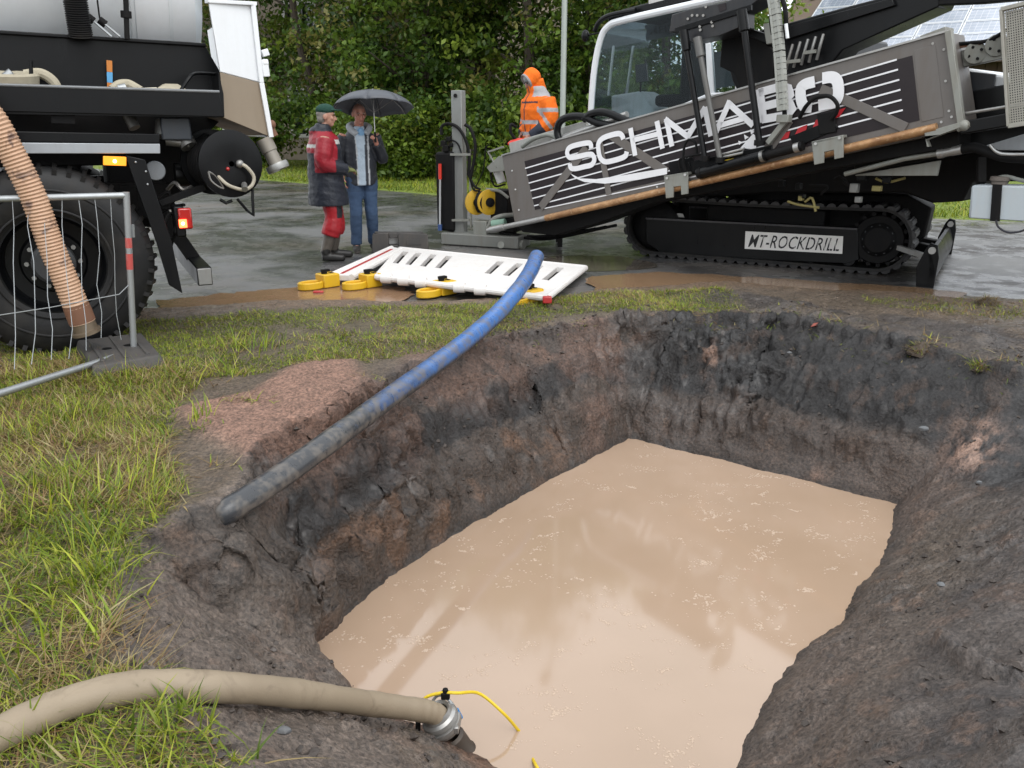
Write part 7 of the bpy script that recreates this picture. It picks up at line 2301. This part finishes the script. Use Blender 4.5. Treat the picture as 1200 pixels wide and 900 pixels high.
def spare_foot():
    a, b = G(436, 297), G(503, 296)
    d = (b - a).normalized(); n = V((-d.y, d.x, 0)); L = (b - a).length
    m = paint('recycled_plastic', (0.05, 0.048, 0.045), .6)
    root = empty('fence_foot', (a + b) / 2, 'black plastic fence foot standing on edge behind the white barriers', 'fence foot')
    T = lambda u, z: a + d * (L * u) + V((0, 0, z))
    mb = MB()
    h = .25
    # body with a grip hole: built from four pieces joined in one block
    mb.prism([T(0, 0), T(.30, 0), T(.30, h), T(.12, h), T(.02, h * .93)], n * .13)
    mb.prism([T(.301, 0), T(.46, 0), T(.46, .10), T(.301, .10)], n * .13)
    mb.prism([T(.301, .19), T(.46, .19), T(.46, h), T(.301, h)], n * .13)
    mb.prism([T(.461, 0), T(1, 0), T(.98, h * .88), T(.86, h * .96), T(.461, h)], n * .13)
    mb.build('block', m, root, bevel=.010)
    mb = MB(); mb.prism([T(.60, .10), T(.86, .10), T(.86, .17), T(.60, .17)], -n * .006); mb.build('raised_panel', m, root, bevel=.003)
    mb = MB(); mb.bar(T(.06, h + .004) + n * .065, T(.9, h * .97 + .004) + n * .065, .09, .012); mb.build('rib', m, root, bevel=.003)
    mb = MB(); c = T(.38, .145) + n * .131; mb.box(c, (L * .18, .012, .10), Matrix((d, n, V((0, 0, 1)))).transposed()); mb.build('hole_light_patch', PLW, root)  # white plate behind the grip hole stands in for light seen through it
spare_foot()

def blue_pipe():
    pts = [(629, 301, .42), (621, 319, .37), (606, 341, .31), (576, 374, .21), (524, 417, .15), (456, 466, .11), (384, 519, .08), (310, 571, .03), (266, 599, .0), (246, 613, -.07), (224, 628, -.20)]
    path = smooth_path([G(*p) for p in pts], 14)
    root = empty('blue_pipe', path[-1], 'blue plastic pipe, black with mud at its near end, crossing the pit edge', 'pipe')
    R, seg = .077, 28
    mb = MB()
    rr = [(.0655 - .012 * i / len(path)) + .0008 * math.sin(i * .7) for i in range(len(path))]
    mb.tube(path, rr, seg, cap=False); mb.tube(path, [r * .86 for r in rr], seg, cap=False)
    n = len(path) * seg
    for base in (0, (len(path) - 1) * seg):
        mb.f += [(base + i, base + (i + 1) % seg, n + base + (i + 1) % seg, n + base + i) for i in range(seg)]
    t = NT('muddy_blue_pipe')
    al = t.attr('along'); z = t.attr('side')
    nz = t.noise(5, 5, .65, .6); n2 = t.noise(22, 4)
    blue = t.mix(n2, (0.040, 0.115, 0.33), (0.085, 0.20, 0.46))
    f = t.math('ADD', t.math('MULTIPLY', nz, .34), t.math('ADD', al, t.math('MULTIPLY', t.math('MAXIMUM', t.math('MULTIPLY', z, -1.0), -.1), .42)))
    c = t.mix(t.ramp(f, [(.47, 0), (.70, 1)]), blue, (0.040, 0.042, 0.046))
    scuff = t.math('ADD', t.math('MULTIPLY', n2, .6), t.math('MULTIPLY', t.noise(9, 4, .6), .5))
    c = t.mix(t.ramp(scuff, [(.52, 0), (.63, .65)]), c, (0.13, 0.115, 0.10))
    t.set(color=c, rough=t.math('MULTIPLY_ADD', n2, .3, .16), spec=.5)
    t.bump(n2, .12, .004)
    o = mb.build('pipe_wall', t.m, root)
    me = o.data; k = len(path)
    al_ = np.repeat(np.linspace(0, 1, k), seg); off = np.array(world_loc(root))
    co = np.array([v.co[:] for v in me.vertices]) + off
    cen = np.repeat(np.array([p[:] for p in path]), seg, 0)
    sd = np.clip((co[:n, 2] - cen[:, 2]) / R, -1, 1)
    for nm, arr in (('along', np.concatenate([al_, al_])), ('side', np.concatenate([sd, sd]))):
        a = me.attributes.new(nm, 'FLOAT', 'POINT'); a.data.foreach_set('value', arr.astype(np.float32))
blue_pipe()

def beige_hose():
    path = [G(-70, 893, .11), G(0, 860, .10), G(80, 824, .095), G(170, 804, .075), G(270, 806, -.01), G(350, 813, -.17), G(430, 824, -.42), G(485, 831, -.545), G(508, 836, -.60), G(517, 844, -.655)]
    for p in path[2:6]:
        p.z = max(p.z, ground_z(p.x, p.y) + .012)
    sm = smooth_path(path, 12)
    root = empty('layflat_hose', sm[-1], 'thick muddy beige hose running over the grass into the pit', 'hose')
    t = NT('beige_canvas')
    n = t.noise(4, 5, .6); w = t.noise(220, 2)
    c = t.mix(n, (0.20, 0.155, 0.105), (0.31, 0.25, 0.175)); c = t.mix(t.ramp(t.noise(7, 4, .6, 1), [(.55, 0), (.7, .5)]), c, (0.12, 0.085, 0.055))
    t.set(color=c, rough=.6); t.bump(t.math('ADD', t.math('MULTIPLY', w, .3), t.noise(14, 3)), .3, .006)
    mb = MB(); rr = [.0475 - .005 * i / len(sm) + .0012 * math.sin(i * .45) + .0008 * math.sin(i * 1.3) for i in range(len(sm))]
    mb.tube(sm, rr, 24); mb.build('hose_tube', t.m, root)
    e = sm[-1]; dv = (V((.55, .1, -.55))).normalized(); dv = V((.42, .10, -.90)).normalized()
    alu = paint('dull_aluminium', (.42, .42, .41), .35, .8, dirt=.45, dirt_col=(.25, .19, .13))
    mb = MB(); mb.lathe(e - dv * .05, dv, [(0.01, .046), (.0, .058), (.02, .062), (.03, .073), (.045, .076), (.05, .067), (.058, .067), (.062, .076), (.078, .076), (.083, .066), (.10, .062), (.10, .05)], 32); cp = mb.build('coupling', alu, root)
    u_ = dv.cross(V((0, 0, 1))).normalized(); w_ = u_.cross(dv)
    for a in (.6, 2.7, 4.8):
        mb = MB(); rd = u_ * math.cos(a) + w_ * math.sin(a); mb.box(e + dv * .025 + rd * .076, (.02, .02, .03)); mb.build('lug', alu, cp, bevel=.004)
    mb = MB(); mb.tube(smooth_path([e + V((-.055, .03, .0)), e + V((-.03, .06, .055)), e + V((.005, .05, .075)), e + V((.05, .04, .03)), e + V((.065, .02, -.03))], 6), .006, 8); mb.build('wire_bail', GALV, cp)
    mb = MB(); mb.cyl(e + V((-.09, -.01, .0)), e + V((-.09, -.02, -.05)), .010, 10); mb.build('clamp_screw', BLACKM, cp)
    # submersible pump under the coupling
    pr = empty('submersible_pump', e + dv * .1, 'submersible pump with blue tag at the end of the beige hose', 'pump')
    pm = paint('pump_bronze', (.075, .06, .05), .4, .4, dirt=.5)
    mb = MB(); mb.lathe(e + dv * .085, dv, [(0, .04), (.01, .052), (.09, .054), (.10, .06), (.32, .062), (.34, .04), (.34, .0)], 28); mb.build('pump_body', pm, pr)
    mb = MB(); mb.box(e + V((.062, .03, .005)), (.028, .012, .05), Matrix.Rotation(-.4, 3, 'Y')); mb.build('blue_tag', plain('tag_blue', (.03, .20, .48), .4), pr, bevel=.003)
    mb = MB(); kpos = e + V((.015, .05, .078)); mb.box(kpos, (.035, .025, .03)); mb.cyl(kpos, kpos + V((0, 0, .03)), .012, 8); mb.build('cable_clip', BLACKM, pr, bevel=.004)
    cr_ = empty('pump_cable', kpos, 'thin yellow cable looping from the pump coupling into the muddy water', 'cable')
    ym = plain('cable_yellow', (.70, .50, .02), .4)
    mb = MB(); mb.tube(smooth_path([e + V((-.08, .03, .0)), e + V((-.07, .05, .06)), kpos + V((-.02, 0, .01)), kpos + V((.05, .0, .01)), G(562, 813, -.62), G(590, 836, -.70), G(606, 854, -.79), G(614, 864, -.84)], 8), .0065, 10); mb.build('cable_run', ym, cr_)
    mb = MB(); mb.tube(smooth_path([G(622, 884, -.84), G(626, 893, -.79), G(631, 902, -.785), G(638, 915, -.83)], 6), .0065, 8); mb.build('cable_run', ym, cr_)
beige_hose()

# lifted sods, a fallen leaf, loose sticks and stones that can be picked out one by one
def sod(px, py, s, label, name='sod', cat='clump', green=.3, seed=1, blades=160):
    p = GS(px, py); r = random.Random(seed)
    root = empty(name, p, label, cat)
    mb = MB(); rings = []
    for i in range(7):
        f = i / 6; ring = []
        for k in range(12):
            a = 6.283 * k / 12; rad = s * (1.0 - .9 * f ** 2.2) * r.uniform(.8, 1.15)
            ring.append(p + V((rad * math.cos(a) * 1.3, rad * math.sin(a), s * (-.25 + 1.1 * f) + s * r.uniform(-.06, .06))))
        rings.append(ring)
    mb.loft(rings); m = MATS.get('sod_soil')
    if not m:
        t = NT('sod_soil'); n = t.noise(18, 5); t.set(color=t.mix(n, (.028, .022, .018), (.11, .08, .055)), rough=.8); t.bump(n, .9, .03); m = t.m; MATS['sod_soil'] = m
    mb.build('soil', m, root)
    n = blades; a = RNG.uniform(0, 6.283, n); rad = s * np.sqrt(RNG.uniform(0, 1, n))
    pos = np.stack([rad * np.cos(a) * 1.3, rad * np.sin(a), s * .75 * (1 - (rad / s) ** 2) + .0 * a], 1)
    st = RNG.random(n) > green
    col = np.where(st[:, None], STRAWS[RNG.integers(0, 4, n)] * .8, GREENS[RNG.integers(0, 4, n)])
    me = blade_mesh('grass_tuft', pos, RNG.uniform(.03, .09, n), np.full(n, .005), a + RNG.normal(0, .5, n), RNG.uniform(.5, 1.5, n), col, RNG.uniform(.2, 1.0, n)); me.materials.append(GRASS_MAT)
    link_mesh('grass_tuft', me, root)
sod(1082, 412, .085, 'round sod with straw grass lying on the black spoil at the right', green=.3, seed=2)
sod(1157, 356, .07, 'small brown dead tuft on the muddy road edge at the right', green=.02, seed=3, blades=220)
sod(1150, 432, .05, 'flat grassy clump hanging over the right rim of the pit', green=.6, seed=5)
def leaf():
    p = GS(957, 386); root = empty('fallen_leaf', p, 'single red brown leaf lying on the far rim of the pit', 'leaf')
    mb = MB(); mb.add([p + V(q) for q in ((-.05, 0, .02), (-.02, -.02, .035), (.03, -.02, .04), (.06, 0, .03), (.03, .025, .05), (-.02, .02, .045))], [(0, 1, 2, 3), (0, 3, 4, 5)])
    mb.build('blade', plain('leaf_red', (.22, .03, .012), .5), root)
leaf()
STONE = paint('stone_grey', (.10, .105, .11), .5, dirt=.4, dirt_col=(.12, .09, .07), scale=8, streak=False, bump=.4)
def stone(px, py, s, label, seed):
    r = random.Random(seed); p = GS(px, py); root = None
    mb = MB(); rr = []
    for i in range(7):
        t_ = math.pi * i / 6; rad = max(math.sin(t_), .02)
        rr.append([p + V((s * rad * math.cos(6.283 * k / 10) * r.uniform(.8, 1.2), s * .75 * rad * math.sin(6.283 * k / 10) * r.uniform(.8, 1.2), -s * .55 * math.cos(t_) + s * .3)) for k in range(10)])
    mb.loft(rr); tag(mb.build('stone', STONE, None), label, 'stone')
stone(1082, 504, .028, 'blue grey stone half way up the far right wall of the pit', 1)
stone(925, 414, .018, 'small pale stone on the dark far wall below the grass edge', 2)
stone(1147, 566, .014, 'tiny white stone at the right corner of the pit', 3)
stone(1102, 686, .016, 'white pebble on the grey right bank beside the water', 4)
stone(333, 858, .02, 'pale pebble in the mud below the beige hose', 5)
stone(165, 476, .014, 'white pebble at the grass edge below the fence foot', 6)
